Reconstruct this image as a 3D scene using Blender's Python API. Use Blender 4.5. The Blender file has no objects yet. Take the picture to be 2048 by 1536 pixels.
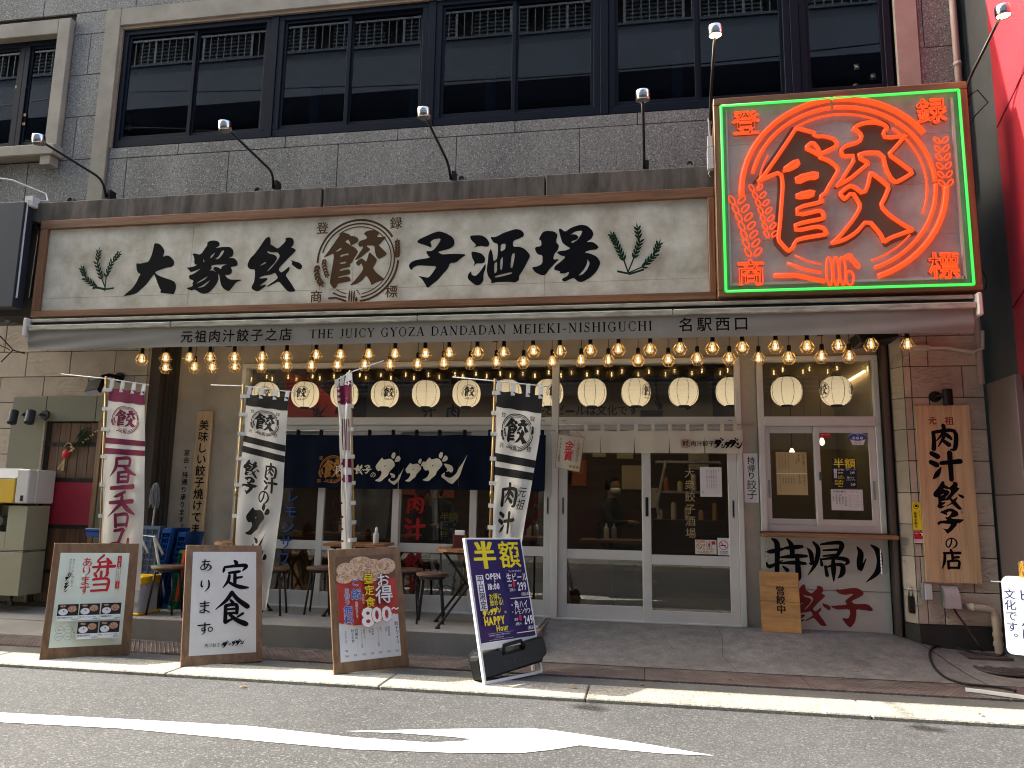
import bpy, bmesh, math, random
import numpy as np
from mathutils import Vector, Matrix
random.seed(7)
PI = math.pi
sc = bpy.context.scene
COL = sc.collection

# ------------------------------------------------------------------ camera
FPX, CX, CY = 1520.0, 1024.0, 768.0
CAM = Vector((0.909, -7.9, 1.331))
AX = Vector((0.98591695, 0.00900882, 0.16699284))    # world X seen in camera axes
AY = Vector((0.1663541, -0.15522418, -0.97377193))
AZ = Vector((0.01714879, 0.98783819, -0.15453681))
cd = bpy.data.cameras.new('camera'); cam = bpy.data.objects.new('camera', cd); COL.objects.link(cam)
cd.sensor_fit = 'HORIZONTAL'; cd.sensor_width = 36.0; cd.lens = 36.0 * FPX / 2048.0
cd.clip_start = 0.05; cd.clip_end = 500
R3 = Matrix((AX, AY, AZ))
m4 = R3.to_4x4(); m4.translation = CAM
cam.matrix_world = m4
sc.camera = cam

def P(px, py, y=None, z=None, x=None):
    """point of the photograph's line of sight on a plane"""
    r = R3 @ Vector((px - CX, -(py - CY), -FPX))
    if y is not None: t = (y - CAM.y) / r.y
    elif z is not None: t = (z - CAM.z) / r.z
    else: t = (x - CAM.x) / r.x
    return CAM + r * t

# ------------------------------------------------------------------ light
SUN = Vector((1.16, -0.22, -1.0)).normalized()
w = bpy.data.worlds.new('World'); sc.world = w; w.use_nodes = True
nt = w.node_tree; nt.nodes.clear()
sky = nt.nodes.new('ShaderNodeTexSky'); sky.sky_type = 'NISHITA'; sky.sun_disc = False
sky.sun_elevation = math.asin(-SUN.z); sky.sun_rotation = math.atan2(-SUN.x, -SUN.y)
sky.air_density = 1.0; sky.dust_density = 3.0; sky.ozone_density = .4
bg = nt.nodes.new('ShaderNodeBackground'); bg.inputs[1].default_value = 0.15
wo = nt.nodes.new('ShaderNodeOutputWorld')
tint = nt.nodes.new('ShaderNodeMix'); tint.data_type = 'RGBA'; tint.blend_type = 'MULTIPLY'; tint.inputs['Factor'].default_value = 1
tint.inputs['B'].default_value = (1.06, 1.03, .89, 1)      # thin winter haze: a paler, warmer sky
nt.links.new(sky.outputs[0], tint.inputs['A']); nt.links.new(tint.outputs['Result'], bg.inputs[0]); nt.links.new(bg.outputs[0], wo.inputs[0])
sd = bpy.data.lights.new('sun', 'SUN'); sd.energy = 2.1; sd.angle = math.radians(0.5); sd.color = (1.0, 0.95, 0.87)
so = bpy.data.objects.new('sun', sd); COL.objects.link(so)
so.rotation_euler = SUN.to_track_quat('-Z', 'Y').to_euler(); so.location = (-10, 5, 18)
sc.view_settings.view_transform = 'Standard'; sc.view_settings.look = 'None'
sc.view_settings.gamma = 1; sc.view_settings.use_curve_mapping = False
sc.view_settings.exposure = 2.62
sc.cycles.use_denoising = True; sc.cycles.filter_width = 1.1
sc.cycles.max_bounces = 8; sc.cycles.transparent_max_bounces = 24
sc.cycles.sample_clamp_indirect = 6
sc.cycles.caustics_reflective = False; sc.cycles.caustics_refractive = False

# ------------------------------------------------------------------ materials
MATS = {}
def nd(t, n): return t.nodes.new('ShaderNode' + n)
def M(name, col=None, rough=.6, metal=0., var=.0, scale=6., bump=0., bscale=60., emis=0., ecol=None, spec=.5,
      stretch=None, col2=None, detail=4., speck=None, trans=0., coat=0., alpha=None):
    if name in MATS: return MATS[name]
    m = bpy.data.materials.new(name); m.use_nodes = True; t = m.node_tree
    b = t.nodes['Principled BSDF']
    c4 = (*col, 1)
    b.inputs['Base Color'].default_value = c4; b.inputs['Roughness'].default_value = rough
    b.inputs['Metallic'].default_value = metal; b.inputs['Specular IOR Level'].default_value = spec
    if coat: b.inputs['Coat Weight'].default_value = coat; b.inputs['Coat Roughness'].default_value = .12
    if emis:
        b.inputs['Emission Color'].default_value = (*(ecol or col), 1); b.inputs['Emission Strength'].default_value = emis
    tc = nd(t, 'TexCoord'); mp = nd(t, 'Mapping'); t.links.new(tc.outputs['Object'], mp.inputs[0])
    if stretch: mp.inputs['Scale'].default_value = stretch
    last = None
    if var or col2:
        n = nd(t, 'TexNoise'); n.inputs['Scale'].default_value = scale; n.inputs['Detail'].default_value = detail
        n.inputs['Roughness'].default_value = .62
        t.links.new(mp.outputs[0], n.inputs['Vector'])
        r = nd(t, 'ValToRGB'); r.color_ramp.elements[0].position = .33; r.color_ramp.elements[1].position = .67
        if col2: ca, cb = col, col2
        else: ca = tuple(x * (1 - var) for x in col); cb = tuple(min(1, x * (1 + var)) for x in col)
        r.color_ramp.elements[0].color = (*ca, 1); r.color_ramp.elements[1].color = (*cb, 1)
        t.links.new(n.outputs['Fac'], r.inputs[0]); last = r.outputs[0]
        # a little roughness variation comes with it
        mr = nd(t, 'MapRange'); mr.inputs[3].default_value = max(0, rough - .1); mr.inputs[4].default_value = min(1, rough + .1)
        t.links.new(n.outputs['Fac'], mr.inputs[0]); t.links.new(mr.outputs[0], b.inputs['Roughness'])
    if speck:                                   # (scale, colour, threshold, colour_dark)
        s_, cs, th = speck[:3]
        v = nd(t, 'TexNoise'); v.inputs['Scale'].default_value = s_; v.inputs['Detail'].default_value = 1.5
        t.links.new(tc.outputs['Object'], v.inputs['Vector'])
        r2 = nd(t, 'ValToRGB'); r2.color_ramp.elements[0].position = th; r2.color_ramp.elements[1].position = th + .07
        t.links.new(v.outputs['Fac'], r2.inputs[0])
        mx = nd(t, 'Mix'); mx.data_type = 'RGBA'
        t.links.new(r2.outputs[0], mx.inputs['Factor'])
        if last: t.links.new(last, mx.inputs['A'])
        else: mx.inputs['A'].default_value = c4
        mx.inputs['B'].default_value = (*cs, 1); last = mx.outputs['Result']
        if len(speck) > 3:
            r3 = nd(t, 'ValToRGB'); r3.color_ramp.elements[0].position = 1 - th - .07; r3.color_ramp.elements[1].position = 1 - th
            r3.color_ramp.elements[0].color = (1, 1, 1, 1); r3.color_ramp.elements[1].color = (0, 0, 0, 1)
            t.links.new(v.outputs['Fac'], r3.inputs[0])
            mx2 = nd(t, 'Mix'); mx2.data_type = 'RGBA'
            t.links.new(r3.outputs[0], mx2.inputs['Factor']); t.links.new(last, mx2.inputs['A'])
            mx2.inputs['B'].default_value = (*speck[3], 1); last = mx2.outputs['Result']
    if last: t.links.new(last, b.inputs['Base Color'])
    if bump:
        n2 = nd(t, 'TexNoise'); n2.inputs['Scale'].default_value = bscale; n2.inputs['Detail'].default_value = 3
        t.links.new(mp.outputs[0], n2.inputs['Vector'])
        bp = nd(t, 'Bump'); bp.inputs['Strength'].default_value = bump; bp.inputs['Distance'].default_value = .01
        t.links.new(n2.outputs['Fac'], bp.inputs['Height']); t.links.new(bp.outputs[0], b.inputs['Normal'])
    if trans:
        out = t.nodes['Material Output']; tr = nd(t, 'BsdfTranslucent'); tr.inputs[0].default_value = c4
        if last: t.links.new(last, tr.inputs[0])
        ms = nd(t, 'MixShader'); ms.inputs[0].default_value = trans
        t.links.new(b.outputs[0], ms.inputs[1]); t.links.new(tr.outputs[0], ms.inputs[2]); t.links.new(ms.outputs[0], out.inputs[0])
    MATS[name] = m; return m

def glass(name, tint=(.9, .93, .92), r0=.04, dirt=.0):
    """thin pane: clear see-through with a Fresnel mirror on both faces"""
    m = bpy.data.materials.new(name); m.use_nodes = True; t = m.node_tree; t.nodes.clear()
    tr = nd(t, 'BsdfTransparent'); tr.inputs[0].default_value = (*tint, 1)
    gl = nd(t, 'BsdfGlossy'); gl.inputs['Roughness'].default_value = 0.0; gl.inputs[0].default_value = (1, 1, 1, 1)
    fr = nd(t, 'LayerWeight'); fr.inputs[0].default_value = .5
    pw = nd(t, 'Math'); pw.operation = 'POWER'; pw.inputs[1].default_value = 4.0
    t.links.new(fr.outputs['Facing'], pw.inputs[0])
    mr = nd(t, 'MapRange'); mr.inputs[3].default_value = r0; mr.inputs[4].default_value = 1.0
    t.links.new(pw.outputs[0], mr.inputs[0])
    ms = nd(t, 'MixShader'); out = nd(t, 'OutputMaterial')
    t.links.new(mr.outputs[0], ms.inputs[0]); t.links.new(tr.outputs[0], ms.inputs[1]); t.links.new(gl.outputs[0], ms.inputs[2])
    last = ms.outputs[0]
    if dirt:
        df = nd(t, 'BsdfDiffuse'); df.inputs[0].default_value = (.5, .5, .48, 1)
        m2 = nd(t, 'MixShader'); m2.inputs[0].default_value = dirt
        t.links.new(last, m2.inputs[1]); t.links.new(df.outputs[0], m2.inputs[2]); last = m2.outputs[0]
    t.links.new(last, out.inputs[0]); MATS[name] = m; return m

def flat(name, col, rough=.55, spec=.25, **k): return M(name, col, rough, spec=spec, **k)

def slate(name, col, lines=1.0):
    """split-faced tan tile: wandering ripples and grain"""
    m = M(name, col, .78, var=.16, scale=2.3, bump=0)
    t = m.node_tree; b = t.nodes['Principled BSDF']
    tc = nd(t, 'TexCoord'); mp = nd(t, 'Mapping'); mp.inputs['Rotation'].default_value = (0, .45, 0); mp.inputs['Scale'].default_value = (1.6, 1, 7)
    t.links.new(tc.outputs['Object'], mp.inputs[0])
    n = nd(t, 'TexNoise'); n.inputs['Scale'].default_value = 1.5; n.inputs['Detail'].default_value = 6; n.inputs['Distortion'].default_value = .9
    t.links.new(mp.outputs[0], n.inputs['Vector'])
    # terraces: sharp little steps where the noise crosses levels
    ml = nd(t, 'Math'); ml.operation = 'MULTIPLY'; ml.inputs[1].default_value = 9.0
    fr = nd(t, 'Math'); fr.operation = 'FRACT'
    t.links.new(n.outputs['Fac'], ml.inputs[0]); t.links.new(ml.outputs[0], fr.inputs[0])
    pw = nd(t, 'Math'); pw.operation = 'POWER'; pw.inputs[1].default_value = 8
    t.links.new(fr.outputs[0], pw.inputs[0])
    g = nd(t, 'TexNoise'); g.inputs['Scale'].default_value = 2.2
    t.links.new(tc.outputs['Object'], g.inputs['Vector'])
    mk = nd(t, 'MapRange'); mk.inputs[1].default_value = .42; mk.inputs[2].default_value = .6; t.links.new(g.outputs['Fac'], mk.inputs[0])
    mm = nd(t, 'Math'); mm.operation = 'MULTIPLY'; t.links.new(pw.outputs[0], mm.inputs[0]); t.links.new(mk.outputs[0], mm.inputs[1])
    g2 = nd(t, 'TexNoise'); g2.inputs['Scale'].default_value = 90; t.links.new(tc.outputs['Object'], g2.inputs['Vector'])
    ad = nd(t, 'Math'); ad.operation = 'MULTIPLY_ADD'; ad.inputs[1].default_value = .25
    t.links.new(g2.outputs['Fac'], ad.inputs[0]); t.links.new(mm.outputs[0], ad.inputs[2])
    bp = nd(t, 'Bump'); bp.inputs['Strength'].default_value = .8 * lines; bp.inputs['Distance'].default_value = .012
    t.links.new(ad.outputs[0], bp.inputs['Height']); t.links.new(bp.outputs[0], b.inputs['Normal'])
    return m

def wood(name, c1, c2, axis='z', rough=.5, scale=5., knots=False):
    m = M(name, c1, rough)
    t = m.node_tree; b = t.nodes['Principled BSDF']
    tc = nd(t, 'TexCoord'); mp = nd(t, 'Mapping')
    s = {'z': (1, 1, .06), 'x': (.06, 1, 1), 'y': (1, .06, 1)}[axis]
    mp.inputs['Scale'].default_value = s; t.links.new(tc.outputs['Object'], mp.inputs[0])
    n = nd(t, 'TexNoise'); n.inputs['Scale'].default_value = scale * 4; n.inputs['Detail'].default_value = 6; n.inputs['Distortion'].default_value = .6
    t.links.new(mp.outputs[0], n.inputs['Vector'])
    n3 = nd(t, 'TexNoise'); n3.inputs['Scale'].default_value = scale * 22; n3.inputs['Detail'].default_value = 3
    t.links.new(mp.outputs[0], n3.inputs['Vector'])
    av = nd(t, 'Math'); av.operation = 'MULTIPLY_ADD'; av.inputs[1].default_value = .35
    t.links.new(n3.outputs['Fac'], av.inputs[0]); 
    sb = nd(t, 'Math'); sb.operation = 'SUBTRACT'; sb.inputs[1].default_value = .17
    t.links.new(n.outputs['Fac'], sb.inputs[0]); t.links.new(sb.outputs[0], av.inputs[2])
    r = nd(t, 'ValToRGB'); e = r.color_ramp.elements; e[0].position = .35; e[1].position = .68
    e[0].color = (*c2, 1); e[1].color = (*c1, 1)
    t.links.new(av.outputs[0], r.inputs[0]); last = r.outputs[0]
    if knots:
        v = nd(t, 'TexVoronoi'); v.inputs['Scale'].default_value = 3.1
        mp2 = nd(t, 'Mapping'); mp2.inputs['Scale'].default_value = (1.5, 1.5, 1.0); t.links.new(tc.outputs['Object'], mp2.inputs[0]); t.links.new(mp2.outputs[0], v.inputs['Vector'])
        kr = nd(t, 'ValToRGB'); kr.color_ramp.elements[0].position = .025; kr.color_ramp.elements[1].position = .06
        kr.color_ramp.elements[0].color = (1, 1, 1, 1); kr.color_ramp.elements[1].color = (0, 0, 0, 1)
        t.links.new(v.outputs['Distance'], kr.inputs[0])
        mx = nd(t, 'Mix'); mx.data_type = 'RGBA'; t.links.new(kr.outputs[0], mx.inputs['Factor']); t.links.new(last, mx.inputs['A'])
        mx.inputs['B'].default_value = (.09, .035, .012, 1); last = mx.outputs['Result']
    t.links.new(last, b.inputs['Base Color'])
    bp = nd(t, 'Bump'); bp.inputs['Strength'].default_value = .12; bp.inputs['Distance'].default_value = .004
    t.links.new(av.outputs[0], bp.inputs['Height']); t.links.new(bp.outputs[0], b.inputs['Normal'])
    return m

# ------------------------------------------------------------------ geometry helpers
class MB:
    def __init__(s): s.v = []; s.f = []; s.mi = []
    def add(s, vs, fs, mi=0):
        n = len(s.v); s.v += [tuple(p) for p in vs]; s.f += [tuple(i + n for i in f) for f in fs]; s.mi += [mi] * len(fs); return s
    def box(s, x0, x1, y0, y1, z0, z1, mi=0):
        x0, x1 = min(x0, x1), max(x0, x1); y0, y1 = min(y0, y1), max(y0, y1); z0, z1 = min(z0, z1), max(z0, z1)
        v = [(x0, y0, z0), (x1, y0, z0), (x1, y1, z0), (x0, y1, z0), (x0, y0, z1), (x1, y0, z1), (x1, y1, z1), (x0, y1, z1)]
        return s.add(v, [(0, 3, 2, 1), (4, 5, 6, 7), (0, 1, 5, 4), (1, 2, 6, 5), (2, 3, 7, 6), (3, 0, 4, 7)], mi)
    def obox(s, o, a, b, c, mi=0):
        """box from corner o along three edge vectors"""
        o, a, b, c = map(Vector, (o, a, b, c))
        v = [o, o + a, o + a + b, o + b, o + c, o + a + c, o + a + b + c, o + b + c]
        fs = [(0, 3, 2, 1), (4, 5, 6, 7), (0, 1, 5, 4), (1, 2, 6, 5), (2, 3, 7, 6), (3, 0, 4, 7)]
        if a.cross(b).dot(c) < 0: fs = [tuple(reversed(f)) for f in fs]
        return s.add(v, fs, mi)
    def tube(s, path, r, n=8, closed=False, mi=0, caps=True):
        path = [Vector(p) for p in path]; k = len(path)
        rs = r if isinstance(r, (list, tuple)) else [r] * k
        rings = []; up = None
        for i in range(k):
            if closed: d = path[(i + 1) % k] - path[i - 1]
            else: d = path[min(i + 1, k - 1)] - path[max(i - 1, 0)]
            if d.length < 1e-9: d = Vector((0, 0, 1))
            d.normalize()
            if up is None:
                up = d.orthogonal().normalized()
            up = (up - d * up.dot(d))
            if up.length < 1e-6: up = d.orthogonal()
            up.normalize(); w_ = d.cross(up)
            rings.append([path[i] + (up * math.cos(2 * PI * j / n) + w_ * math.sin(2 * PI * j / n)) * rs[i] for j in range(n)])
        vs = [p for rg in rings for p in rg]; fs = []
        for i in range(k if closed else k - 1):
            a = i * n; b = ((i + 1) % k) * n
            for j in range(n): fs.append((a + j, a + (j + 1) % n, b + (j + 1) % n, b + j))
        if caps and not closed:
            fs.append(tuple(reversed(range(n)))); fs.append(tuple((k - 1) * n + j for j in range(n)))
        return s.add(vs, fs, mi)
    def cyl(s, p0, p1, r0, r1=None, n=16, mi=0): return s.tube([p0, p1], [r0, r1 if r1 is not None else r0], n, mi=mi)
    def lathe(s, prof, c, n=20, mi=0, axis='z'):
        vs = []; fs = []
        for (r, h) in prof:
            for j in range(n):
                a = 2 * PI * j / n; u, v_ = r * math.cos(a), r * math.sin(a)
                p = {'z': (u, v_, h), 'y': (u, h, v_), 'x': (h, u, v_)}[axis]
                vs.append((c[0] + p[0], c[1] + p[1], c[2] + p[2]))
        for i in range(len(prof) - 1):
            for j in range(n):
                f = (i * n + j, i * n + (j + 1) % n, (i + 1) * n + (j + 1) % n, (i + 1) * n + j)
                fs.append(f if axis != 'y' else tuple(reversed(f)))
        if prof[0][0] > 1e-5: fs.append(tuple(reversed(range(n))))
        if prof[-1][0] > 1e-5: fs.append(tuple((len(prof) - 1) * n + j for j in range(n)))
        return s.add(vs, fs, mi)
    def grid(s, fn, nu, nv, mi=0):
        vs = [fn(i / nu, j / nv) for j in range(nv + 1) for i in range(nu + 1)]
        fs = [(j * (nu + 1) + i, j * (nu + 1) + i + 1, (j + 1) * (nu + 1) + i + 1, (j + 1) * (nu + 1) + i) for j in range(nv) for i in range(nu)]
        return s.add(vs, fs, mi)
    def prism(s, poly, y0, y1, mi=0):
        """polygon of (x, z) pushed from y0 to y1"""
        n = len(poly); vs = [(x, y0, z) for x, z in poly] + [(x, y1, z) for x, z in poly]
        fs = [tuple(range(n)), tuple(reversed(range(n, 2 * n)))] + [(i, i + n, (i + 1) % n + n, (i + 1) % n) for i in range(n)]
        return s.add(vs, fs, mi)

def ob(name, mb, mats, parent=None, smooth=False, bevel=0., kind=None):
    if not isinstance(mats, (list, tuple)): mats = [mats]
    me = bpy.data.meshes.new(name)
    off = Vector((0, 0, 0))
    q = parent
    while q is not None: off += q.location; q = q.parent
    me.from_pydata([(p[0] - off.x, p[1] - off.y, p[2] - off.z) for p in mb.v], [], mb.f)
    for m in mats: me.materials.append(m)
    me.polygons.foreach_set('material_index', mb.mi)
    if smooth: me.polygons.foreach_set('use_smooth', [True] * len(me.polygons))
    me.update()
    o = bpy.data.objects.new(name, me); COL.objects.link(o)
    if parent is not None: o.parent = parent
    if bevel:
        bm = bmesh.new(); bm.from_mesh(me); bmesh.ops.recalc_face_normals(bm, faces=bm.faces)
        bmesh.ops.bevel(bm, geom=bm.edges[:], offset=bevel, segments=1, affect='EDGES', clamp_overlap=True)
        bm.to_mesh(me); bm.free()
    elif not kind or kind != 'print':
        bm = bmesh.new(); bm.from_mesh(me); bmesh.ops.recalc_face_normals(bm, faces=bm.faces); bm.to_mesh(me); bm.free()
    return o

def thing(name, label, cat, loc=(0, 0, 0), group=None):
    o = bpy.data.objects.new(name, None); COL.objects.link(o); o.location = loc
    o.empty_display_size = .1
    o['label'] = label; o['category'] = cat
    if group: o['group'] = group
    return o
def tag(o, label, cat, group=None):
    o['label'] = label; o['category'] = cat
    if group: o['group'] = group
    return o
def struct(name, mb, mats, parent=None, **k):
    o = ob(name, mb, mats, parent, **k)
    if parent is None: o['kind'] = 'structure'
    return o
def lbl(o, s): o['label'] = s; return o

def kids(o): return [c for c in bpy.data.objects if c.parent == o]
def dup(root, delta, label=None, group=None, allkids=None):
    r = root.copy(); COL.objects.link(r); r.location = root.location + Vector(delta)
    if label: r['label'] = label
    if group: r['group'] = group
    for c in (allkids if allkids is not None else kids(root)):
        d = c.copy(); COL.objects.link(d); d.parent = r
        for g in kids(c):
            e = g.copy(); COL.objects.link(e); e.parent = d
    return r

# ------------------------------------------------------------------ flat print: lettering and marks
_cc = bpy.data.curves.new('type', 'FONT'); _co = bpy.data.objects.new('type', _cc); COL.objects.link(_co)
_cache = {}
def glyph_tris(ch, bold):
    k = (ch, bold)
    if k not in _cache:
        _cc.body = ch; _cc.offset = bold; _cc.resolution_u = 2
        bpy.context.view_layer.update()
        me = _co.to_mesh()
        vs = [(v.co.x, v.co.y) for v in me.vertices]; fs = [tuple(p.vertices) for p in me.polygons]
        adv = max([v[0] for v in vs], default=.3)
        _co.to_mesh_clear()
        _cache[k] = (vs, fs, adv)
    return _cache[k]

_pc = bpy.data.curves.new('outline', 'CURVE'); _pc.dimensions = '2D'; _pc.fill_mode = 'BOTH'
_po = bpy.data.objects.new('outline', _pc); COL.objects.link(_po)
def chaikin(l):
    o = []
    for i in range(len(l)):
        a, b = l[i], l[(i + 1) % len(l)]
        o += [(a[0] * .8 + b[0] * .2, a[1] * .8 + b[1] * .2), (a[0] * .2 + b[0] * .8, a[1] * .2 + b[1] * .8)]
    return o
def fill(loops):
    _pc.splines.clear()
    for l in loops:
        sp = _pc.splines.new('POLY'); sp.points.add(len(l) - 1)
        for i, (x, y) in enumerate(l): sp.points[i].co = (x, y, 0, 1)
        sp.use_cyclic_u = True
    bpy.context.view_layer.update()
    me = _po.to_mesh()
    vs = [(v.co.x, v.co.y) for v in me.vertices]; fs = [tuple(p.vertices) for p in me.polygons]
    _po.to_mesh_clear(); return vs, fs

GL={
'dai':[[8,500,74,496,130,472,187,415,234,349,225,292,206,226,262,251,319,251,385,208,436,151,455,94,436,47,394,25,319,19,206,-9,74,-57,102,-94,187,-142,319,-189,432,-226,498,-264,530,-330,530,-406,498,-496,432,-485,319,-472,215,-457,234,-409,206,-377,149,-274,102,-170,64,-94,17,-160,-77,-292,-172,-377,-247,-443,-323,-472,-436,-491,-530,-500,-455,-434,-360,-358,-285,-245,-247,-142,-213,-85,-266,-66,-304,-9,-326,104,-313,126,-247,113,-153,132,-77,145,-30,255,-6,368]],
'shu':[[-178,463,-123,496,-40,500,33,482,73,436,70,390,-13,350,106,368,272,368,345,307,363,243,336,179,262,155,382,151,437,96,459,41,446,5,382,-10,317,-14,354,-69,354,-124,317,-157,253,-161,217,-151,272,-216,345,-252,538,-256,550,-271,464,-293,400,-372,345,-445,308,-463,217,-417,161,-344,134,-252,116,-161,88,-133,103,-234,79,-307,24,-390,-59,-472,-150,-500,-224,-482,-352,-408,-407,-432,-527,-381,-417,-359,-380,-322,-407,-307,-380,-243,-462,-216,-490,-146,-389,-115,-242,-14,-389,-69,-462,-83,-499,-32,-550,5,-426,14,-334,50,-389,60,-407,115,-398,142,-426,225,-459,261,-407,271,-316,243,-270,261,-224,335,-169,417],[-224,161,-196,100,-224,100],[-95,161,-77,216,-4,271,-13,243,-59,179],[6,148,70,188,125,298,176,302,143,225,88,161,51,140],[-68,14,-22,38,253,38,198,23,152,5,134,-50,88,-14,6,1,-22,-41,51,-106,24,-87,-22,-60,-86,-69,-40,-23],[-334,-307,-261,-252,-95,-161,-169,-234,-279,-289],[-306,-381,-224,-353,-150,-307,-50,-238,-105,-307,-169,-362,-224,-377]],
'gyo':[[-211,468,-167,500,-132,500,-106,451,-106,363,-53,336,35,278,88,319,176,407,167,468,246,477,308,451,331,389,317,327,282,292,335,275,379,239,352,204,246,99,158,11,70,-95,132,-157,194,-113,273,-46,282,-77,273,-130,211,-197,264,-271,352,-386,419,-491,370,-500,282,-500,194,-412,97,-306,18,-342,-70,-391,-132,-398,-53,-342,18,-298,79,-245,53,-201,18,-148,-53,-183,-158,-192,-246,-218,-276,-245,-194,-245,-123,-236,-114,-271,-194,-333,-255,-380,-176,-363,-114,-354,-176,-412,-264,-474,-326,-465,-387,-433,-405,-394,-361,-306,-352,-201,-361,-77,-440,-77,-493,-42,-511,11,-475,116,-387,204,-299,327],[-167,248,-88,222,0,213,39,213,88,151,53,72,-53,-60,-141,-139,-88,-60,0,28,39,99,18,151,-35,178,-123,195],[-278,-21,-229,19,-158,55,-176,19,-246,-7],[290,72,370,37,458,11,511,-42,502,-95,458,-113,396,-77,308,-7,326,19]],
'ko':[[-376,328,-337,372,-230,417,-106,470,14,500,142,452,248,381,284,310,275,230,195,177,71,151,0,133,35,106,89,85,230,92,505,74,408,9,319,-66,213,-71,186,-160,89,-266,18,-355,-89,-434,-160,-500,-222,-390,-275,-319,-337,-275,-248,-293,-151,-316,-80,-230,-9,-115,-160,-106,-337,-89,-426,-124,-440,-168,-479,-151,-505,-80,-461,-27,-372,9,-124,35,-177,80,-213,156,-124,151,-71,177,0,266,50,369,-71,363,-142,319,-115,248,-124,213,-213,257,-337,298]],
'sake':[[-538,414,-327,414,-235,359,-176,267,-189,203,-235,194,-327,216,-418,203,-464,166,-409,239,-501,322],[-501,120,-400,106,-308,74,-244,-8,-253,-82,-308,-104,-409,-100,-459,-164,-428,-82,-483,10],[-492,-228,-483,-302,-409,-329,-327,-247,-235,-100,-235,-192,-272,-302,-268,-412,-308,-476,-382,-500,-455,-458,-547,-375,-550,-302],[-171,377,-79,362,77,441,279,500,371,478,429,423,426,359,352,322,242,285,242,175,352,175,453,129,550,10,508,-82,435,-228,352,-357,361,-421,288,-467,187,-449,-33,-449,-134,-467,-125,-421,-189,-339,-217,-228,-198,-63,-189,65,-152,166,-116,65,-97,-82,-33,-27,-24,102,-24,239,-106,267],[26,234,114,239,105,139,22,93],[22,-45,68,10,59,-228,22,-228],[224,47,283,65,242,-210,196,-192],[-79,-357,-15,-324,233,-274,233,-311,-33,-366],[-88,-118,-33,-72,-33,-256,-79,-302]],
'ba':[[-465,269,-394,402,-305,415,-198,397,-141,340,-172,215,-113,144,-145,55,-198,2,-216,-96,-109,-84,-181,-158,-270,-247,-341,-354,-412,-358,-519,-301,-576,-212,-483,-203,-394,-158,-394,-7,-465,2,-510,55,-528,135,-412,153,-421,251],[-127,438,-92,447,-20,379,86,456,246,500,353,473,433,393,460,322,424,242,335,189,442,189,513,135,545,91,504,52,389,46,300,11,407,-12,513,-69,576,-176,513,-319,407,-425,264,-500,193,-482,131,-416,69,-443,-20,-482,-70,-452,-56,-425,33,-381,60,-310,-38,-345,-109,-327,-92,-301,-145,-286,-202,-265,-181,-203,-74,-123,-3,-52,-92,-25,-159,28,-109,52,-3,59,77,91,-20,153,-65,198,-101,322],[60,322,157,384,273,393,255,331,193,233,95,176,90,215,175,233,211,278,175,326,104,336],[202,-390,300,-283,353,-176,353,-105,398,-176,353,-283,282,-363]],
'lg':[[-254,495,-102,439,-114,415,-41,412,26,382,53,333,32,296,-90,241,-29,223,26,174,51,126,14,59,-29,-9,-53,-57,-90,-82,-65,-106,-84,-127,-254,-161,-257,-195,-108,-163,-77,-185,-65,-234,-77,-256,-273,-289,-273,-313,-132,-285,-71,-307,-53,-362,-65,-378,-266,-405,-285,-435,-297,-466,-340,-500,-382,-454,-425,-393,-407,-271,-388,-88,-376,34,-382,120,-449,93,-565,46,-498,132,-413,254,-315,400],[-362,144,-251,221,-245,187,-303,156],[-187,315,-138,357,-102,302,-86,244,-108,266,-145,290],[-260,85,-114,113,-120,77,-181,80,-254,46],[-260,-51,-145,-29,-157,-61,-260,-70],[160,473,221,498,307,500,380,473,407,430,374,394,380,370,538,382,502,333,429,248,404,229,453,187,565,77,496,28,423,-9,380,28,349,107,331,229,234,235,185,229,270,166,221,126,112,34,-10,-24,51,71,148,223,63,215,41,278,75,321,185,351,195,382,166,418,134,437],[252,120,331,46,392,-21,355,-112,325,-163,380,-234,477,-313,545,-362,453,-393,368,-423,313,-460,282,-380,215,-283,148,-368,51,-429,-71,-451,14,-368,112,-246,160,-161,136,-112,118,-70,87,-106,60,-118,16,-57,75,-2,118,16,160,-9,197,-51,221,10,234,71]],
'ko2':[[-392,452,-271,440,-30,488,139,500,283,428,307,343,211,271,-6,163,78,90,404,114,536,-18,500,-71,355,-54,114,-30,127,-163,90,-355,-18,-500,-102,-452,-247,-259,-78,-283,-30,-163,-42,-30,-367,-66,-536,18,-367,42,-102,66,-163,163,-30,271,66,355,-175,307,-343,355]],
'da':[[-436,27,-326,180,-207,325,-147,231,65,282,159,248,219,180,278,61,151,-92,82,-160,31,-296,-88,-381,-207,-491,-326,-500,-453,-457,-292,-381,-190,-219,-241,-109,-326,-151,-411,-75],[-130,19,-50,75,-79,2],[125,384,168,469,219,500,273,452,253,333,219,265,134,308],[239,180,295,325,355,384,423,350,453,265,389,180,304,167]],
'n':[[-362,171,-197,146,-90,97,-41,7,-58,-76,-107,-133,-181,-76,-288,-109,-230,-26,-329,89],[-329,-117,-312,-158,-337,-240,-148,-306,-16,-224,82,-125,132,7,247,155,329,286,436,500,345,253,296,122,247,-43,181,-240,66,-372,-66,-500,-181,-454,-329,-339,-428,-273,-436,-207]],
}
GL2 = {}
def loops_of(k): return [[(l[i] / 1000, l[i + 1] / 1000) for i in range(0, len(l), 2)] for l in GL[k]]
def outline(k):
    if k not in GL2: GL2[k] = fill([chaikin(l) for l in loops_of(k)])
    return GL2[k]

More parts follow.
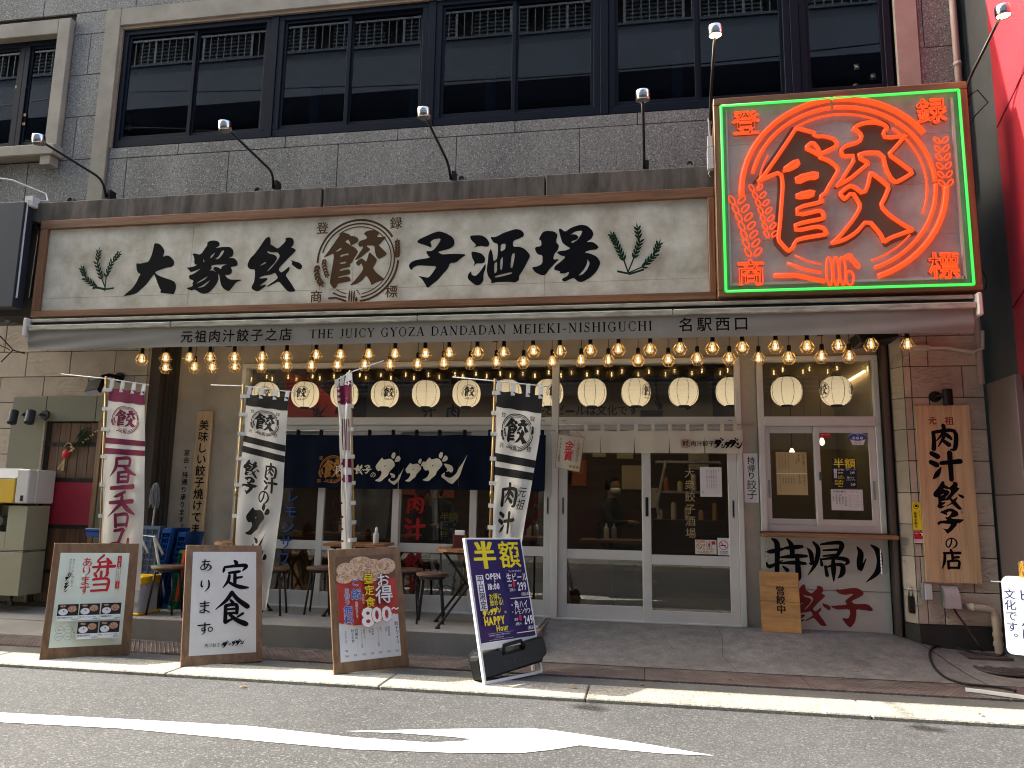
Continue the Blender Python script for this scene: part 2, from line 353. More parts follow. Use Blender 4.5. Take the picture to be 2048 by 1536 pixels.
ST = {   # brush strokes on a 100 x 100 square, y down: x, y, width
'定': "48,2,8 54,9,13 52,18,8;16,22,5 14,34,9 12,42,4;18,24,8 50,20,10 82,18,12 86,24,11 74,38,3;30,44,8 60,40,10 68,38,5;50,42,9 50,62,11 50,84,10;52,62,9 74,58,6;32,52,9 28,72,10 12,94,3;26,72,7 44,84,10 70,93,13 94,95,5",
'食': "50,2,11 34,26,10 4,52,2;50,4,10 66,24,12 94,46,14 99,50,4;46,26,7 53,34,9;32,42,9 32,90,11;32,42,9 62,40,10 64,66,9;34,53,6 62,52,6;34,65,7 62,64,7;32,91,10 60,77,4;82,66,7 66,76,6;44,68,8 62,84,11 90,97,14 95,94,3",
'昼': "26,8,9 24,36,10 5,62,2;26,10,9 68,7,10 68,31,9;28,31,7 66,30,7;50,32,9 72,48,12 99,58,3;34,50,9 34,78,10;34,51,7 66,49,9 66,77,9;36,63,6 62,62,6;36,77,7 64,76,7;10,93,9 90,89,12",
'呑': "60,2,8 34,13,9 22,16,2;8,32,9 90,28,12;50,14,9 44,36,11 4,70,2;52,34,11 72,50,14 99,64,3;30,64,9 32,97,10;30,66,8 71,64,9 69,95,10;32,92,8 68,91,8",
'み': "28,13,8 58,9,9 54,20,9 36,60,9 22,80,9 8,74,7 10,58,6 34,50,6 66,62,9 94,78,12;80,38,9 76,64,10 56,95,3",
'肉': "14,28,10 15,60,11 12,92,13;14,29,9 86,24,11 86,86,12 70,93,4;50,2,11 50,28,10 24,60,3;44,28,9 66,44,11 76,56,5;50,46,9 28,82,3;44,58,9 66,76,13",
'汁': "8,6,12 28,18,14;4,36,12 24,47,14;8,94,3 22,78,13 36,54,3;36,40,10 99,33,13;66,3,13 66,97,11",
'店': "50,-1,11 54,11,10;15,16,9 95,13,11;20,18,10 16,60,11 1,98,2;56,24,11 56,52,10;58,38,9 86,34,10;34,56,10 34,94,10;34,57,9 84,54,10 81,91,10;36,89,9 80,88,9",
'の': "54,12,10 46,56,11 24,88,9 7,66,10 14,32,9 44,11,9 78,19,10 93,50,12 78,80,11 52,97,3",
'元': "24,12,9 78,9,11;6,38,9 95,33,11;38,38,10 32,70,10 5,95,3;60,36,10 58,80,10 72,91,11 95,84,9 95,70,3",
'弁': "46,2,9 22,34,7 70,30,9;60,18,9 78,40,12;5,58,9 95,54,12;32,42,9 30,66,9 12,97,3;66,40,10 66,97,10",
'当': "50,2,10 50,34,9;22,10,9 32,28,8;80,8,8 66,28,4;18,40,9 82,38,10 80,92,10;22,64,8 78,62,8;14,92,9 82,89,9",
'あ': "18,20,8 82,16,7;42,2,9 38,50,8 46,88,4;70,36,8 50,74,9 20,86,7 8,68,6 26,46,6 62,42,7 90,60,9 84,82,9 60,97,3",
'り': "22,6,8 18,40,10 26,58,8 34,40,3;74,3,9 80,36,11 74,66,10 46,98,2",
'ま': "14,20,8 86,16,8;18,42,8 82,38,8;50,2,9 50,84,9 30,94,7 14,84,6 34,72,6 60,78,8 88,92,8",
'す': "4,22,9 96,17,9;56,2,9 56,56,9 40,66,8 34,52,6 46,42,6 60,54,7 54,80,7 30,99,2",
'ダ': "40,2,10 28,30,12 2,56,3;34,22,10 78,16,13 68,50,13 26,99,2;28,46,9 62,66,12;80,0,9 88,12,8;94,-4,9 100,8,8",
'ン': "10,20,11 34,38,13;10,90,10 50,72,13 96,18,2",
'持': "455,632,8 520,628,50 640,598,30;520,492,20 575,540,60 580,700,55 578,850,50;465,742,12 500,790,45 640,720,10;655,590,25 750,578,50 845,568,35;680,488,15 730,560,55 740,680,50;610,690,20 760,672,50 892,668,30;610,752,18 760,740,45 880,748,30;790,680,45 800,800,60 805,905,55 760,930,8;640,782,18 690,825,45",
'帰': "898,582,12 935,640,50 945,745,35 915,740,10;955,515,20 1010,590,50 985,740,45 905,868,8;1035,540,18 1130,525,35 1235,518,45 1255,560,55 1205,660,35;1062,602,18 1210,590,30;1062,662,18 1215,645,35;1038,690,18 1050,760,35;1045,698,18 1180,680,35 1290,690,45 1318,722,40 1280,752,10;1085,770,30 1105,868,40;1100,778,18 1190,750,30 1262,760,50 1260,840,55 1215,890,10;1165,680,30 1170,800,55 1172,925,12",
'リ': "1412,555,12 1450,620,60 1440,720,65 1450,795,40 1505,680,12;1555,532,15 1622,590,60 1645,700,62 1615,820,55 1505,922,8",
}
_stc = {}
def strokes(k):
    """brush strokes -> list of quad ribbons in em units (centred on the 100-square)"""
    if k in _stc: return _stc[k]
    out = []
    for s in ST[k].split(';'):
        pts = [tuple(map(float, q.split(','))) for q in s.split()]
        f_ = 1.35 if k in '肉汁店元' else 1.2 if k in 'ありますみの弁当ダン' else 1.08 if k in '定食昼呑' else 1.; pts = [(a, b_, c * f_) for a, b_, c in pts]
        # Catmull-Rom
        c = []
        n = len(pts)
        for i in range(n - 1):
            p0, p1, p2, p3 = pts[max(i - 1, 0)], pts[i], pts[i + 1], pts[min(i + 2, n - 1)]
            st = 4 if n > 2 else 2
            for q in range(st):
                t = q / st; t2 = t * t; t3 = t2 * t
                c.append(tuple(.5 * ((2 * p1[a]) + (-p0[a] + p2[a]) * t + (2 * p0[a] - 5 * p1[a] + 4 * p2[a] - p3[a]) * t2 + (-p0[a] + 3 * p1[a] - 3 * p2[a] + p3[a]) * t3) for a in range(3)))
        c.append(pts[-1])
        # rounded ends
        def ext(a, b):
            dx, dy = a[0] - b[0], a[1] - b[1]; l = math.hypot(dx, dy) or 1
            return (a[0] + dx / l * a[2] * .38, a[1] + dy / l * a[2] * .38, a[2] * .45)
        c = [ext(c[0], c[1])] + c + [ext(c[-1], c[-2])]
        L_, R_ = [], []
        for i in range(len(c)):
            a, b = c[max(i - 1, 0)], c[min(i + 1, len(c) - 1)]
            dx, dy = b[0] - a[0], b[1] - a[1]; l = math.hypot(dx, dy) or 1
            nx, ny = -dy / l, dx / l; h = max(.5, c[i][2]) / 2
            L_.append((c[i][0] + nx * h, c[i][1] + ny * h)); R_.append((c[i][0] - nx * h, c[i][1] - ny * h))
        out.append((L_, R_))
    _stc[k] = out; return out

SER = {  # slab-less serif capitals: polylines with width (em = 1 high)
'T': (.82, ["s.41,0,.41,1", "h.0,.96,.82,.96", "v.02,.8,.02,.98", "v.8,.8,.8,.98", "f.27,.55"]),
'H': (.9, ["s.18,0,.18,1", "s.72,0,.72,1", "h.18,.52,.72,.52", "f.04,.32", "f.58,.86", "F.04,.32", "F.58,.86"]),
'E': (.76, ["s.18,0,.18,1", "h.1,.97,.68,.97", "h.18,.52,.52,.52", "h.1,.03,.7,.03", "v.68,.78,.68,.97", "v.7,.03,.7,.24", "v.52,.4,.52,.64"]),
'J': (.5, ["s.34,.16,.34,1", "F.18,.5", "c.34,.16,.3,-.03,.16,-.06,.06,.04"]),
'U': (.86, ["s.18,.24,.18,1", "c.18,.24,.24,.03,.44,-.01,.62,.05,.68,.24", "h.68,.24,.68,.97", "F.02,.34", "F.56,.82"]),
'I': (.4, ["s.2,0,.2,1", "f.04,.36", "F.04,.36"]),
'C': (.8, ["c.7,.74,.62,.93,.42,1,.2,.88,.11,.5,.2,.12,.42,0,.64,.08,.72,.26", "v.72,.7,.72,1", "k.11,.28,.11,.72"]),
'Y': (.82, ["s.41,0,.41,.46", "d.41,.46,.12,.97", "t.41,.46,.7,.97", "F-.02,.28", "F.58,.84", "f.26,.56"]),
'G': (.88, ["c.7,.74,.62,.93,.42,1,.2,.88,.11,.5,.2,.12,.42,0,.6,.03,.7,.12", "v.72,.7,.72,1", "s.7,.04,.7,.42", "h.54,.43,.84,.43", "k.11,.28,.11,.72"]),
'O': (.9, ["c.44,1,.2,.9,.1,.5,.2,.1,.44,0,.68,.1,.78,.5,.68,.9,.44,1", "k.11,.26,.11,.74", "k.77,.26,.77,.74"]),
'Z': (.78, ["h.08,.97,.68,.97", "d.66,.96,.1,.04", "h.08,.03,.7,.03", "v.08,.76,.08,.98", "v.7,.02,.7,.24"]),
'A': (.86, ["t.1,.03,.4,1", "d.4,1,.7,.03", "h.2,.33,.6,.33", "f-.02,.24", "f.54,.86"]),
'D': (.88, ["s.18,0,.18,1", "c.1,.97,.42,.97,.66,.86,.77,.5,.66,.14,.42,.03,.1,.03", "k.76,.28,.76,.72"]),
'N': (.9, ["t.16,0,.16,1", "d.14,.98,.72,.02", "t.72,0,.72,1", "f.02,.3", "F.0,.22", "F.58,.86"]),
'M': (1.04, ["t.16,0,.16,1", "d.18,.98,.5,.04", "t.5,.04,.82,.98", "s.84,0,.84,1", "f.02,.3", "f.7,.98", "F.02,.22", "F.8,.98"]),
'K': (.88, ["s.18,0,.18,1", "t.2,.42,.66,.97", "d.34,.56,.72,.03", "f.04,.32", "F.04,.32", "f.56,.88", "F.52,.78"]),
'S': (.64, ["c.5,.78,.44,.95,.28,1,.12,.9,.12,.68,.28,.56,.44,.46,.54,.28,.48,.08,.28,0,.12,.06,.06,.26", "d.14,.64,.5,.4", "v.52,.76,.52,.98", "v.05,.02,.05,.26"]),
'-': (.5, ["b.06,.36,.44,.36"]),
' ': (.4, []),
}

class Sheet:
    """flat ink on a surface: frame(u, v, d) -> world; later layers lie a hair proud of the ones before"""
    def __init__(s, frame, d0=.0015, step=.00025, split=None):
        s.fr = frame; s.d = d0; s.step = step; s.mb = MB(); s.mats = []; s.split = split
    def mi(s, m):
        if m not in s.mats: s.mats.append(m)
        return s.mats.index(m)
    def put(s, vs, fs, m, d=None):
        if d is None: s.d += s.step; d = s.d
        if s.split:
            vs = list(vs); nf = []
            todo = []
            for f in fs:
                for i in range(1, len(f) - 1): todo.append((f[0], f[i], f[i + 1]))
            while todo:
                a, b, c = todo.pop()
                e = [(math.dist(vs[a], vs[b]), a, b, c), (math.dist(vs[b], vs[c]), b, c, a), (math.dist(vs[c], vs[a]), c, a, b)]
                L_, i, j, k = max(e)
                if L_ > s.split and len(todo) < 4000:
                    vs.append(((vs[i][0] + vs[j][0]) / 2, (vs[i][1] + vs[j][1]) / 2)); q = len(vs) - 1
                    todo += [(i, q, k), (q, j, k)]
                else: nf.append((i, j, k))
            fs = nf
        s.mb.add([s.fr(u, v, d) for u, v in vs], fs, s.mi(m)); return s
    def rect(s, u0, v0, u1, v1, m): return s.put([(u0, v0), (u1, v0), (u1, v1), (u0, v1)], [(0, 1, 2, 3)], m)
    def poly(s, pts, m):
        vs, fs = fill([pts]); return s.put(vs, fs, m)
    def disc(s, u, v, r, m, ry=None, n=24): return s.put([(u + r * math.cos(2 * PI * i / n), v + (ry or r) * math.sin(2 * PI * i / n)) for i in range(n)], [tuple(range(n))], m)
    def ribbon(s, pts, wd, m):
        """polyline of (u, v); wd number or list"""
        n = len(pts); L_, R_ = [], []
        for i in range(n):
            a, b = pts[max(i - 1, 0)], pts[min(i + 1, n - 1)]
            dx, dy = b[0] - a[0], b[1] - a[1]; l = math.hypot(dx, dy) or 1
            h = (wd if not isinstance(wd, (list, tuple)) else wd[i]) / 2
            L_.append((pts[i][0] - dy / l * h, pts[i][1] + dx / l * h)); R_.append((pts[i][0] + dy / l * h, pts[i][1] - dx / l * h))
        vs = L_ + R_; return s.put(vs, [(i, i + 1, n + i + 1, n + i) for i in range(n - 1)], m)
    def arc(s, u, v, r, a0, a1, wd, m, n=None):
        n = n or max(6, int(abs(a1 - a0) / 6)); 
        return s.ribbon([(u + r * math.cos(math.radians(a0 + (a1 - a0) * i / n)), v + r * math.sin(math.radians(a0 + (a1 - a0) * i / n))) for i in range(n + 1)], wd, m)
    def mark(s, k, u, v, h, m, wf=1., shear=0.):
        vs, fs = outline(k)
        return s.put([(u + (x + shear * y) * h * wf, v + y * h) for x, y in vs], fs, m)
    def brush(s, k, u, v, h, m, wf=1., shear=0.):
        for L_, R_ in strokes(k):
            n = len(L_)
            vs = [(u + ((x - 50) + shear * (50 - y)) / 100 * h * wf, v + (50 - y) / 100 * h) for x, y in L_ + R_]
            s.put(vs, [(i, i + 1, n + i + 1, n + i) for i in range(n - 1)], m)
        return s
    def raw(s, k, fn, m):
        for L_, R_ in strokes(k):
            n = len(L_); s.put([fn(x, y) for x, y in L_ + R_], [(i, i + 1, n + i + 1, n + i) for i in range(n - 1)], m)
        return s
    def char(s, ch, u, v, h, m, bold=.0, wf=1., shear=0.):
        """one character centred on (u, v) in a square of side h"""
        if ch in ' 　': return s
        if ch in ST and bold >= .03 and len(ch) == 1 and ch not in '持帰リ': return s.brush(ch, u, v, h * .92, m, wf, shear)
        if ch == '餃' and bold >= .03: return s.mark('gyo', u, v, h * .95, m, wf, shear)
        if ch == '子' and bold >= .03: return s.mark('ko', u, v, h * .92, m, wf, shear)
        vs, fs, adv = glyph_tris(ch, 0)
        q = bold * .55
        offs = [(0, 0)] if bold < .009 else [(-q, 0), (q, 0)] if h < .05 else [(-q, 0), (q, 0), (0, q), (0, -q)]
        for dx, dy in offs: s.put([(u + ((x - .5 + dx) + shear * (y - .38)) * h * wf, v + (y - .38 + dy) * h) for x, y in vs], fs, m)
        return s
    def line(s, txt, u, v, h, m, bold=.0, wf=1., align='l', gap=1.):
        """horizontal text; latin set by its own width"""
        pos = []; x = 0
        for ch in txt:
            if ord(ch) < 128:
                a = .32 if ch == ' ' else glyph_tris(ch, bold)[2] + .08
                pos.append((ch, x, a)); x += a * gap
            else: pos.append((ch, x, 1.)); x += 1. * gap
        tot = x * h * wf; u0 = u - (0 if align == 'l' else tot / 2 if align == 'c' else tot)
        for ch, p, a in pos:
            if ch == ' ': continue
            if ord(ch) < 128:
                vs, fs, _ = glyph_tris(ch, bold); s.put([(u0 + (p + x_) * h * wf, v + (y_ - .35) * h) for x_, y_ in vs], fs, m)
            else: s.char(ch, u0 + (p + .5) * h * wf, v, h, m, bold, wf)
        return s
    def column(s, txt, u, v, h, m, bold=.0, gap=1., wf=1.):
        """vertical text, first character centred on (u, v)"""
        for i, ch in enumerate(txt):
            if ch == 'ー': s.ribbon([(u + .03 * h, v - i * h * gap + .4 * h), (u, v - i * h * gap - .4 * h)], .12 * h, m)
            elif ch == '。': s.arc(u + .25 * h, v - i * h * gap + .25 * h, .12 * h, 0, 360, .07 * h, m, 10)
            else: s.char(ch, u, v - i * h * gap, h, m, bold, wf)
        return s
    def serif(s, txt, u0, u1, v, h, m):
        tot = sum(SER[c][0] + .14 for c in txt); k = (u1 - u0) / (tot * h); x = u0
        for c in txt:
            wd, parts = SER[c]
            for p in parts:
                t = p[0]; q = [float(a) for a in p[1:].split(',')] 
                X = lambda a: x + a * h * k
                Y = lambda b: v + (b - .5) * h
                if t in 'sbktdhv':
                    ww = {'s': .17, 'b': .1, 'k': .13, 't': .065, 'd': .16, 'h': .07, 'v': .05}[t] * h
                    s.ribbon([(X(q[0]), Y(q[1])), (X(q[2]), Y(q[3]))], ww, m)
                elif t == 'c': s.ribbon([(X(q[i]), Y(q[i + 1])) for i in range(0, len(q), 2)], .085 * h, m)
                elif t == 'f': s.ribbon([(X(q[0]), Y(.02)), (X(q[1]), Y(.02))], .06 * h, m)
                elif t == 'F': s.ribbon([(X(q[0]), Y(.98)), (X(q[1]), Y(.98))], .06 * h, m)
            x += (wd + .14) * h * k
        return s
    def ear(s, pts, m, n=6, a=.03, b=.012, stem=.004):
        """ear of grain along a polyline"""
        def at(t):
            t *= len(pts) - 1; i = min(int(t), len(pts) - 2); f = t - i
            p, q = pts[i], pts[i + 1]; d = math.atan2(q[1] - p[1], q[0] - p[0]); return p[0] + (q[0] - p[0]) * f, p[1] + (q[1] - p[1]) * f, d
        if stem: s.ribbon(pts, stem, m)
        for i in range(n):
            x, y, d = at(.3 + .7 * i / n if stem else i / n)
            for sg in ((1, -1)):
                e = d + sg * .55; cx, cy = x + math.cos(e) * a * .62, y + math.sin(e) * a * .62
                lp = []
                for j in range(8):
                    tt = 2 * PI * j / 8; u_ = math.cos(tt) * a * .55; v_ = math.sin(tt) * b * (1 if abs(math.cos(tt)) < .9 else .1)
                    lp.append((cx + u_ * math.cos(e) - v_ * math.sin(e), cy + u_ * math.sin(e) + v_ * math.cos(e)))
                s.put(lp, [tuple(range(8))], m)
                s.ribbon([(cx + math.cos(e) * a * .5, cy + math.sin(e) * a * .5), (cx + math.cos(e + sg * .1) * a * 1.0, cy + math.sin(e + sg * .1) * a * 1.0)], b * .18, m)
        x, y, d = at(1.0)
        s.put([(x - math.sin(d) * b * .8, y + math.cos(d) * b * .8), (x + math.cos(d) * a, y + math.sin(d) * a), (x + math.sin(d) * b * .8, y - math.cos(d) * b * .8)], [(0, 1, 2)], m)
    def crest(s, u, v, R, m, corners=True, small=False, cb=.03, m2=None):
        """ringed mark with the dumpling character, ears of grain and pleats"""
        s.mark('lg', u - .068 * R, v + .026 * R, 1.414 * R, m)
        m2 = m2 or m
        s.arc(u, v, R, 182, 33, .052 * R, m2); s.arc(u, v, .91 * R, 166, -82, .036 * R, m2); s.arc(u, v, .83 * R, 128, -80, .024 * R, m2)
        s.arc(u, v, R, -2, -84, .052 * R, m2)
        k = R / 580.
        for a, b_, c, d, e, f, wd in ((565, 1150, 640, 1190, 715, 1210, 13), (520, 1195, 620, 1240, 715, 1262, 22), (455, 1270, 560, 1262, 715, 1315, 28)):
            s.ribbon([(u + (x - 848) * k, v - (y - 743) * k) for x, y in ((a, b_), (c, d), (e, f))], wd * k, m2)
        for x in (755, 790, 825): s.disc(u + (x - 848) * k, v - (1252 - 743) * k, 12 * k, m2, 92 * k, 12)
        s.disc(u + 12 * k, v - (1300 - 743) * k, 17 * k, m2, 42 * k, 12)
        if not small:
            for x, y in ((866, 1172), (884, 1195), (903, 1222)): s.disc(u + (x - 848) * k, v - (y - 743) * k, 15 * k, m2, 9 * k, 8)
        F = lambda l: [(u + (x - 848) * k, v - (y - 743) * k) for x, y in l]
        nn = 4 if small else 6
        s.ear(F([(275, 790), (262, 890), (290, 990), (350, 1070)]), m2, nn, 62 * k, 20 * k, 0)
        s.ear(F([(375, 710), (370, 790), (395, 880), (430, 960)]), m2, nn, 52 * k, 16 * k, 0)
        s.ear(F([(1420, 735), (1425, 620), (1415, 500)]), m2, nn, 52 * k, 18 * k, 0)
        if corners:
            for ch, x, y in (('登', -.90, .82), ('録', .93, .86), ('商', -.96, -.87), ('標', .89, -.80)): s.char(ch, u + x * R, v + y * R, .31 * R, m2, cb if cb < .03 else .029)
        return s
    def done(s, name='lettering', parent=None):
        return ob(name, s.mb, s.mats, parent, kind='print')

def plane_frame(o, ux, uz, n):
    o, ux, uz, n = map(Vector, (o, ux, uz, n))
    return lambda u, v, d: o + ux * u + uz * v + n * d
def wallf(y): return lambda u, v, d: Vector((u, y - d, v))

# ================================================================== materials in use
def gritty(name, col, blotch=.12, grain=.5, gs=95., stones=None, rough=.88, bump=.5, spots=0.):
    """aggregate surface: broad blotches, medium mottling, coarse grain and stray light stones"""
    m = bpy.data.materials.new(name); m.use_nodes = True; t = m.node_tree; b = t.nodes['Principled BSDF']; b.inputs['Roughness'].default_value = rough; b.inputs['Specular IOR Level'].default_value = .3
    tc = nd(t, 'TexCoord'); acc = None
    for sc_, am, det in ((.7, blotch, 5), (9., blotch * .8, 4), (gs, grain, 2), (gs * .38, grain * .5, 2)):
        n = nd(t, 'TexNoise'); n.inputs['Scale'].default_value = sc_; n.inputs['Detail'].default_value = det; t.links.new(tc.outputs['Object'], n.inputs['Vector'])
        mr = nd(t, 'MapRange'); mr.inputs[1].default_value = .3; mr.inputs[2].default_value = .7; mr.inputs[3].default_value = 1 - am; mr.inputs[4].default_value = 1 + am; mr.clamp = True
        t.links.new(n.outputs['Fac'], mr.inputs[0])
        if acc is None: acc = mr.outputs[0]
        else: mu = nd(t, 'Math'); mu.operation = 'MULTIPLY'; t.links.new(acc, mu.inputs[0]); t.links.new(mr.outputs[0], mu.inputs[1]); acc = mu.outputs[0]
        if sc_ == gs: gn = n
    vm = nd(t, 'VectorMath'); vm.operation = 'SCALE'; vm.inputs[0].default_value = col; t.links.new(acc, vm.inputs['Scale']); last = vm.outputs[0]
    if stones:
        v = nd(t, 'TexVoronoi'); v.inputs['Scale'].default_value = gs * .62; t.links.new(tc.outputs['Object'], v.inputs['Vector'])
        sp = nd(t, 'SeparateColor'); t.links.new(v.outputs['Color'], sp.inputs[0])
        g1 = nd(t, 'Math'); g1.operation = 'GREATER_THAN'; g1.inputs[1].default_value = .90; t.links.new(sp.outputs[0], g1.inputs[0])
        mx = nd(t, 'Mix'); mx.data_type = 'RGBA'; t.links.new(g1.outputs[0], mx.inputs['Factor']); t.links.new(last, mx.inputs['A']); mx.inputs['B'].default_value = (*stones, 1); last = mx.outputs['Result']
    if spots:
        v = nd(t, 'TexVoronoi'); v.inputs['Scale'].default_value = 1.15; n = nd(t, 'TexNoise'); n.inputs['Scale'].default_value = 7
        t.links.new(tc.outputs['Object'], n.inputs['Vector']); av = nd(t, 'VectorMath'); av.operation = 'MULTIPLY_ADD'; av.inputs[1].default_value = (.18, .18, 0); t.links.new(n.outputs['Color'], av.inputs[0]); t.links.new(tc.outputs['Object'], av.inputs[2]); t.links.new(av.outputs[0], v.inputs['Vector'])
        r = nd(t, 'ValToRGB'); r.color_ramp.elements[0].position = .035; r.color_ramp.elements[1].position = .085; c = 1 - spots; r.color_ramp.elements[0].color = (c, c, c, 1); r.color_ramp.elements[1].color = (1, 1, 1, 1)
        t.links.new(v.outputs['Distance'], r.inputs[0]); mx = nd(t, 'Mix'); mx.data_type = 'RGBA'; mx.blend_type = 'MULTIPLY'; mx.inputs['Factor'].default_value = 1; t.links.new(last, mx.inputs['A']); t.links.new(r.outputs[0], mx.inputs['B']); last = mx.outputs['Result']
    t.links.new(last, b.inputs['Base Color'])
    bp = nd(t, 'Bump'); bp.inputs['Strength'].default_value = bump; bp.inputs['Distance'].default_value = .006; t.links.new(gn.outputs['Fac'], bp.inputs['Height']); t.links.new(bp.outputs[0], b.inputs['Normal'])
    MATS[name] = m; return m
asphalt = gritty('asphalt', (.066, .067, .068), .16, .62, 150., (.13, .13, .125), spots=.4)
concrete = M('concrete', (.21, .20, .185), .85, var=.22, scale=1.6, bump=.2, bscale=70, speck=(150, (.30, .29, .27), .62))
kerbm = gritty('kerb concrete', (.30, .288, .245), .16, .42, 120., (.40, .385, .34), bump=.5, spots=.2)
rampm = gritty('ramp concrete', (.155, .148, .142), .26, .22, 75., None, rough=.7, bump=.25, spots=.25)
granite = M('grey granite', (.185, .175, .158), .75, var=.28, scale=1.3, detail=7, stretch=(1.5, 1, .35), speck=(82, (.40, .39, .37), .60, (.06, .06, .06)))
surround = M('window surround stone', (.33, .29, .235), .85, var=.22, scale=1.8, bump=.15, bscale=90, speck=(200, (.36, .32, .26), .62))
ledgem = M('stained ledge', (.14, .115, .095), .88, col2=(.05, .042, .036), scale=4.5, stretch=(2.4, 2, .5), bump=.2, bscale=40)
slate_m = [slate('tan tile a', (.46, .385, .305)), slate('tan tile b', (.41, .345, .275)), slate('tan tile c', (.50, .415, .33))]
slate_d = slate('brown tile', (.21, .16, .13), .7)
stucco = M('trowelled stucco', (.42, .375, .31), .85, var=.17, scale=2.2, bump=.22, bscale=5, detail=6)
dkm = flat('joint dark', (.025, .022, .02), .9)
alu = M('pale aluminium', (.64, .64, .62), .42, .2, var=.06, scale=2.2, detail=7)
alu_d = flat('darker aluminium', (.32, .33, .33), .4, metal=.3)  # darker metal of the handles and weep caps
navyf = M('navy window metal', (.005, .008, .016), .5, .0, spec=.12)
whitep = M('white paint', (.8, .8, .78), .5, var=.04, scale=4)
blackm = flat('black metal', (.005, .005, .0055), .45)
chrome = flat('polished steel', (.62, .62, .62), .16, metal=1.)
steelb = M('brushed steel', (.42, .41, .40), .5, .35, var=.06, scale=30, stretch=(1, 1, .05))
basem = M('black plinth', (.014, .014, .013), .6, var=.4, scale=3, bump=.2, bscale=30)
brown_steel = M('brown sheet steel', (.13, .1, .095), .5, var=.12, scale=2)
redwall = M('red painted wall', (.30, .004, .016), .6, var=.1, scale=2, bump=.25, bscale=60)
greywall = M('bare grey wall', (.055, .056, .058), .8, var=.2, scale=2)
oak = wood('sign frame wood', (.25, .115, .05), (.13, .055, .025), 'x', .45, 6)
oakz = wood('sign frame wood upright', (.27, .12, .05), (.14, .06, .027), 'z', .45, 6)
cedar = wood('cedar board', (.64, .47, .27), (.47, .31, .155), 'z', .5, 4.5, knots=True)
board_w = wood('brown board', (.25, .135, .06), (.155, .08, .035), 'z', .5, 6)
door_w = wood('old door wood', (.16, .075, .035), (.05, .024, .013), 'z', .6, 5)
seat_w = wood('seat wood', (.20, .11, .06), (.1, .05, .03), 'x', .5, 6)
counter_w = wood('counter wood', (.36, .17, .07), (.2, .09, .04), 'x', .4, 6)
glass_s = glass('shop glass', (.62, .64, .62), .048)
glass_u = glass('tinted window glass', (.22, .28, .38), .042)
signface = M('aged plaster sign face', (.64, .60, .51), .6, col2=(.37, .325, .25), scale=3.2, detail=7, bump=.05, bscale=60)
signface2 = M('neon sign face', (.50, .47, .42), .6, col2=(.32, .295, .26), scale=3.5, detail=7)
ink = flat('black ink', (.0035, .004, .006), .7, spec=.08)
inkb = flat('brown ink', (.072, .036, .016), .6, spec=.1)
inkg = flat('green ink', (.005, .026, .014), .6, spec=.1)
red = flat('red ink', (.55, .018, .03), .5)
dred = flat('dark red ink', (.17, .012, .012), .5)
maroon = flat('maroon dye', (.16, .012, .055), .8, trans=.25)
bdye = flat('black dye', (.007, .007, .008), .8, trans=.1)
white = flat('white print', (.82, .82, .80), .5)
cream = flat('cream print', (.74, .70, .58), .6)
yellow = flat('yellow print', (.85, .66, .02), .5)
blue = flat('blue print', (.03, .10, .42), .5)

# ================================================================== setting: ground
g = MB()
def asph(u, v):
    x = -40 + 80 * u; y = -30 + 50 * v
    return (x, y, 0)
g.grid(asph, 40, 30)
road = struct('road', g, asphalt)

# kerb stones
kx = [-14, -11.9, -9.8, -7.9, -5.9, -4.3, -2.62, -.95, .52, 2.35, 4.3, 6.3, 8.3, 10.3]
kerb = struct('kerb', MB().box(-14, 10.3, -2.44, -2.06, -.05, .012), dkm)
for i in range(len(kx) - 1):
    m = MB(); m.box(kx[i] + .004, kx[i + 1] - .004, -2.45, -2.05, -.03, .028)
    struct('kerb_stone', m, kerbm, kerb, bevel=.008)
struct('gutter_bed', MB().box(-14, 12, -2.045, -1.76, -.05, .010), M('shaded concrete strip', (.10, .097, .09), .9, var=.2, scale=3, bump=.3, bscale=90, speck=(180, (.2, .2, .18), .6)))  # gutter concrete coloured darker to carry the shadow lying along it
# checker plate covers
plate = M('checker plate', (.27, .22, .21), .42, .75, var=.3, scale=5)
t = plate.node_tree; tc = nd(t, 'TexCoord')
hs = []
for ang in (.6, -.6):
    mp = nd(t, 'Mapping'); mp.inputs['Rotation'].default_value = (0, 0, ang); t.links.new(tc.outputs['Object'], mp.inputs[0])
    wv = nd(t, 'TexWave'); wv.inputs['Scale'].default_value = 9; wv.inputs['Distortion'].default_value = 0; t.links.new(mp.outputs[0], wv.inputs['Vector'])
    p_ = nd(t, 'Math'); p_.operation = 'POWER'; p_.inputs[1].default_value = 5; t.links.new(wv.outputs['Fac'], p_.inputs[0]); hs.append(p_)
mxm = nd(t, 'Math'); mxm.operation = 'MAXIMUM'; t.links.new(hs[0].outputs[0], mxm.inputs[0]); t.links.new(hs[1].outputs[0], mxm.inputs[1])
bp = nd(t, 'Bump'); bp.inputs['Strength'].default_value = .9; bp.inputs['Distance'].default_value = .006
t.links.new(mxm.outputs[0], bp.inputs['Height']); t.links.new(bp.outputs[0], t.nodes['Principled BSDF'].inputs['Normal'])
gut = struct('gutter', MB().box(-14, 12, -1.755, -1.31, -.05, .006), dkm)
x = -13.6
while x < 11:
    m = MB(); m.box(x + .003, x + 1.207, -1.748, -1.322, .002, .021)
    struct('cover_plate', m, plate, gut); x += 1.21

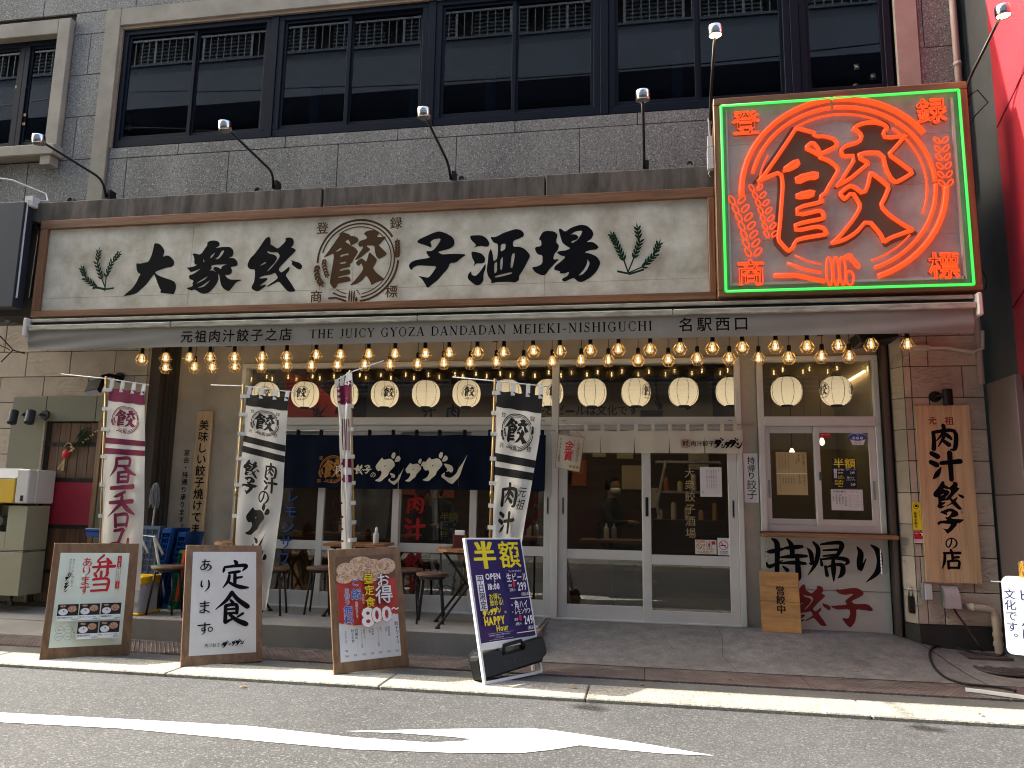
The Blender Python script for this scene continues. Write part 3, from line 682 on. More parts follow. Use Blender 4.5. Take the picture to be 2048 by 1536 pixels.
# entrance ramp, side apron, left pavement
def hgt(x, y):
    f = max(0, min(1, (y + 1.30) / 1.15)); f = f * f * (3 - 2 * f)
    h = .022 + .168 * f
    if x > 3.15:
        k = min(1, (x - 3.15) / .45); h = h * (1 - k) + (.022 + .085 * f) * k
    return h
g = MB(); g.grid(lambda u, v: (-.03 + 7 * u, -1.305 + 1.65 * v, hgt(-.03 + 7 * u, -1.305 + 1.65 * v)), 70, 20)
struct('entrance_ramp', g, rampm, smooth=True)
g = MB(); g.grid(lambda u, v: (-12 + 7.85 * u, -1.31 + 1.35 * v, .02 + .12 * v), 20, 6)
struct('pavement', g, concrete)
jm = flat('joint line', (.03, .028, .026), .9)
def jline(name, pts, hf, w_=.006, par=None):
    m = MB(); q = []
    for (x0, y0), (x1, y1) in zip(pts[:-1], pts[1:]):
        for i in range(9): q.append((x0 + (x1 - x0) * i / 8, y0 + (y1 - y0) * i / 8))
    for a, b_ in zip(q[:-1], q[1:]):
        dx, dy = b_[0] - a[0], b_[1] - a[1]; l = math.hypot(dx, dy)
        if l < 1e-6: continue
        nx, ny = -dy / l * w_, dx / l * w_
        m.add([(a[0] + nx, a[1] + ny, hf(*a) + .0022), (a[0] - nx, a[1] - ny, hf(*a) + .0022), (b_[0] - nx, b_[1] - ny, hf(*b_) + .0022), (b_[0] + nx, b_[1] + ny, hf(*b_) + .0022)], [(0, 1, 2, 3)])
    return struct(name, m, jm, par)
jline('pavement_joint', [(3.36, -.30), (3.42, -.75), (3.50, -1.29)], hgt)
jline('pavement_joint', [(1.6, -.05), (1.62, -.5), (1.58, -.9), (1.66, -1.29)], hgt, .0018)
pvh = lambda x, y: .02 + .12 * (y + 1.31) / 1.35
jline('pavement_joint', [(-4.62, -1.29), (-5.1, -.45)], pvh); jline('pavement_joint', [(-5.9, -1.29), (-6.5, -.35)], pvh); jline('pavement_joint', [(-9, -.80), (-4.2, -.80)], pvh)
# raised shop step
g = MB(); zt = .2
pts = [(-4.16, -1.14), (-.22, -1.14), (-.12, -1.10), (-.05, -.98), (-.035, .06), (-4.16, .06)]
n = len(pts)
g.add([(x, y, -.02) for x, y in pts] + [(x, y, zt - .012) for x, y in pts] + [(x * .999 + .0, y + (.012 if y < -.9 else 0), zt) for x, y in pts],
      [tuple(range(2 * n, 3 * n))] + [(i, (i + 1) % n, n + (i + 1) % n, n + i) for i in range(n)] + [(n + i, n + (i + 1) % n, 2 * n + (i + 1) % n, 2 * n + i) for i in range(n)])
struct('shop_step', g, concrete)
struct('step_edge_strip', MB().box(-.033, -.008, -1.06, .0, .03, .192), M('rust edge', (.2, .15, .12), .7, var=.3, scale=9))
# covers in the apron
mh = MB(); mh.lathe([(0, .012), (.05, .014), (.052, .009), (.1, .009), (.102, .014), (.15, .014), (.152, .009), (.2, .009), (.202, .014), (.235, .014), (.236, 0)], (3.83, -.82, hgt(3.83, -.82) - .004), 32)
tag(ob('manhole_cover', mh, M('old iron', (.07, .06, .055), .6, .4, var=.3, scale=9), smooth=False), 'round iron manhole cover in the apron by the black cable', 'manhole cover')
mh = MB(); mh.box(3.64, 4.0, -.58, -.34, .08, hgt(3.8, -.4) + .006)
tag(ob('drain_cover', mh, M('rusty plate', (.10, .07, .06), .6, .4, var=.3, scale=9), bevel=.004), 'square rusty drain lid beside the dark plinth', 'drain cover')

# painted markings, 4 mm sheets above the asphalt
paint = M('road paint', (.70, .70, .66), .7, var=.10, scale=14, bump=.3, bscale=120, detail=8, speck=(62, (.30, .30, .29), .70))
def sheet(name, pts, z, m, parent=None):
    vs, fs = fill([pts]); mb = MB(); mb.add([(x, y, z) for x, y in vs], fs)
    return struct(name, mb, m, parent, kind='print')
def G(px, py): q = P(px, py, z=.004); return (q.x, q.y)
tail = [G(-40, 1421), G(0, 1425), G(250, 1438), G(500, 1452), G(700, 1474), G(860, 1485), G(925, 1482), G(945, 1478), G(900, 1473), G(800, 1466), G(690, 1462), G(880, 1458), G(1058, 1456), G(1110, 1461), G(1180, 1471), G(1300, 1489), G(1428, 1511), G(1330, 1507), G(1200, 1495), G(1160, 1490), G(1105, 1499), G(1040, 1506), G(900, 1505), G(700, 1498), G(500, 1480), G(250, 1457), G(0, 1444), G(-40, 1442)]
sheet('road_arrow', tail, .004, paint)

# ================================================================== opposite side (seen in the glass)
oc = struct('far_kerb', MB().box(-30, 30, -8.35, -8.15, -.05, .12), kerbm)
struct('far_pavement', MB().box(-30, 30, -12, -8.35, -.05, .10), concrete)
fb = thing('facing_building', 'pale blue-grey apartment block with railed balconies across the street', 'building', (0, -10, 0))
fw = M('facing wall', (.15, .19, .26), .8, var=.08, scale=1)
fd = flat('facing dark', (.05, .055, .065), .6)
m = MB(); m.box(-26, 26, -16, -10.9, 0, 16.4); ob('wall', m, M('facing back wall', (.05, .05, .055), .8), fb)
for z in (2.6, 5.6, 8.6, 11.6, 14.6):
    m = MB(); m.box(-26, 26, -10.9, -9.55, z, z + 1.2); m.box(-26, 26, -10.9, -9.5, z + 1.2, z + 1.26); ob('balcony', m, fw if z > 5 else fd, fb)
    m = MB(); m.box(-26, 26, -9.62, -9.58, z + 1.98, z + 2.03)
    for i in range(260):
        xx = -26 + i * .2
        w_ = .03 if i % 7 == 0 else .011
        m.box(xx - w_, xx + w_, -9.61, -9.59, z + 1.26, z + 1.98)
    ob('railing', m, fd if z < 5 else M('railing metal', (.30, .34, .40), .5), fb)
    m = MB()
    for i in range(26):
        x0 = -25.5 + i * 2
        m.box(x0, x0 + 1.6, -10.88, -10.86, z - 1.6, z - .15)
    if z > 5: ob('shutter', m, fd, fb)
    m = MB()
    for i in range(26):
        x0 = -25.5 + i * 2
        for k in range(12): m.box(x0 + .05, x0 + 1.55, -10.86, -10.82, z - 1.55 + k * .115, z - 1.5 + k * .115)
    if z > 5: ob('louvre', m, M('louvre', (.30, .34, .40), .5), fb)['kind'] = 'stuff'

# ================================================================== the building
rb = thing('restaurant_building', 'grey granite building with a tan tiled ground floor holding the dumpling bar', 'building', (0, 0, 0))
HB = 8.4; YW = -.25  # roof line is out of view; height set so its shadow reaches the kerb
# upper wall core with openings
m = MB()
m.box(-18, -7.6, -.225, .4, 3.35, HB); m.box(-6.2, -5.36, -.225, .1, 3.35, HB)  # far left run is out of view, extended to carry the roof shadow
m.box(3.5, 4.08, -.225, .1, 3.35, HB); m.box(-5.36, 3.5, -.225, .1, 3.35, 5.46); m.box(-5.36, 3.5, -.225, .1, 7.05, HB)
m.box(-7.6, -6.2, -.225, .1, 3.35, 5.46); m.box(-7.6, -6.2, -.225, .1, 7.02, HB)
m.box(-18, 4.08, .4, 6, HB - .2, HB)
ob('wall', m, dkm, rb)
random.seed(3)
def panels(name, rows, mats, y0, y1, gap=.004, bev=.003):
    """rows: (z0, z1, [x joints])"""
    for z0, z1, xs in rows:
        for a, b in zip(xs[:-1], xs[1:]):
            if b - a < .03: continue
            e = random.uniform(-.0012, .0012)
            mb = MB(); mb.box(a + gap, b - gap, y0 + e, y1, z0 + gap, z1 - gap)
            ob(name, mb, random.choice(mats) if isinstance(mats, list) else mats, rb, bevel=bev)
panels('granite_panel', [
    (4.45, 5.32, [-5.36, -5.11, -3.79, -2.45, -1.07, .29, 1.66, 3.0, 3.5]),
    (5.32, 5.46, [-5.36, -4.45, -3.1, -1.75, -.42, .9, 2.25, 3.5]),
    (4.45, 5.34, [-7.6, -6.45, -5.58]), (5.34, 5.9, [-6.02, -5.85, -5.58]), (5.9, 6.45, [-6.02, -5.58]),
    (6.45, 7.0, [-6.02, -5.78, -5.58]), (7.0, 7.3, [-6.02, -5.58]), (7.3, 8.3, [-7.6, -6.5, -5.2, -3.9, -2.6, -1.3, 0, 1.3, 2.6, 4.0]),
    (4.45, 5.95, [3.72, 4.06]), (5.95, 6.5, [3.72, 3.77, 4.06]), (6.5, 7.3, [3.72, 4.06]),
], granite, -.25, -.222)
# window surrounds
m = MB(); m.box(-5.575, -5.365, -.285, -.2, 4.45, 7.28); m.box(-5.365, 3.5, -.285, -.2, 7.05, 7.28)
ob('window_surround', m, surround, rb, bevel=.006)
m = MB(); m.box(-5.365, -5.335, -.262, -.05, 5.46, 7.05); m.box(-5.335, 3.47, -.262, -.05, 7.01, 7.05)
ob('reveal_trim', m, M('sandy trim', (.30, .22, .15), .8, var=.1), rb)
m = MB(); m.box(3.50, 3.715, -.27, -.2, 4.9, 8.2); ob('pier', m, M('plaster pier', (.36, .30, .25), .85, var=.15, scale=2, bump=.2, bscale=80), rb, bevel=.006)
m = MB(); m.box(-6.2, -6.03, -.32, -.2, 5.5, 7.2); m.box(-7.6, -6.2, -.32, -.2, 7.0, 7.2)
ob('window_surround', m, surround, rb, bevel=.006)
m = MB(); m.box(-7.6, -5.99, -.40, -.2, 5.36, 5.5); ob('window_sill', m, surround, rb, bevel=.012)
m = MB(); m.box(-6.18, -6.04, -.38, -.2, 5.24, 5.36); ob('sill_bracket', m, surround, rb, bevel=.006)
# big window band
def uwin(x0, x1, z0, z1, splits, parent=rb, y=-.235):
    fr = MB(); fw_ = .07
    fr.box(x0, x1, y, y + .09, z0, z0 + fw_ + .02); fr.box(x0, x1, y, y + .09, z1 - fw_, z1)
    fr.box(x0, x0 + fw_, y, y + .09, z0 + fw_ + .02, z1 - fw_); fr.box(x1 - fw_, x1, y, y + .09, z0 + fw_ + .02, z1 - fw_)
    f = ob('window', fr, navyf, parent, bevel=.004)
    xs = [x0 + fw_] + splits + [x1 - fw_]
    for i in range(len(xs) - 1):
        a, b = xs[i], xs[i + 1]; off = .022 * (i % 2)
        s_ = MB(); w2 = .034; yy = y + .02 + off
        s_.box(a - .01, b + .01, yy, yy + .03, z0 + fw_ + .02, z0 + fw_ + .075); s_.box(a - .01, b + .01, yy, yy + .03, z1 - fw_ - .035, z1 - fw_)
        s_.box(a - .01, a + w2, yy, yy + .03, z0 + fw_ + .075, z1 - fw_ - .035); s_.box(b - w2, b + .01, yy, yy + .03, z0 + fw_ + .075, z1 - fw_ - .035)
        ob('sash', s_, navyf, f, bevel=.002)
        p_ = MB(); p_.box(a + w2 - .004, b - w2 + .004, yy + .012, yy + .018, z0 + fw_ + .07, z1 - fw_ - .03)
        ob('pane', p_, glass_u, f)
xb = [-5.335, -3.33, -1.40, .55, 2.53, 3.47]
sp = [[-4.36], [-2.39], [-.44], [1.54], []]
for i in range(5): uwin(xb[i] + (.0 if i == 0 else .045), xb[i + 1] - (.045 if i < 4 else 0), 5.47, 7.01, sp[i])
for x in xb[1:5]: mm_ = MB(); mm_.box(x - .043, x + .043, -.245, -.12, 5.47, 7.01); ob('mullion', mm_, navyf, rb, bevel=.003)
uwin(-7.5, -6.72, 5.5, 7.0, [], rb, -.22); uwin(-6.72, -6.21, 5.5, 7.0, [], rb, -.22)
for (px, py) in ((22, 176), (20, 232), (18, 250)):
    q = P(px + 20, py, y=-.2)
    mb = MB(); mb.obox((q.x - .08, -.207, q.z), (.17, 0, -.012), (0, .002, 0), (0, 0, .035)); lbl(ob('tape', mb, flat('masking tape', (.5, .36, .14), .7), rb), 'strip of tan tape on the window pane')
# dark rooms behind the upper windows
m = MB(); m.box(-7.6, 3.6, .1, .12, 5.3, 5.32)
m = MB(); D_ = flat('upper room', (.035, .035, .04), .9)
m.box(-7.6, 3.6, 2.6, 2.7, 5.2, 7.4); m.box(-7.6, 3.6, .12, 2.6, 5.1, 5.2); m.box(-7.6, 3.6, .12, 2.6, 7.3, 7.4); m.box(-7.7, -7.6, .12, 2.7, 5.1, 7.4); m.box(3.6, 3.7, .12, 2.7, 5.1, 7.4)
ob('upper_room', m, D_, rb)
for x in (-2.83, -1.62, -.73, 1.33):
    m = MB(); m.box(x - .055, x + .055, -.13, -.09, 5.5, 6.22); ob('room_post', m, flat('beige post', (.75, .56, .33), .7), rb)

# ledge over the sign
m = MB(); m.box(-6.05, -2.31, -.92, -.24, 4.285, 4.51); m.box(-2.29, .0, -.915, -.24, 4.285, 4.505); m.box(.015, 1.62, -.92, -.24, 4.285, 4.51); m.box(1.62, 3.78, -.92, -.24, 4.285, 4.5)
ob('ledge', m, ledgem, rb, bevel=.008)
m = MB(); m.box(-6.05, 3.78, -.85, -.24, 3.25, 4.283); ob('fascia_box', m, flat('fascia core', (.05, .04, .035), .8), rb)

# ground floor tile piers
core = MB()
core.box(-18, -4.43, -.235, .3, 0, 3.35)
ob('tile_backing', core, flat('mortar', (.07, .055, .045), .9), rb)
core = MB(); core.box(3.40, 4.06, -.235, .3, 0, 3.35); ob('tile_backing', core, flat('mortar', (.07, .055, .045), .9), rb)
tz = [.31, .60, .91, 1.2, 1.49, 1.785, 2.08, 2.38, 2.68, 2.975, 3.3]
def bevel_tile(x0, x1, y0, y1, z0, z1):
    mb = MB(); e = .003; s = 1 if x1 > x0 else -1
    vs = [(x0, y0, z0 + e), (x0, y0, z1 - e), (x1, y1, z1 - e), (x1, y1, z0 + e)]
    vs += [(x - s * .0, y + .03, z) for x, y, z in vs]
    mb.add(vs, [(0, 1, 2, 3), (7, 6, 5, 4), (0, 4, 5, 1), (3, 2, 6, 7), (1, 5, 6, 2), (0, 3, 7, 4)])
    ob('stone_tile', mb, random.choice(slate_m), rb)
rx = [[3.375, 3.46, 3.60, 4.07], [3.375, 3.42, 3.86, 4.07], [3.375, 3.44, 3.59, 4.07], [3.375, 3.44, 3.88, 4.07], [3.375, 3.44, 3.59, 4.07], [3.375, 3.44, 3.88, 4.07], [3.375, 3.44, 3.59, 4.07], [3.375, 3.44, 3.89, 4.07], [3.375, 3.44, 3.60, 4.07], [3.375, 3.44, 3.89, 4.07]]
for i in range(10):
    panels('stone_tile', [(tz[i], tz[i + 1], rx[i])], slate_m, -.25, -.235)
    bevel_tile(3.371, 3.30, -.25, -.13, tz[i], tz[i + 1])
m = MB(); m.prism([(3.30, .1), (4.07, .1), (4.07, 3.3), (3.30, 3.3)], -.10, .3)
ob('pier', m, flat('pier core', (.06, .05, .04), .9), rb)
m = MB(); m.box(3.375, 4.03, -.262, -.2, .02, .307); m.add([(3.375, -.262, .02), (3.375, -.262, .307), (3.29, -.13, .307), (3.29, -.13, .02)], [(0, 1, 2, 3)])
ob('plinth', m, basem, rb)
random.seed(11)
for i in range(10):
    z0, z1 = tz[i], tz[i + 1]
    xs = [-4.58]; x = -4.74 if i % 2 else -5.0
    while x > -8.4: xs.append(x); x -= .575
    xs.append(-8.6); xs = sorted(xs)
    if z1 > 2.5: panels('stone_tile', [(z0, z1, xs)], slate_m, -.25, -.235)
    else: panels('stone_tile', [(z0, z1, [-8.6, -8.0, -7.4, -6.8, -6.25])], slate_m, -.25, -.235)
    bevel_tile(-4.576, -4.43, -.25, -.13, z0, z1)
m = MB(); m.box(-4.60, -4.42, -.10, .3, 0, 3.3); ob('pier', m, flat('pier core', (.06, .05, .04), .9), rb)
# shutter guide rails each side
for x0, s in ((-4.42, 1), (3.225, 1)):
    m = MB(); m.box(x0, x0 + .03, -.14, .02, .12, 3.3); m.box(x0 + .036, x0 + .05, -.10, .02, .12, 3.3); m.box(x0 + .056, x0 + .075, -.06, .02, .12, 3.3)
    ob('shutter_rail', m, M('rail metal', (.10, .085, .075), .45, .6), rb)
# stucco walls of the shop front
m = MB()
m.box(-4.345, -3.52, .0, .15, .02, 3.3)                # left of the glazing
m.box(-3.52, 1.905, .0, .15, 2.835, 3.3)               # over the glazing
m.box(1.905, 2.055, .0, .15, .02, 3.3)                 # pier between door and hatch
m.box(2.055, 3.215, .0, .15, 2.835, 3.3)
ob('stucco_wall', m, stucco, rb)
m = MB(); m.box(-4.42, 3.3, -.9, .0, 3.3, 3.33); ob('soffit', m, flat('soffit grey', (.25, .23, .2), .8), rb)

# ------------------------------------------------------------------ glazing of the shop front
def framebars(bars, name, mat=alu, parent=rb, bev=.004):
    m = MB()
    for b_ in bars: m.box(*b_)
    return ob(name, m, mat, parent, bevel=bev)
YF0, YF1 = -.05, .05
fr = framebars([(-3.54, 1.9, YF0, YF1, 2.785, 2.835), (-3.54, -3.485, YF0, YF1, .2, 2.785), (-.01, .06, YF0 - .005, YF1, .19, 2.785), (1.845, 1.9, YF0, YF1, .19, 2.785),
                (-3.485, -.01, YF0, YF1, 2.14, 2.225), (.06, 1.845, YF0, YF1, 2.14, 2.225),
                (-3.485, -.01, -.03, .06, 2.07, 2.14), (.06, 1.845, -.03, .06, 2.09, 2.14), (-3.485, -.01, -.06, .06, .195, .215), (.06, 1.845, -.06, .06, .185, .205)], 'shop_window')
for a, b_ in ((-3.485, -.01), (.06, 1.845)):
    m = MB(); m.box(a, b_, .005, .011, 2.225, 2.785); ob('pane', m, glass_s, fr)
for x, z in ((-.10, 2.185), (.12, 2.185), (1.79, 2.185), (-3.3, 2.185)):
    m = MB(); m.box(x - .022, x + .022, -.053, -.05, z - .006, z + .006); ob('weep_cap', m, alu_d, fr)
def sliding(name, x0, x1, z0, z1, zm, zb, y, sl=.075, sr=.075, handle=None, hd=0):
    m = MB(); d = .034
    m.box(x0, x0 + sl, y, y + d, z0, z1); m.box(x1 - sr, x1, y, y + d, z0, z1)
    m.box(x0 + sl, x1 - sr, y + .002, y + d - .002, z1 - .05, z1); m.box(x0 + sl, x1 - sr, y + .002, y + d - .002, zm - .048, zm + .048); m.box(x0 + sl, x1 - sr, y + .002, y + d - .002, z0, zb)
    o = ob(name, m, alu, rb, bevel=.003)
    for a, b_ in ((zb, zm - .048), (zm + .048, z1 - .05)):
        p_ = MB(); p_.box(x0 + sl - .003, x1 - sr + .003, y + .014, y + .020, a - .003, b_ + .003); ob('pane', p_, glass_s, o)
    if handle:
        h = MB(); h.box(handle - .012, handle + .012, y - .004, y, 1.22, 1.40); h.box(handle - .006, handle + .006, y - .0055, y - .004, 1.235, 1.385, 1)
        ob('handle', h, [alu_d, blackm], o)
    return o
for i, (a, b_) in enumerate(((-3.485, -2.50), (-2.56, -1.64), (-1.71, -.80), (-.87, -.012))):
    sliding('sliding_door', a, b_, .215, 2.07, .845, .365, -.025 if i % 2 else .02, handle=(-.045 if i == 3 else None))
sliding('sliding_door', .062, .99, .205, 2.09, .83, .335, .0, .09, .08, handle=.11)
d2 = sliding('sliding_door', .915, 1.843, .205, 2.09, .80, .31, -.042, .085, .09, handle=1.80)
h = MB(); h.box(.945, .975, -.047, -.042, 1.22, 1.41); lbl(ob('handle', h, blackm, d2), 'black recessed pull')
# serving hatch
fr2 = framebars([(2.06, 3.21, YF0, YF1, 2.785, 2.835), (2.06, 2.12, YF0, YF1, 1.10, 2.785), (3.155, 3.21, YF0, YF1, 1.10, 2.785), (2.12, 3.155, YF0 - .01, YF1, 2.13, 2.225), (2.12, 3.155, -.03, YF1, 1.10, 1.165)], 'serving_hatch')
m = MB(); m.box(2.12, 3.155, .005, .011, 2.225, 2.785); ob('pane', m, glass_s, fr2)
for a, b_, y in ((2.12, 2.65, .01), (2.585, 3.155, -.028)):
    m = MB(); m.box(a, a + .055, y, y + .03, 1.165, 2.13); m.box(b_ - .065, b_, y, y + .03, 1.165, 2.13); m.box(a + .055, b_ - .065, y, y + .03, 1.165, 1.225); m.box(a + .055, b_ - .065, y, y + .03, 2.065, 2.13)
    s_ = ob('sash', m, alu, fr2, bevel=.003)
    m = MB(); m.box(a + .052, b_ - .062, y + .012, y + .018, 1.22, 2.07); ob('pane', m, glass_s, fr2)
for x, y in ((2.155, .008), (3.12, -.03)):
    m = MB(); m.box(x - .010, x + .010, y - .004, y, 1.42, 1.60); ob('handle', m, alu_d, fr2)
m = MB(); m.box(2.62, 2.64, -.035, -.028, 1.60, 1.68); m.cyl((2.63, -.045, 1.62), (2.63, -.03, 1.62), .012); ob('latch', m, chrome, fr2)
# panel with takeaway lettering under the hatch
pm = M('panel paint', (.50, .50, .44), .6, col2=(.40, .41, .37), scale=2.5, detail=6)
m = MB(); m.box(2.05, 3.215, -.03, .1, .56, 1.085); m.box(2.05, 3.215, -.03, .1, .12, .555)
hp = tag(ob('takeaway_sign', m, pm, bevel=.002), 'grey-white wall panel painted with large black and red takeaway characters', 'sign')
fr_ = lambda X, Y: (2.05 + ((X - 400) - (Y - 480) * .045) / 1325 * 1.16, 1.04 - (Y - 480) / 950 * .845)
for k in '持帰リ': S = Sheet(wallf(-.03)); S.raw(k, fr_, ink); S.done('character', hp)
for k, cx_, cy_, q in (('gyo', 925, 1180, 425), ('ko2', 1352.5, 1192.5, 415)): vs, fs = outline(k); S = Sheet(wallf(-.03)); S.put([fr_(cx_ + x * q, cy_ - y * q) for x, y in vs], fs, dred); S.done('character', hp)
# shelf and chains
m = MB(); m.box(2.04, 3.26, -.22, -.052, 1.052, 1.09); sh = tag(ob('hatch_shelf', m, counter_w, bevel=.004), 'narrow wooden shelf under the takeaway hatch', 'shelf')
for x in (2.10, 3.14):
    m = MB()
    for k in range(18):
        z = 1.04 - k * .013 - (0 if x < 3 else .09); m.box(x - .005, x + .005, -.04, -.036, z - .005, z + .004)
    ob('chain', m, chrome, sh)['kind'] = 'stuff'

# ================================================================== neighbours
nb = thing('red_building', 'red painted neighbouring building past the dark gap', 'building', (8, -2, 0))
m = MB(); m.box(4.15, 12, -1.95, -.74, 0, 12); ob('wall', m, redwall, nb)
m = MB(); m.box(4.152, 12, -.74, 6, 0, 12); ob('side_wall', m, greywall, nb)
for a, b_ in ((5.3, .05), (3.6, -.05)):
    m = MB(); m.obox((4.148, -1.95, a), (0, 1.2, -.5), (0, .006, .014), (-.004, 0, 0)); ob('wall_crack', m, flat('dark red groove', (.12, .003, .008), .8), nb)
m = MB(); m.box(4.085, 4.145, -.82, -.262, .05, 1.47); m.box(4.085, 4.145, -.82, -.262, 1.478, 2.5)
tag(ob('steel_cladding', m, brown_steel, bevel=.004), 'brown sheet steel screen beside the tan pier', 'screen')
pk = M('pinkish pipe', (.42, .30, .27), .5)
m = MB(); m.tube([(4.045, -.29, 4.4), (4.045, -.29, 8.3)], .032, 10); m.tube([(4.045, -.29, 5.7), (4.045, -.29, 5.74)], .038, 10)
m.tube([(4.045, -.27, 2.5), (4.045, -.27, 3.32)], .03, 10)
tag(ob('downpipe', m, pk, smooth=True), 'slim painted downpipe at the corner of the granite wall', 'pipe')
# ================================================================== signs on the fascia
YS = -.9
sg = thing('fascia_sign', 'long weathered beige fascia sign with big black brush characters and brown frame', 'sign', (-2, YS, 3.7))
x0, x1, z0, z1 = -5.53, 1.60, 3.205, 4.285
for nm, bx, mt in (('frame_rail', (x0, x1, YS - .05, -.84, z1 - .095, z1), oak), ('frame_rail', (x0, x1, YS - .05, -.84, z0, z0 + .07), oak),
                   ('frame_post', (x0, x0 + .09, YS - .048, -.84, z0 + .07, z1 - .095), oakz), ('frame_post', (x1 - .06, x1, YS - .048, -.84, z0 + .07, z1 - .095), oakz)):
    m = MB(); m.box(*bx); ob(nm, m, mt, sg, bevel=.005)
xs = [-5.44, -3.72, -1.93, .01, 1.54]
for a, b_ in zip(xs[:-1], xs[1:]):
    for c, d in ((3.275, 3.415), (3.417, 4.19)):
        m = MB(); m.box(a + .001, b_ - .001, YS - .012, -.86, c, d); ob('face_panel', m, signface, sg, bevel=.0015)
for k, x, z, h in (('dai', -4.168, 3.702, .569), ('shu', -3.45, 3.701, .576), ('gyo', -2.777, 3.704, .592), ('ko', -1.054, 3.69, .585), ('sake', -.438, 3.691, .56), ('ba', .214, 3.699, .575)):
    S = Sheet(wallf(YS - .012)); S.mark(k, x, z, h, ink); S.done('character', sg)
S = Sheet(wallf(YS - .012)); S.crest(-1.886, 3.712, .425, inkb); S.done('crest', sg)
S = Sheet(wallf(YS - .012))
S.ear([(-4.68, 3.50), (-4.80, 3.53), (-4.93, 3.62), (-4.99, 3.74)], inkg, 8, .052, .0105, .013)
S.ear([(-4.68, 3.50), (-4.74, 3.62), (-4.81, 3.78), (-4.80, 3.92)], inkg, 8, .052, .0105, .013)
S.ear([(-4.68, 3.47), (-4.68, 3.64), (-4.63, 3.78), (-4.55, 3.88)], inkg, 8, .052, .0105, .013)
S.ribbon([(-4.82, 3.52), (-4.68, 3.49), (-4.57, 3.50)], .02, inkg); S.done('grain_motif', sg); S = Sheet(wallf(YS - .012))
S.ear([(.80, 3.50), (.76, 3.62), (.70, 3.76), (.65, 3.87)], inkg, 8, .052, .0105, .013)
S.ear([(.80, 3.49), (.86, 3.64), (.91, 3.78), (.89, 3.93)], inkg, 8, .052, .0105, .013)
S.ear([(.80, 3.48), (.94, 3.54), (1.04, 3.64), (1.09, 3.76)], inkg, 8, .052, .0105, .013)
S.ribbon([(.70, 3.50), (.82, 3.47), (.95, 3.51)], .02, inkg)
S.done('grain_motif', sg)

# big lit sign
YB = -1.0
bs = thing('neon_sign', 'big square neon sign with glowing orange character and green outline above the awning', 'sign', (2.7, YB, 4.1))
x0, x1, z0, z1 = 1.605, 3.80, 3.20, 5.12
for nm, bx, mt in (('frame_rail', (x0, x1, YB - .04, -.86, z1 - .07, z1), oak), ('frame_rail', (x0, x1, YB - .04, -.86, z0, z0 + .055), oak),
                   ('frame_post', (x0, x0 + .065, YB - .038, -.86, z0 + .055, z1 - .07), oakz), ('frame_post', (x1 - .07, x1, YB - .038, -.86, z0 + .055, z1 - .07), oakz)):
    m = MB(); m.box(*bx); ob(nm, m, mt, bs, bevel=.005)
zz = [3.255, 3.72, 4.19, 4.66, 5.05]
for c, d in zip(zz[:-1], zz[1:]):
    m = MB(); m.box(x0 + .066, x1 - .071, YB - .004, -.87, c + .0008, d - .0008); ob('face_panel', m, signface2, bs, bevel=.001)
m = MB()
for bx in ((x0 + .11, x0 + .125, 3.3, 5.0), (x1 - .14, x1 - .118, 3.3, 4.98)): m.box(bx[0], bx[1], YB - .03, YB - .004, bx[2], bx[3])
m.box(x0 + .12, x1 - .13, YB - .03, YB - .004, 3.302, 3.327)
ob('cable_trunking', m, flat('trunking grey', (.5, .45, .42), .5), bs)
neo = M('orange neon', (.12, .012, .002), .4, emis=.225, ecol=(1.0, .075, .010))
neg = M('green neon', (.01, .10, .02), .4, emis=.175, ecol=(.06, 1.0, .13))
m = MB(); gz = YB - .05
q = [(x0 + .068, gz, z1 - .085), (x1 - .075, gz, z1 - .085), (x1 - .075, gz, z0 + .045), (x0 + .068, gz, z0 + .045)]
for a, b_ in zip(q, q[1:] + q[:1]): m.tube([a, b_], .0125, 8)
ob('green_tube', m, neg, bs, smooth=True)
# painted character behind the tubes
cx, cz, R = 2.70, 4.17, .865
S = Sheet(wallf(YB - .004)); brn = flat('olive brown paint', (.14, .105, .07), .6)
S.mark('lg', cx - .068 * R, cz + .026 * R, 1.414 * R * 1.045, brn)
for ch, x, y in (('登', -.93, .80), ('録', .92, .80), ('商', -.93, -.87), ('標', .93, -.86)): S.char(ch, cx + x * R, cz + y * R, .30 * R, brn, .029)
S.done('painted_character', bs)
def inset(l, d):
    A = sum(l[i][0] * l[(i + 1) % len(l)][1] - l[(i + 1) % len(l)][0] * l[i][1] for i in range(len(l)))
    s = 1 if A > 0 else -1; o = []
    for i in range(len(l)):
        a, b_, c = l[i - 1], l[i], l[(i + 1) % len(l)]
        e1 = (b_[0] - a[0], b_[1] - a[1]); e2 = (c[0] - b_[0], c[1] - b_[1])
        n1 = (-e1[1], e1[0]); n2 = (-e2[1], e2[0]); l1 = math.hypot(*n1) or 1; l2 = math.hypot(*n2) or 1
        nx, ny = n1[0] / l1 + n2[0] / l2, n1[1] / l1 + n2[1] / l2; ln = math.hypot(nx, ny) or 1
        o.append((b_[0] + nx / ln * d * s, b_[1] + ny / ln * d * s))
    return o
def tube_loop(m, l, r, y=YB - .035, closed=True): m.tube([(x, y, z) for x, z in l], r, 6, closed)
m = MB()
for i, l in enumerate(loops_of('lg')):
    hole = i in (1, 2, 3, 4)
    pl = [(cx - .068 * R + x * 1.414 * R, cz + .026 * R + z * 1.414 * R) for x, z in l]
    tube_loop(m, inset(chaikin(pl), -.004 if hole else .018), .0195)
ob('neon_character', m, neo, bs, smooth=True)
m = MB()
def arct(r, a0, a1, w_): m.tube([(cx + r * math.cos(math.radians(a0 + (a1 - a0) * i / 40)), YB - .035, cz + r * math.sin(math.radians(a0 + (a1 - a0) * i / 40))) for i in range(41)], w_, 6)
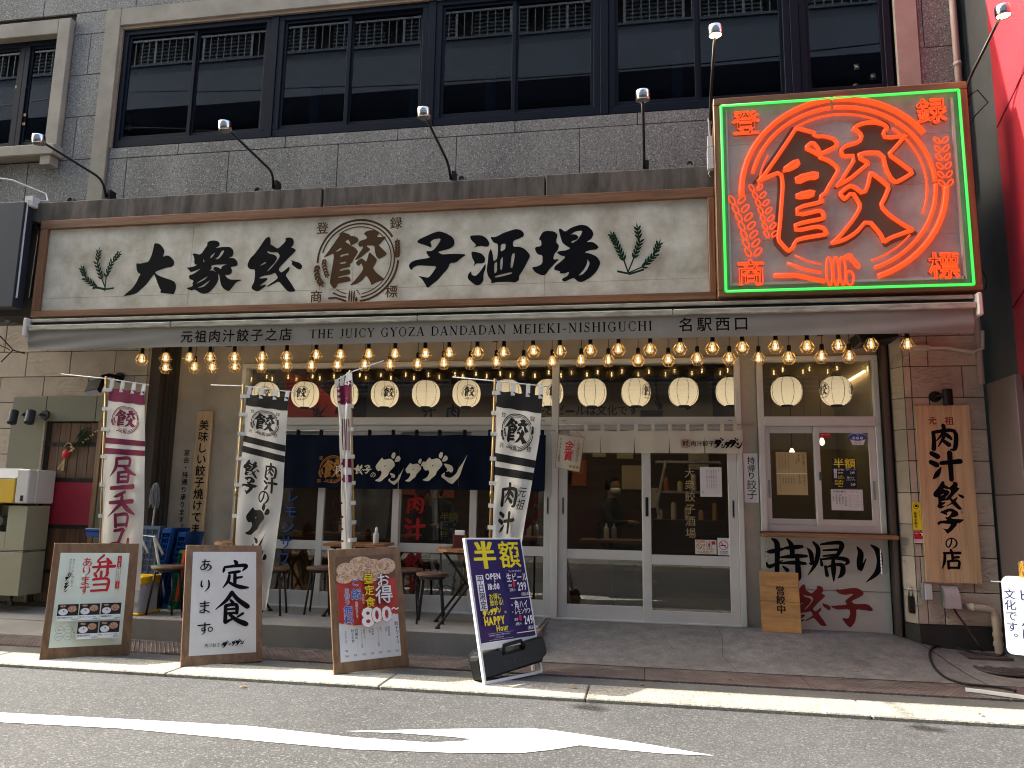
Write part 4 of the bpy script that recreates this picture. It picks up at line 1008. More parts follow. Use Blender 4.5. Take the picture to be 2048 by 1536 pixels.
arct(R, 182, 94, .027); arct(R, 92, 34, .027); arct(R, -2, -72, .027)
arct(.905 * R, 166, 94, .020); arct(.905 * R, 92, 2, .020); arct(.905 * R, 0, -72, .019)
arct(.825 * R, 178, 150, .009); arct(.825 * R, 122, 58, .011); arct(.825 * R, 50, -22, .011); arct(.825 * R, -40, -72, .010)
k = R / 580.
for pts, w_ in ((((565, 1150), (640, 1190), (715, 1210)), .008), (((520, 1195), (620, 1240), (715, 1262)), .013), (((440, 1270), (560, 1272), (730, 1318)), .021)):
    m.tube([(cx + (x - 848) * k, YB - .035, cz - (y - 743) * k) for x, y in pts], w_, 6)
def ell(x, y, rx, ry, rot=0, r=.011):
    tube_loop(m, [(cx + (x - 848) * k + (math.cos(t_) * rx * math.cos(rot) - math.sin(t_) * ry * math.sin(rot)) * k, cz - (y - 743) * k + (math.cos(t_) * rx * math.sin(rot) + math.sin(t_) * ry * math.cos(rot)) * k) for t_ in [2 * PI * j / 14 for j in range(14)]], r)
for x in (757, 795, 832): ell(x, 1255, 17, 88)
ell(870, 1300, 22, 42); ell(866, 1170, 22, 11, .4); ell(892, 1192, 20, 11, -.8); ell(912, 1222, 20, 11, -.9)
for base, dx, dy, nn, s_, lean in (((325, 1120), -16, -56, 7, 1.3, 1), ((432, 1010), -15, -50, 7, 1.05, 1), ((1432, 740), -2, -54, 6, 1.05, 0)):
    for i in range(nn):
        px = base[0] + dx * i + (16 * math.sin(i * .4) if lean else 0); py = base[1] + dy * i
        for sg_ in (-1, 1): ell(px + sg_ * 22 * s_, py, 23 * s_, 11 * s_, (.9 if sg_ > 0 else PI - .9) * (1 if not lean else .9), .0075)
ob('neon_ring', m, neo, bs, smooth=True)
for ch, x, y in (('登', -.93, .80), ('録', .92, .80), ('商', -.93, -.87), ('標', .93, -.86)):
    m = MB(); vs, fs, _ = glyph_tris(ch, 0)
    edges = {}
    for f in fs:
        for i in range(len(f)):
            e = tuple(sorted((f[i], f[(i + 1) % len(f)]))); edges[e] = edges.get(e, 0) + 1
    nb_ = {}
    for e, c in edges.items():
        if c == 1: nb_.setdefault(e[0], []).append(e[1]); nb_.setdefault(e[1], []).append(e[0])
    done_ = set()
    for st in list(nb_):
        if st in done_: continue
        loop = [st]; done_.add(st); cur = st
        while True:
            nx = [q_ for q_ in nb_[cur] if q_ not in done_]
            if not nx: break
            cur = nx[0]; done_.add(cur); loop.append(cur)
        pts = [(cx + x * R + (vs[i][0] - .5) * .30 * R, cz + y * R + (vs[i][1] - .38) * .30 * R) for i in loop]
        pp = [pts[0]]
        for p in pts[1:]:
            if math.dist(p, pp[-1]) > .012: pp.append(p)
        if len(pp) > 3: tube_loop(m, pp, .0075)
    ob('neon_corner_character', m, neo, bs, smooth=True)
m = MB(); m.tube([(3.81, -.95, 5.0), (3.9, -1.0, 5.05), (4.0, -.95, 4.95), (3.9, -.9, 4.85), (3.82, -.92, 4.7), (3.82, -.92, 3.5), (3.86, -.98, 3.3), (3.83, -1.0, 3.2)], .006, 6)
ob('cable', m, blackm, bs, smooth=True)

# awning
aw = thing('awning', 'retracted grey-brown awning with printed valance across the whole shop front', 'awning', (-.8, -1.0, 3.0))
beige = M('weathered white aluminium', (.46, .44, .36), .5, col2=(.22, .2, .16), scale=9, stretch=(.6, 1, 3))
m = MB(); m.box(-5.45, 3.73, -1.02, -.80, 3.13, 3.165); ob('hood', m, beige, aw, bevel=.005)
m = MB(); m.box(-5.44, 3.72, -1.0, -.93, 3.095, 3.128); ob('roller', m, blackm, aw)
m = MB()
for a, b_ in ((-5.45, -3.8), (-3.795, -1.2), (-1.195, 1.2), (1.205, 3.735)): m.box(a, b_, -1.055, -.97, 3.035, 3.092)
ob('front_bar', m, beige, aw, bevel=.008)
for x in (-5.50, 3.735):
    m = MB(); m.box(x, x + .045, -1.07, -.80, 2.97, 3.17); ob('end_bracket', m, flat('bracket white', (.6, .56, .52), .5), aw, bevel=.012)
canvas = M('awning cloth', (.25, .23, .205), .75, var=.1, scale=1.5, trans=.2, bump=.1, bscale=200)
def val(u, v):
    x = -5.44 + 9.15 * u; z = 3.035 - .205 * v
    e0 = math.exp(-(u * 9.15) * 1.1); e1 = math.exp(-((1 - u) * 9.15) * .9)
    y = -1.035 + .004 * math.sin(x * 2.1) * v
    y += e0 * .012 * math.sin(9 * v + 7 * u * 9.15 * .6) * v ** .5 + e1 * .012 * math.sin(8 * v - 5 * (1 - u) * 9.15 * .6) * v ** .5
    return (x, y, z)
m = MB(); m.grid(val, 300, 12); vl_ = ob('valance', m, canvas, aw, smooth=True)
S = Sheet(wallf(-1.040))
txt = '元祖肉汁餃子之店'
for i, ch in enumerate(txt): S.char(ch, -3.61 + i * .153, 2.935, .135, ink, .028)
S.serif('THE JUICY GYOZA DANDADAN MEIEKI-NISHIGUCHI', -2.29, 1.03, 2.932, .088, ink)
for i, ch in enumerate('名駅西口'): S.char(ch, 1.315 + i * .158, 2.935, .135, ink, .028)
S.done('lettering', vl_)
for x in (-3.6, -.6, 2.6):
    m = MB(); m.obox((x, -.99, 3.0), (.05, 0, 0), (0, .7, -.02), (0, 0, .05)); ob('folding_arm', m, flat('arm bronze', (.06, .05, .04), .5), aw)
# speaker-like box and conduit at the right end
m = MB(); m.obox((2.92, -.6, 2.84), (.34, 0, .05), (0, .3, 0), (-.04, 0, .1)); tag(ob('wall_heater', m, blackm, bevel=.01), 'black box unit tucked under the awning over the hatch', 'box')
m = MB(); m.box(3.42, 3.60, -.31, -.252, 2.83, 2.875); m.tube([(3.6, -.29, 2.85), (3.75, -.29, 2.85), (3.98, -.30, 2.80), (4.06, -.31, 2.83), (4.07, -.31, 3.0)], .016, 8)
tag(ob('wall_conduit', m, flat('cream plastic', (.55, .5, .42), .5), smooth=False), 'cream cable conduit and junction box high on the tan pier', 'conduit')

# ================================================================== spotlights on arms over the sign
def arm_lamp(label, base, bend, head, lit, first=[None]):
    bx, hx = Vector(base), Vector(head)
    t = thing('arm_spotlight', label, 'lamp', base, 'arm spotlights above the signs')
    m = MB(); m.box(bx.x + .005, bx.x + .045, bx.y - .01, bx.y + .09, bx.z - .04, bx.z + .09); ob('bracket', m, blackm, t, bevel=.003)
    b_ = Vector(bend); pts = [bx]
    d1 = (b_ - bx); d2 = (hx - b_)
    pts += [bx + d1 * .7, bx + d1 * .92 + d2 * .03, b_ + d2 * .1, hx]
    m = MB(); m.tube(pts, .013, 8); m.tube([b_ + d2 * .12, hx], .009, 6) ; ob('arm', m, blackm, t, smooth=True)
    d = Vector((.03, .12 if not lit else .05, -1)).normalized()
    rot = Vector((0, 0, -1)).rotation_difference(d)
    prof = [(.0, .048), (.056, .048), (.062, .042), (.063, .0), (.062, -.040), (.056, -.046), (.052, -.036), (0, -.036)]
    m = MB(); m.lathe(prof, (0, 0, 0), 18); m.v = [tuple(rot @ Vector(p) + hx) for p in m.v]
    lh_ = ob('lamp_head', m, chrome, t, smooth=True)
    m = MB(); m.lathe([(.052, -.0385), (0, -.0385)], (0, 0, 0), 14); m.v = [tuple(rot @ Vector(p) + hx) for p in m.v]
    ob('lens', m, M('lit lens', (1, .8, .5), .3, emis=4, ecol=(1, .72, .38)) if lit else flat('dark lens', (.3, .3, .32), .1), lh_)
    return t
arm_lamp('slim black arm spotlight over the leftmost end of the long sign', (-4.83, -.86, 4.55), (-4.84, -.95, 4.73), (-5.16, -1.5, 4.93), 0)
arm_lamp('slim black arm spotlight above the second character of the long sign', (-2.88, -.86, 4.55), (-2.85, -.95, 4.69), (-3.09, -1.5, 4.93), 0)
arm_lamp('slim black arm spotlight above the middle character of the long sign', (-.96, -.86, 4.54), (-.97, -.95, 4.68), (-1.07, -1.5, 4.92), 0)
arm_lamp('straight upright arm spotlight beside the neon sign over the green grain motif', (.96, -.86, 4.54), (.96, -.95, 4.69), (.95, -1.5, 4.94), 0)
arm_lamp('lit spotlight on a thin arm at the left corner of the neon sign', (1.585, -.95, 4.95), (1.585, -1.0, 5.15), (1.59, -1.5, 5.51), 1)
arm_lamp('lit spotlight on a thin arm at the right corner of the neon sign', (3.81, -.95, 4.98), (3.83, -1.0, 5.14), (3.93, -1.5, 5.47), 1)
m = MB(); m.box(1.545, 1.60, -.99, -.93, 4.45, 4.66); m.box(1.55, 1.595, -.98, -.94, 4.68, 4.78); m.tube([(1.57, -.97, 4.78), (1.56, -.99, 4.95)], .006, 6); m.tube([(1.57, -.97, 4.45), (1.55, -.98, 4.40), (1.57, -.96, 4.38)], .005, 6)
tag(ob('power_adapter', m, flat('pale plastic', (.55, .56, .58), .4), bevel=.003), 'pale power adapters hanging on the left edge of the neon sign', 'adapter')
for i, (px, py) in enumerate(((139, 400), (514, 380), (923, 357), (1380, 328))):
    q = P(px, py, y=-.3)
    m = MB(); m.lathe([(.036, 0), (.042, .0), (.042, -.05), (.034, -.05), (.034, -.01), (0, -.01)], (q.x, -.25, q.z), 18, axis='y')
    ob('vent_pipe', m, flat('vent chrome', (.3, .3, .3), .3, metal=.8), rb)
m = MB(); m.tube([(-7, -.9, 5.0), (-6.1, -.8, 4.85), (-5.72, -.72, 4.70), (-5.66, -.75, 4.6), (-5.66, -1.02, 4.5), (-5.645, -1.03, 3.4)], .010, 6); m.box(-5.72, -5.62, -1.0, -.9, 4.44, 4.56)
tag(ob('white_cable', m, flat('white cable', (.6, .6, .58), .5)), 'white cable looping down to a small box beside the dark side sign', 'cable')

# ================================================================== hanging bulbs
bulb_glow = bpy.data.materials.new('bulb glass'); bulb_glow.use_nodes = True; t = bulb_glow.node_tree; t.nodes.clear()
tr = nd(t, 'BsdfTransparent'); tr.inputs[0].default_value = (1, .86, .62, 1); em = nd(t, 'Emission'); em.inputs[0].default_value = (1, .66, .28, 1); em.inputs[1].default_value = .36
gl = nd(t, 'BsdfGlossy'); gl.inputs['Roughness'].default_value = .03
lw = nd(t, 'LayerWeight'); lw.inputs[0].default_value = .35
m1 = nd(t, 'MixShader'); m1.inputs[0].default_value = .22; t.links.new(tr.outputs[0], m1.inputs[1]); t.links.new(em.outputs[0], m1.inputs[2])
m2 = nd(t, 'MixShader'); t.links.new(lw.outputs['Facing'], m2.inputs[0]); ml = nd(t, 'Math'); ml.operation = 'MULTIPLY'; ml.inputs[1].default_value = .3
t.links.new(lw.outputs['Facing'], ml.inputs[0]); t.links.new(ml.outputs[0], m2.inputs[0]); t.links.new(m1.outputs[0], m2.inputs[1]); t.links.new(gl.outputs[0], m2.inputs[2])
ou = nd(t, 'OutputMaterial'); t.links.new(m2.outputs[0], ou.inputs[0])
fil = M('filament', (1, .6, .25), .5, emis=5.5, ecol=(1, .74, .43))
cagem = flat('brass wire', (.62, .44, .2), .35, metal=.5)
def bulb():
    t = thing('hanging_bulb', 'x', 'light bulb', (0, 0, 0), 'caged filament bulbs strung under the awning')
    m = MB(); m.lathe([(0, .095), (.014, .095), (.02, .085), (.02, .045), (.024, .04), (.024, .03), (0, .03)], (0, 0, 0), 12); ob('socket', m, blackm, t, smooth=False)
    m = MB(); m.lathe([(.015, .03), (.022, .015), (.032, -.015), (.036, -.032), (.032, -.050), (.019, -.064), (.0, -.069)], (0, 0, 0), 14); gl_ = ob('bulb_glass', m, bulb_glow, t, smooth=True)
    m = MB(); m.lathe([(0, .0), (.007, -.005), (.009, -.025), (.007, -.045), (0, -.05)], (0, 0, 0), 6); ob('filament', m, fil, gl_, smooth=True)
    m = MB()
    for i in range(8):
        a = 2 * PI * i / 8; c, s_ = math.cos(a), math.sin(a)
        m.tube([(.024 * c, .024 * s_, .04), (.068 * c, .068 * s_, -.035), (.038 * c, .038 * s_, -.088)], .0026, 4, caps=False)
    for r, z in ((.068, -.035), (.038, -.088)): m.tube([(r * math.cos(2 * PI * j / 16), r * math.sin(2 * PI * j / 16), z) for j in range(16)], .0026, 4, True)
    ob('cage', m, cagem, t)
    m = MB(); m.tube([(0, 0, .095), (0, 0, .36)], .003, 5); ob('cord', m, blackm, t)
    return t
up = [284, 331.5, 379, 420.5, 469, 524.5, 573.5, 632.5, 681, 737.4, 790, 851, 898.7, 955, 1007.4, 1067, 1120, 1180.7, 1237, 1300, 1360, 1424.6, 1484.4, 1550.7, 1614, 1676.8, 1741.8, 1814.6]
lo = [331.5, 389, 425, 470, 523, 574, 623, 675, 729.6, 780, 835.5, 887.5, 940.4, 992.7, 1046.7, 1104.5, 1162, 1216.6, 1276, 1336.6, 1394.5, 1458.4, 1517, 1577.7, 1643, 1698.3]
def ordn(i): return str(i) + ('th' if 10 < i % 100 < 14 else {1: 'st', 2: 'nd', 3: 'rd'}.get(i % 10, 'th'))
b0 = bulb(); bk = kids(b0); bkk = {c.name: kids(c) for c in bk}; firstb = True
for row, xs, yy, z_ in (('upper', up, -.62, 2.70), ('lower', lo, -.42, 2.62)):
    for i, px in enumerate(xs):
        py = (713 - 30 * (px - 284) / 1530) if row == 'upper' else (731 - 24 * (px - 331) / 1367)
        q = P(px, py + random.uniform(-1, 1), y=yy)
        lb = 'caged filament bulb glowing under the awning, %s from the left in the %s row' % (ordn(i + 1), row)
        if firstb: b0.location = q; b0['label'] = lb; firstb = False; o = b0
        else:
            o = b0.copy(); COL.objects.link(o); o.location = q; o['label'] = lb
            for c in bk:
                d = c.copy(); COL.objects.link(d); d.parent = o
                for e_ in bkk[c.name]: f_ = e_.copy(); COL.objects.link(f_); f_.parent = d
        o.rotation_euler = (random.uniform(-.05, .05), random.uniform(-.05, .05), random.uniform(0, 1))
m = MB()
for y in (-.62, -.42): m.tube([(-4.35 + 7.7 * i / 60, y, 3.02 + .015 * math.sin(i * 1.3)) for i in range(61)], .005, 5)
tag(ob('festoon_cable', m, blackm), 'black cables stretched behind the awning valance carrying the bulbs', 'cable')

# ================================================================== paper lanterns behind the glass
lanm = bpy.data.materials.new('lantern paper'); lanm.use_nodes = True; t = lanm.node_tree; b = t.nodes['Principled BSDF']
b.inputs['Base Color'].default_value = (.62, .56, .42, 1); b.inputs['Roughness'].default_value = .8
tc = nd(t, 'TexCoord'); gr = nd(t, 'TexGradient'); mp = nd(t, 'Mapping'); mp.inputs['Rotation'].default_value = (0, PI / 2, 0); mp.inputs['Location'].default_value = (.5, 0, 0); mp.inputs['Scale'].default_value = (3.3, 1, 3.3)
sx = nd(t, 'SeparateXYZ'); t.links.new(tc.outputs['Object'], sx.inputs[0])
mr = nd(t, 'MapRange'); mr.inputs[1].default_value = -.16; mr.inputs[2].default_value = .15; mr.inputs[3].default_value = .35; mr.inputs[4].default_value = .21; t.links.new(sx.outputs[2], mr.inputs[0])
b.inputs['Emission Color'].default_value = (1, .73, .46, 1); t.links.new(mr.outputs[0], b.inputs['Emission Strength'])
lang = flat('unlit lantern paper', (.2, .19, .16), .8)
gold = flat('gilt print', (.17, .11, .035), .5)
def lantern(X, yy, z, em_, label, mat_=lanm, rot=0.0):
    t = thing('paper_lantern', label, 'lantern', (X, yy, z), 'round paper lanterns in the shop windows')
    rr = .155
    prof = []
    for i in range(25):
        h = -.145 + .29 * i / 24; r_ = rr * max(0, 1 - (abs(h) / .162) ** 2.4) ** .5
        prof.append((r_ + (.0035 if i % 2 else 0), h))
    m = MB(); m.lathe(prof, (X, yy, z), 28); pa_ = ob('paper', m, mat_, t, smooth=False)
    m = MB()
    for j in range(8):
        a = j * PI / 4 + .3; m.tube([(X + (rr * max(0, 1 - (abs(h) / .162) ** 2.4) ** .5 + .003) * math.cos(a), yy + (rr * max(0, 1 - (abs(h) / .162) ** 2.4) ** .5 + .003) * math.sin(a), z + h) for h in [-.144 + .288 * q / 12 for q in range(13)]], .0028, 4)
    ob('seam', m, flat('seam paper', (.36, .27, .15), .8) if mat_ is lanm else mat_, t)['kind'] = 'stuff'  # seams in a slightly darker paper colour
    m = MB(); m.lathe([(.055, -.14), (.058, -.14), (.058, -.163), (.052, -.163)], (X, yy, z), 20); m.lathe([(.052, .163), (.058, .163), (.058, .14), (.052, .14)], (X, yy, z), 20); ob('ring', m, blackm, t)
    m = MB(); m.tube([(X - .05, yy, z + .16), (X - .045, yy, z + .22), (X, yy, z + .26), (X + .045, yy, z + .22), (X + .05, yy, z + .16)], .002, 5); m.tube([(X, yy, z + .26), (X, yy, z + .62)], .002, 5); ob('hanger', m, blackm, t)
    if em_ is not None:
        def lf(u, v, d):
            a = -PI / 2 + em_ + u / rr; r_ = rr * max(0, 1 - (abs(v) / .162) ** 2.4) ** .5 + .005 + d
            return Vector((X + r_ * math.cos(a), yy + r_ * math.sin(a), z + v))
        S = Sheet(lf, split=.03); S.crest(0, 0, .082, gold, corners=False, small=True); S.done('crest', pa_)
    return t
names = ['behind the black-topped banner at the window edge', 'in front of the red hanging cloth', 'behind the narrow folded banner', 'third clear of banners', 'plain, above the large katakana', 'above the right end of the katakana', 'behind the banner reading meat juice', 'cut by the white window post', 'plain, first over the white door curtain', 'second over the white door curtain', 'third over the white door curtain', 'against the right edge of the door window', 'over the hatch, plain', 'over the hatch, beside the grey unlit lantern']
lx = [(532, .4), (610.6, .15), (689, 2.), (769.6, .65), (852, None), (933, .45), (1015, None), (1098, .5), (1184, None), (1272, .95), (1367, None), (1462, None), (1573, None), (1672, -1.15)]
for (px, e), nme in zip(lx, names):
    q = P(px, 789 - 6 * (px - 532) / 1100, y=.35)
    L_ = lantern(q.x, .35, 2.535, e, 'glowing round paper lantern ' + nme)
    if px == 1672:
        def lf(u, v, d, q=q):
            a = -PI / 2 + 1.15 + u / .155; r_ = .155 * max(0, 1 - (abs(v) / .162) ** 2.4) ** .5 + .005 + d
            return Vector((q.x + r_ * math.cos(a), .35 + r_ * math.sin(a), 2.535 + v))
        S = Sheet(lf, split=.03); S.crest(0, 0, .082, gold, corners=False, small=True); S.done('crest', L_)
q = P(1745, 785, y=.9); lantern(q.x, .9, 2.56, None, 'grey unlit round lantern at the right edge of the hatch window', lang)
# ================================================================== door curtains
ncl = M('indigo cotton', (.0055, .010, .026), .9, var=.15, scale=3, spec=.1)
wcl = M('cream cotton', (.72, .68, .58), .85, trans=.25, var=.04, scale=3)
def curtain(name, label, x0, x1, ztop, zbot, y, mt, slits, tabs, rodz, tabw=.035, draw=None):
    t = thing(name, label, 'curtain', ((x0 + x1) / 2, y, rodz))
    m = MB(); m.tube([(x0 - .12, y, rodz), (x1 + .10, y, rodz)], .006, 8); ob('rod', m, flat('curtain rod', (.5, .5, .48), .35, metal=.5), t, smooth=True)
    fy = lambda x, z: y - .012 + .010 * math.sin(x * 23) * (ztop - z) / (ztop - zbot) + .006 * math.sin(x * 9 + 1)
    edges = [x0] + slits + [x1]
    for a, b_ in zip(edges[:-1], edges[1:]):
        m = MB()
        def cl(u, v, a=a, b_=b_):
            z = ztop + (zbot - ztop) * v
            g_ = .007 * max(0, v - .25)
            x = a + g_ + (b_ - a - 2 * g_) * u
            z2 = z - (.010 * math.sin(u * PI) if v < .01 else 0)
            return (x, fy(x, z), z2)
        m.grid(cl, 24, 12); ob('cloth', m, mt, t, smooth=True)
    for x in tabs:
        m = MB(); m.add([(x - tabw / 2, y - .012, ztop - .03), (x + tabw / 2, y - .012, ztop - .03), (x + tabw / 2, y - .012, rodz + .008), (x - tabw / 2, y - .012, rodz + .008),
                         (x - tabw / 2, y + .008, ztop - .03), (x + tabw / 2, y + .008, ztop - .03), (x + tabw / 2, y + .008, rodz + .008), (x - tabw / 2, y + .008, rodz + .008)], [(0, 1, 2, 3), (3, 2, 6, 7), (7, 6, 5, 4)])
        ob('tab', m, mt, t)
    if draw:
        S = Sheet(lambda u, v, d: Vector((u, fy(u, v) - .002 - d, v)), split=.05); draw(S); S.done('lettering', t)
    return t
gilt = flat('gilt dye', (.42, .19, .03), .7)
def navy_art(S):
    S.crest(-2.355, 1.655, .145, gilt, cb=.02)
    for kk, px in (('肉', 683), ('汁', 703)): S.char(kk, P(px, 940, y=-.12).x, 1.655, .105, cream, .028)
    S.mark('gyo', P(721, 940, y=-.12).x, 1.655, .105, cream); S.mark('ko', P(738, 940, y=-.12).x, 1.655, .10, cream); S.brush('の', P(749, 940, y=-.12).x, 1.60, .055, cream)
    k = 1 / 10.24 / 188.  # metres per crop pixel
    def at(px, py): q = P(750 + px / 10.24, 840 + py / 10.24, y=-.12); return q.x, q.z
    for kk, px, py, h in (('da', 285, 965, 600), ('n', 460, 1150, 360), ('da', 845, 1030, 470), ('da', 1250, 956, 590), ('n', 1650, 1004, 610)):
        x, z = at(px, py); S.mark(kk, x, z, h * .00052, cream)
sl = [-2.90, -2.33 + .02, -1.56, -.94, -.36]
tabsN = [P(px, 862, y=-.12).x for px in (597, 643, 692, 740, 787, 834, 880, 930, 980, 1030, 1085)]
curtain('door_curtain', 'dark navy split curtain with gilt crest and cream katakana over the left doors', -3.32, -.06, 2.03, 1.455, -.12, ncl, [-2.885, -1.62, -.97, -.5], tabsN, 2.075, draw=navy_art)
def white_art(S):
    S.crest(1.345, 1.945, .042, dred, corners=True, small=True, cb=.0)
    for i, ch in enumerate('肉汁餃子'): S.char(ch, 1.42 + i * .058, 1.945, .058, ink, .028)
    S.char('の', 1.628, 1.925, .034, ink, .02)
    for kk, x, z, h in (('da', 1.665, 1.955, .105), ('n', 1.71, 1.93, .065), ('da', 1.755, 1.94, .085), ('da', 1.805, 1.955, .10), ('n', 1.86, 1.94, .095)): S.mark(kk, x, z, h, ink)
tabsW = [P(px, 850, y=-.12).x for px in (1172, 1205, 1237, 1272, 1306, 1340, 1375, 1411, 1444, 1470)]
curtain('door_curtain', 'cream split curtain with small black lettering over the entrance doors', .19, 1.895, 2.08, 1.85, -.12, wcl, [.50, .84, 1.185, 1.53], tabsW, 2.135, draw=white_art)
# golden award pennant
t = thing('award_pennant', 'small cream pennant with red award characters hanging left of the entrance', 'pennant', (.2, -.2, 2.1))
P00, P10, P01, P11 = Vector((.045, -.21, 1.69)), Vector((.295, -.21, 1.645)), Vector((.075, -.2, 2.035)), Vector((.345, -.2, 2.0))
def pf(u, v, d):
    a = P00.lerp(P10, u); b_ = P01.lerp(P11, u); p = a.lerp(b_, v); p.y += .012 * math.sin(u * 5 + v * 3) - d; return p
m = MB(); m.grid(lambda u, v: pf(u, v, 0), 10, 12); ob('cloth', m, M('pennant cloth', (.66, .60, .52), .8, trans=.2), t, smooth=True)
goldl = flat('gold border', (.40, .27, .07), .5)
S = Sheet(pf, split=.15)
for a in ((0, 0, 1, .02), (0, .98, 1, 1), (0, .02, .025, .98), (.975, .02, 1, .98)): S.rect(*a, goldl)
for i, ch in enumerate('金賞'): S.char(ch, .47, .70 - i * .29, .30, red, .029, 1.25)
S.column('3年連続受賞', .82, .88, .11, goldl, .01, 1., 1.2); S.column('ダンダダンの生餃子', .13, .86, .075, ink, .012, 1.05, 1.3)
S.column('モンドセレクション', .66, .86, .06, red, .0, 1.05, 1.3)
for i in range(3): S.disc(.62 + i * .14, .12, .06, goldl, .045, 10)
S.done('lettering', t)
m = MB(); m.tube([(.10, -.2, 2.03), (.16, -.15, 2.15), (.33, -.2, 2.0)], .002, 5); ob('string', m, goldl, t)

# ================================================================== tall banners
cloth_w = M('banner cloth', (.80, .80, .78), .75, trans=.42)
clothm_w = cloth_w
bamboo = M('bronze pole', (.30, .20, .07), .35, .6, var=.15, scale=8)
tabm = flat('clear tab', (.75, .76, .76), .35, trans=.4)
def nobori(label, pole_px, rod_px, corners, art, bands, phase=0., dy=-.08, side=1, Y=-1.42, amp=.009, pole_d=.012):
    """pole_px ((x,y) top, (x,y) low), rod (left, right), corners = px list of (left, right) edges from top to bottom"""
    top = P(*pole_px[0], y=Y); low = P(*pole_px[1], y=Y)
    foot = low + (low - top) * ((low.z - .03) / (top.z - low.z))
    t = thing('tall_banner', label, 'banner', (foot.x, Y, 0), 'tall cloth banners in front of the shop')
    m = MB(); m.tube([foot, top + Vector((0, 0, .02))], pole_d, 8); mid = top.lerp(foot, .42); m.tube([mid - Vector((0, 0, .03)), mid + Vector((0, 0, .03))], pole_d * 1.35, 8)
    ob('pole', m, bamboo, t, smooth=True)
    m = MB(); m.lathe([(.14, 0), (.15, .01), (.15, .05), (.12, .09), (.03, .11), (.02, .14)], (foot.x, Y, .02), 16); ob('base', m, flat('base plastic', (.06, .06, .065), .5), t)
    ra, rb_ = P(*rod_px[0], y=Y), P(*rod_px[1], y=Y + dy * .8)
    m = MB(); m.tube([ra, top, rb_], .005, 6); ob('rod', m, flat('rod white', (.75, .75, .74), .4), t, smooth=True)
    n = len(corners)
    Ls = [P(*c[0], y=Y - .015) for c in corners]; Rs = [P(*c[1], y=Y + dy) for c in corners]
    def edge(E_, v):
        v = max(0, min(1, v)) * (n - 1); i = min(int(v), n - 2); return E_[i].lerp(E_[i + 1], v - i)
    H = (Ls[0] - Ls[-1]).length; W = (Ls[0] - Rs[0]).length
    nrm = Vector((0, -1, 0))
    def f(u, v, d=0.):       # u 0..1 across, v 0..1 down
        p = edge(Ls, v).lerp(edge(Rs, v), u)
        rip = amp * (math.sin(u * 11 + phase + v * 2.2) * (.35 + .8 * v) + .5 * math.sin(u * 5 - v * 7 + phase * 2) + .35 * math.sin(v * 23 + u * 6 + phase))
        rip *= min(1, .35 + v * 4)
        return p + Vector((0, rip - d, -.012 * math.sin(u * PI * 3) ** 2 * (1 - v) ** 8))
    m = MB(); m.grid(f, 26, 90); cl_ = ob('cloth', m, clothm_w, t, smooth=True)
    S = Sheet(lambda x, y, d: f(x / W, y / H, d), d0=.0015, step=.0002, split=.045)
    for a, b_, mt in bands: S.rect(.0, a * H, W, b_ * H, mt)
    S2 = Sheet(lambda x, y, d: f(x, 0, d), .001)
    # lettering frame: x across in metres, y measured downwards -> flip
    S.fr = lambda x, y, d: f(x / W, -y / H, d)
    S.mb = S.mb; art(S, W, H); 
    o = S.done('printed_dye', cl_)
    for u in (.06, .36, .68, .95):
        p = f(u, 0); q_ = top.lerp(rb_, min(1, max(0, (p.x - top.x) / max(1e-3, (rb_.x - top.x)) if side > 0 else (top.x - p.x) / max(1e-3, top.x - rb_.x))))
        m = MB(); w_ = Vector((.018, 0, 0)); a = p + Vector((0, -.006, -.035)); b_ = q_ + Vector((0, -.006, .006))
        c = q_ + Vector((0, .006, .006)); e = p + Vector((0, .006, -.035))
        m.add([a - w_, a + w_, b_ + w_, b_ - w_, c - w_, c + w_, e + w_, e - w_], [(0, 1, 2, 3), (3, 2, 5, 4), (4, 5, 6, 7)]); ob('hanging_tab', m, tabm, t)
    k = 8
    for i in range(k):
        v = .02 + i * .125; p = f(0 if side > 0 else 1, v); zz = p.z; pc = top.lerp(foot, (top.z - zz) / (top.z - foot.z))
        o_ = -side * .022
        m = MB(); h = Vector((0, 0, .017)); a = p + Vector((.03 * side, -.008, 0)); b_ = pc + Vector((o_, -.014, .004)); c = pc + Vector((o_, .014, .004)); e = p + Vector((.03 * side, .008, 0))
        m.add([a - h, b_ - h, b_ + h, a + h, c - h, c + h, e - h, e + h], [(0, 1, 2, 3), (1, 4, 5, 2), (4, 6, 7, 5)]); ob('pole_tab', m, tabm, t)
    return t
def head(S, W, H, m, cz, R, corners):
    S.crest(W / 2, -cz, R, m, corners=corners, cb=.02)
def art1(S, W, H):
    for a, b_ in ((0, .115), (.40, .435), (.462, .497)): S.rect(0, -b_ * 1.45, W, -a * 1.45, maroon)
    S.crest(W * .5, -.37, .155, maroon, corners=False)
    S.brush('昼', W * .52, -.88, .30, maroon, .95); S.brush('呑', W * .52, -1.17, .28, maroon); S.brush('み', W * .52, -1.42, .24, maroon, 1.15)
nobori('white and maroon banner with large vertical lettering beside the left pier', ((212, 757), (201, 1085)), ((122, 748), (298, 770)),
       [((218, 774), (289, 783)), ((213, 850), (291, 860)), ((205, 960), (289, 960)), ((200, 1085), (285, 1085)), ((202, 1180), (279, 1180))], art1, [], .4)
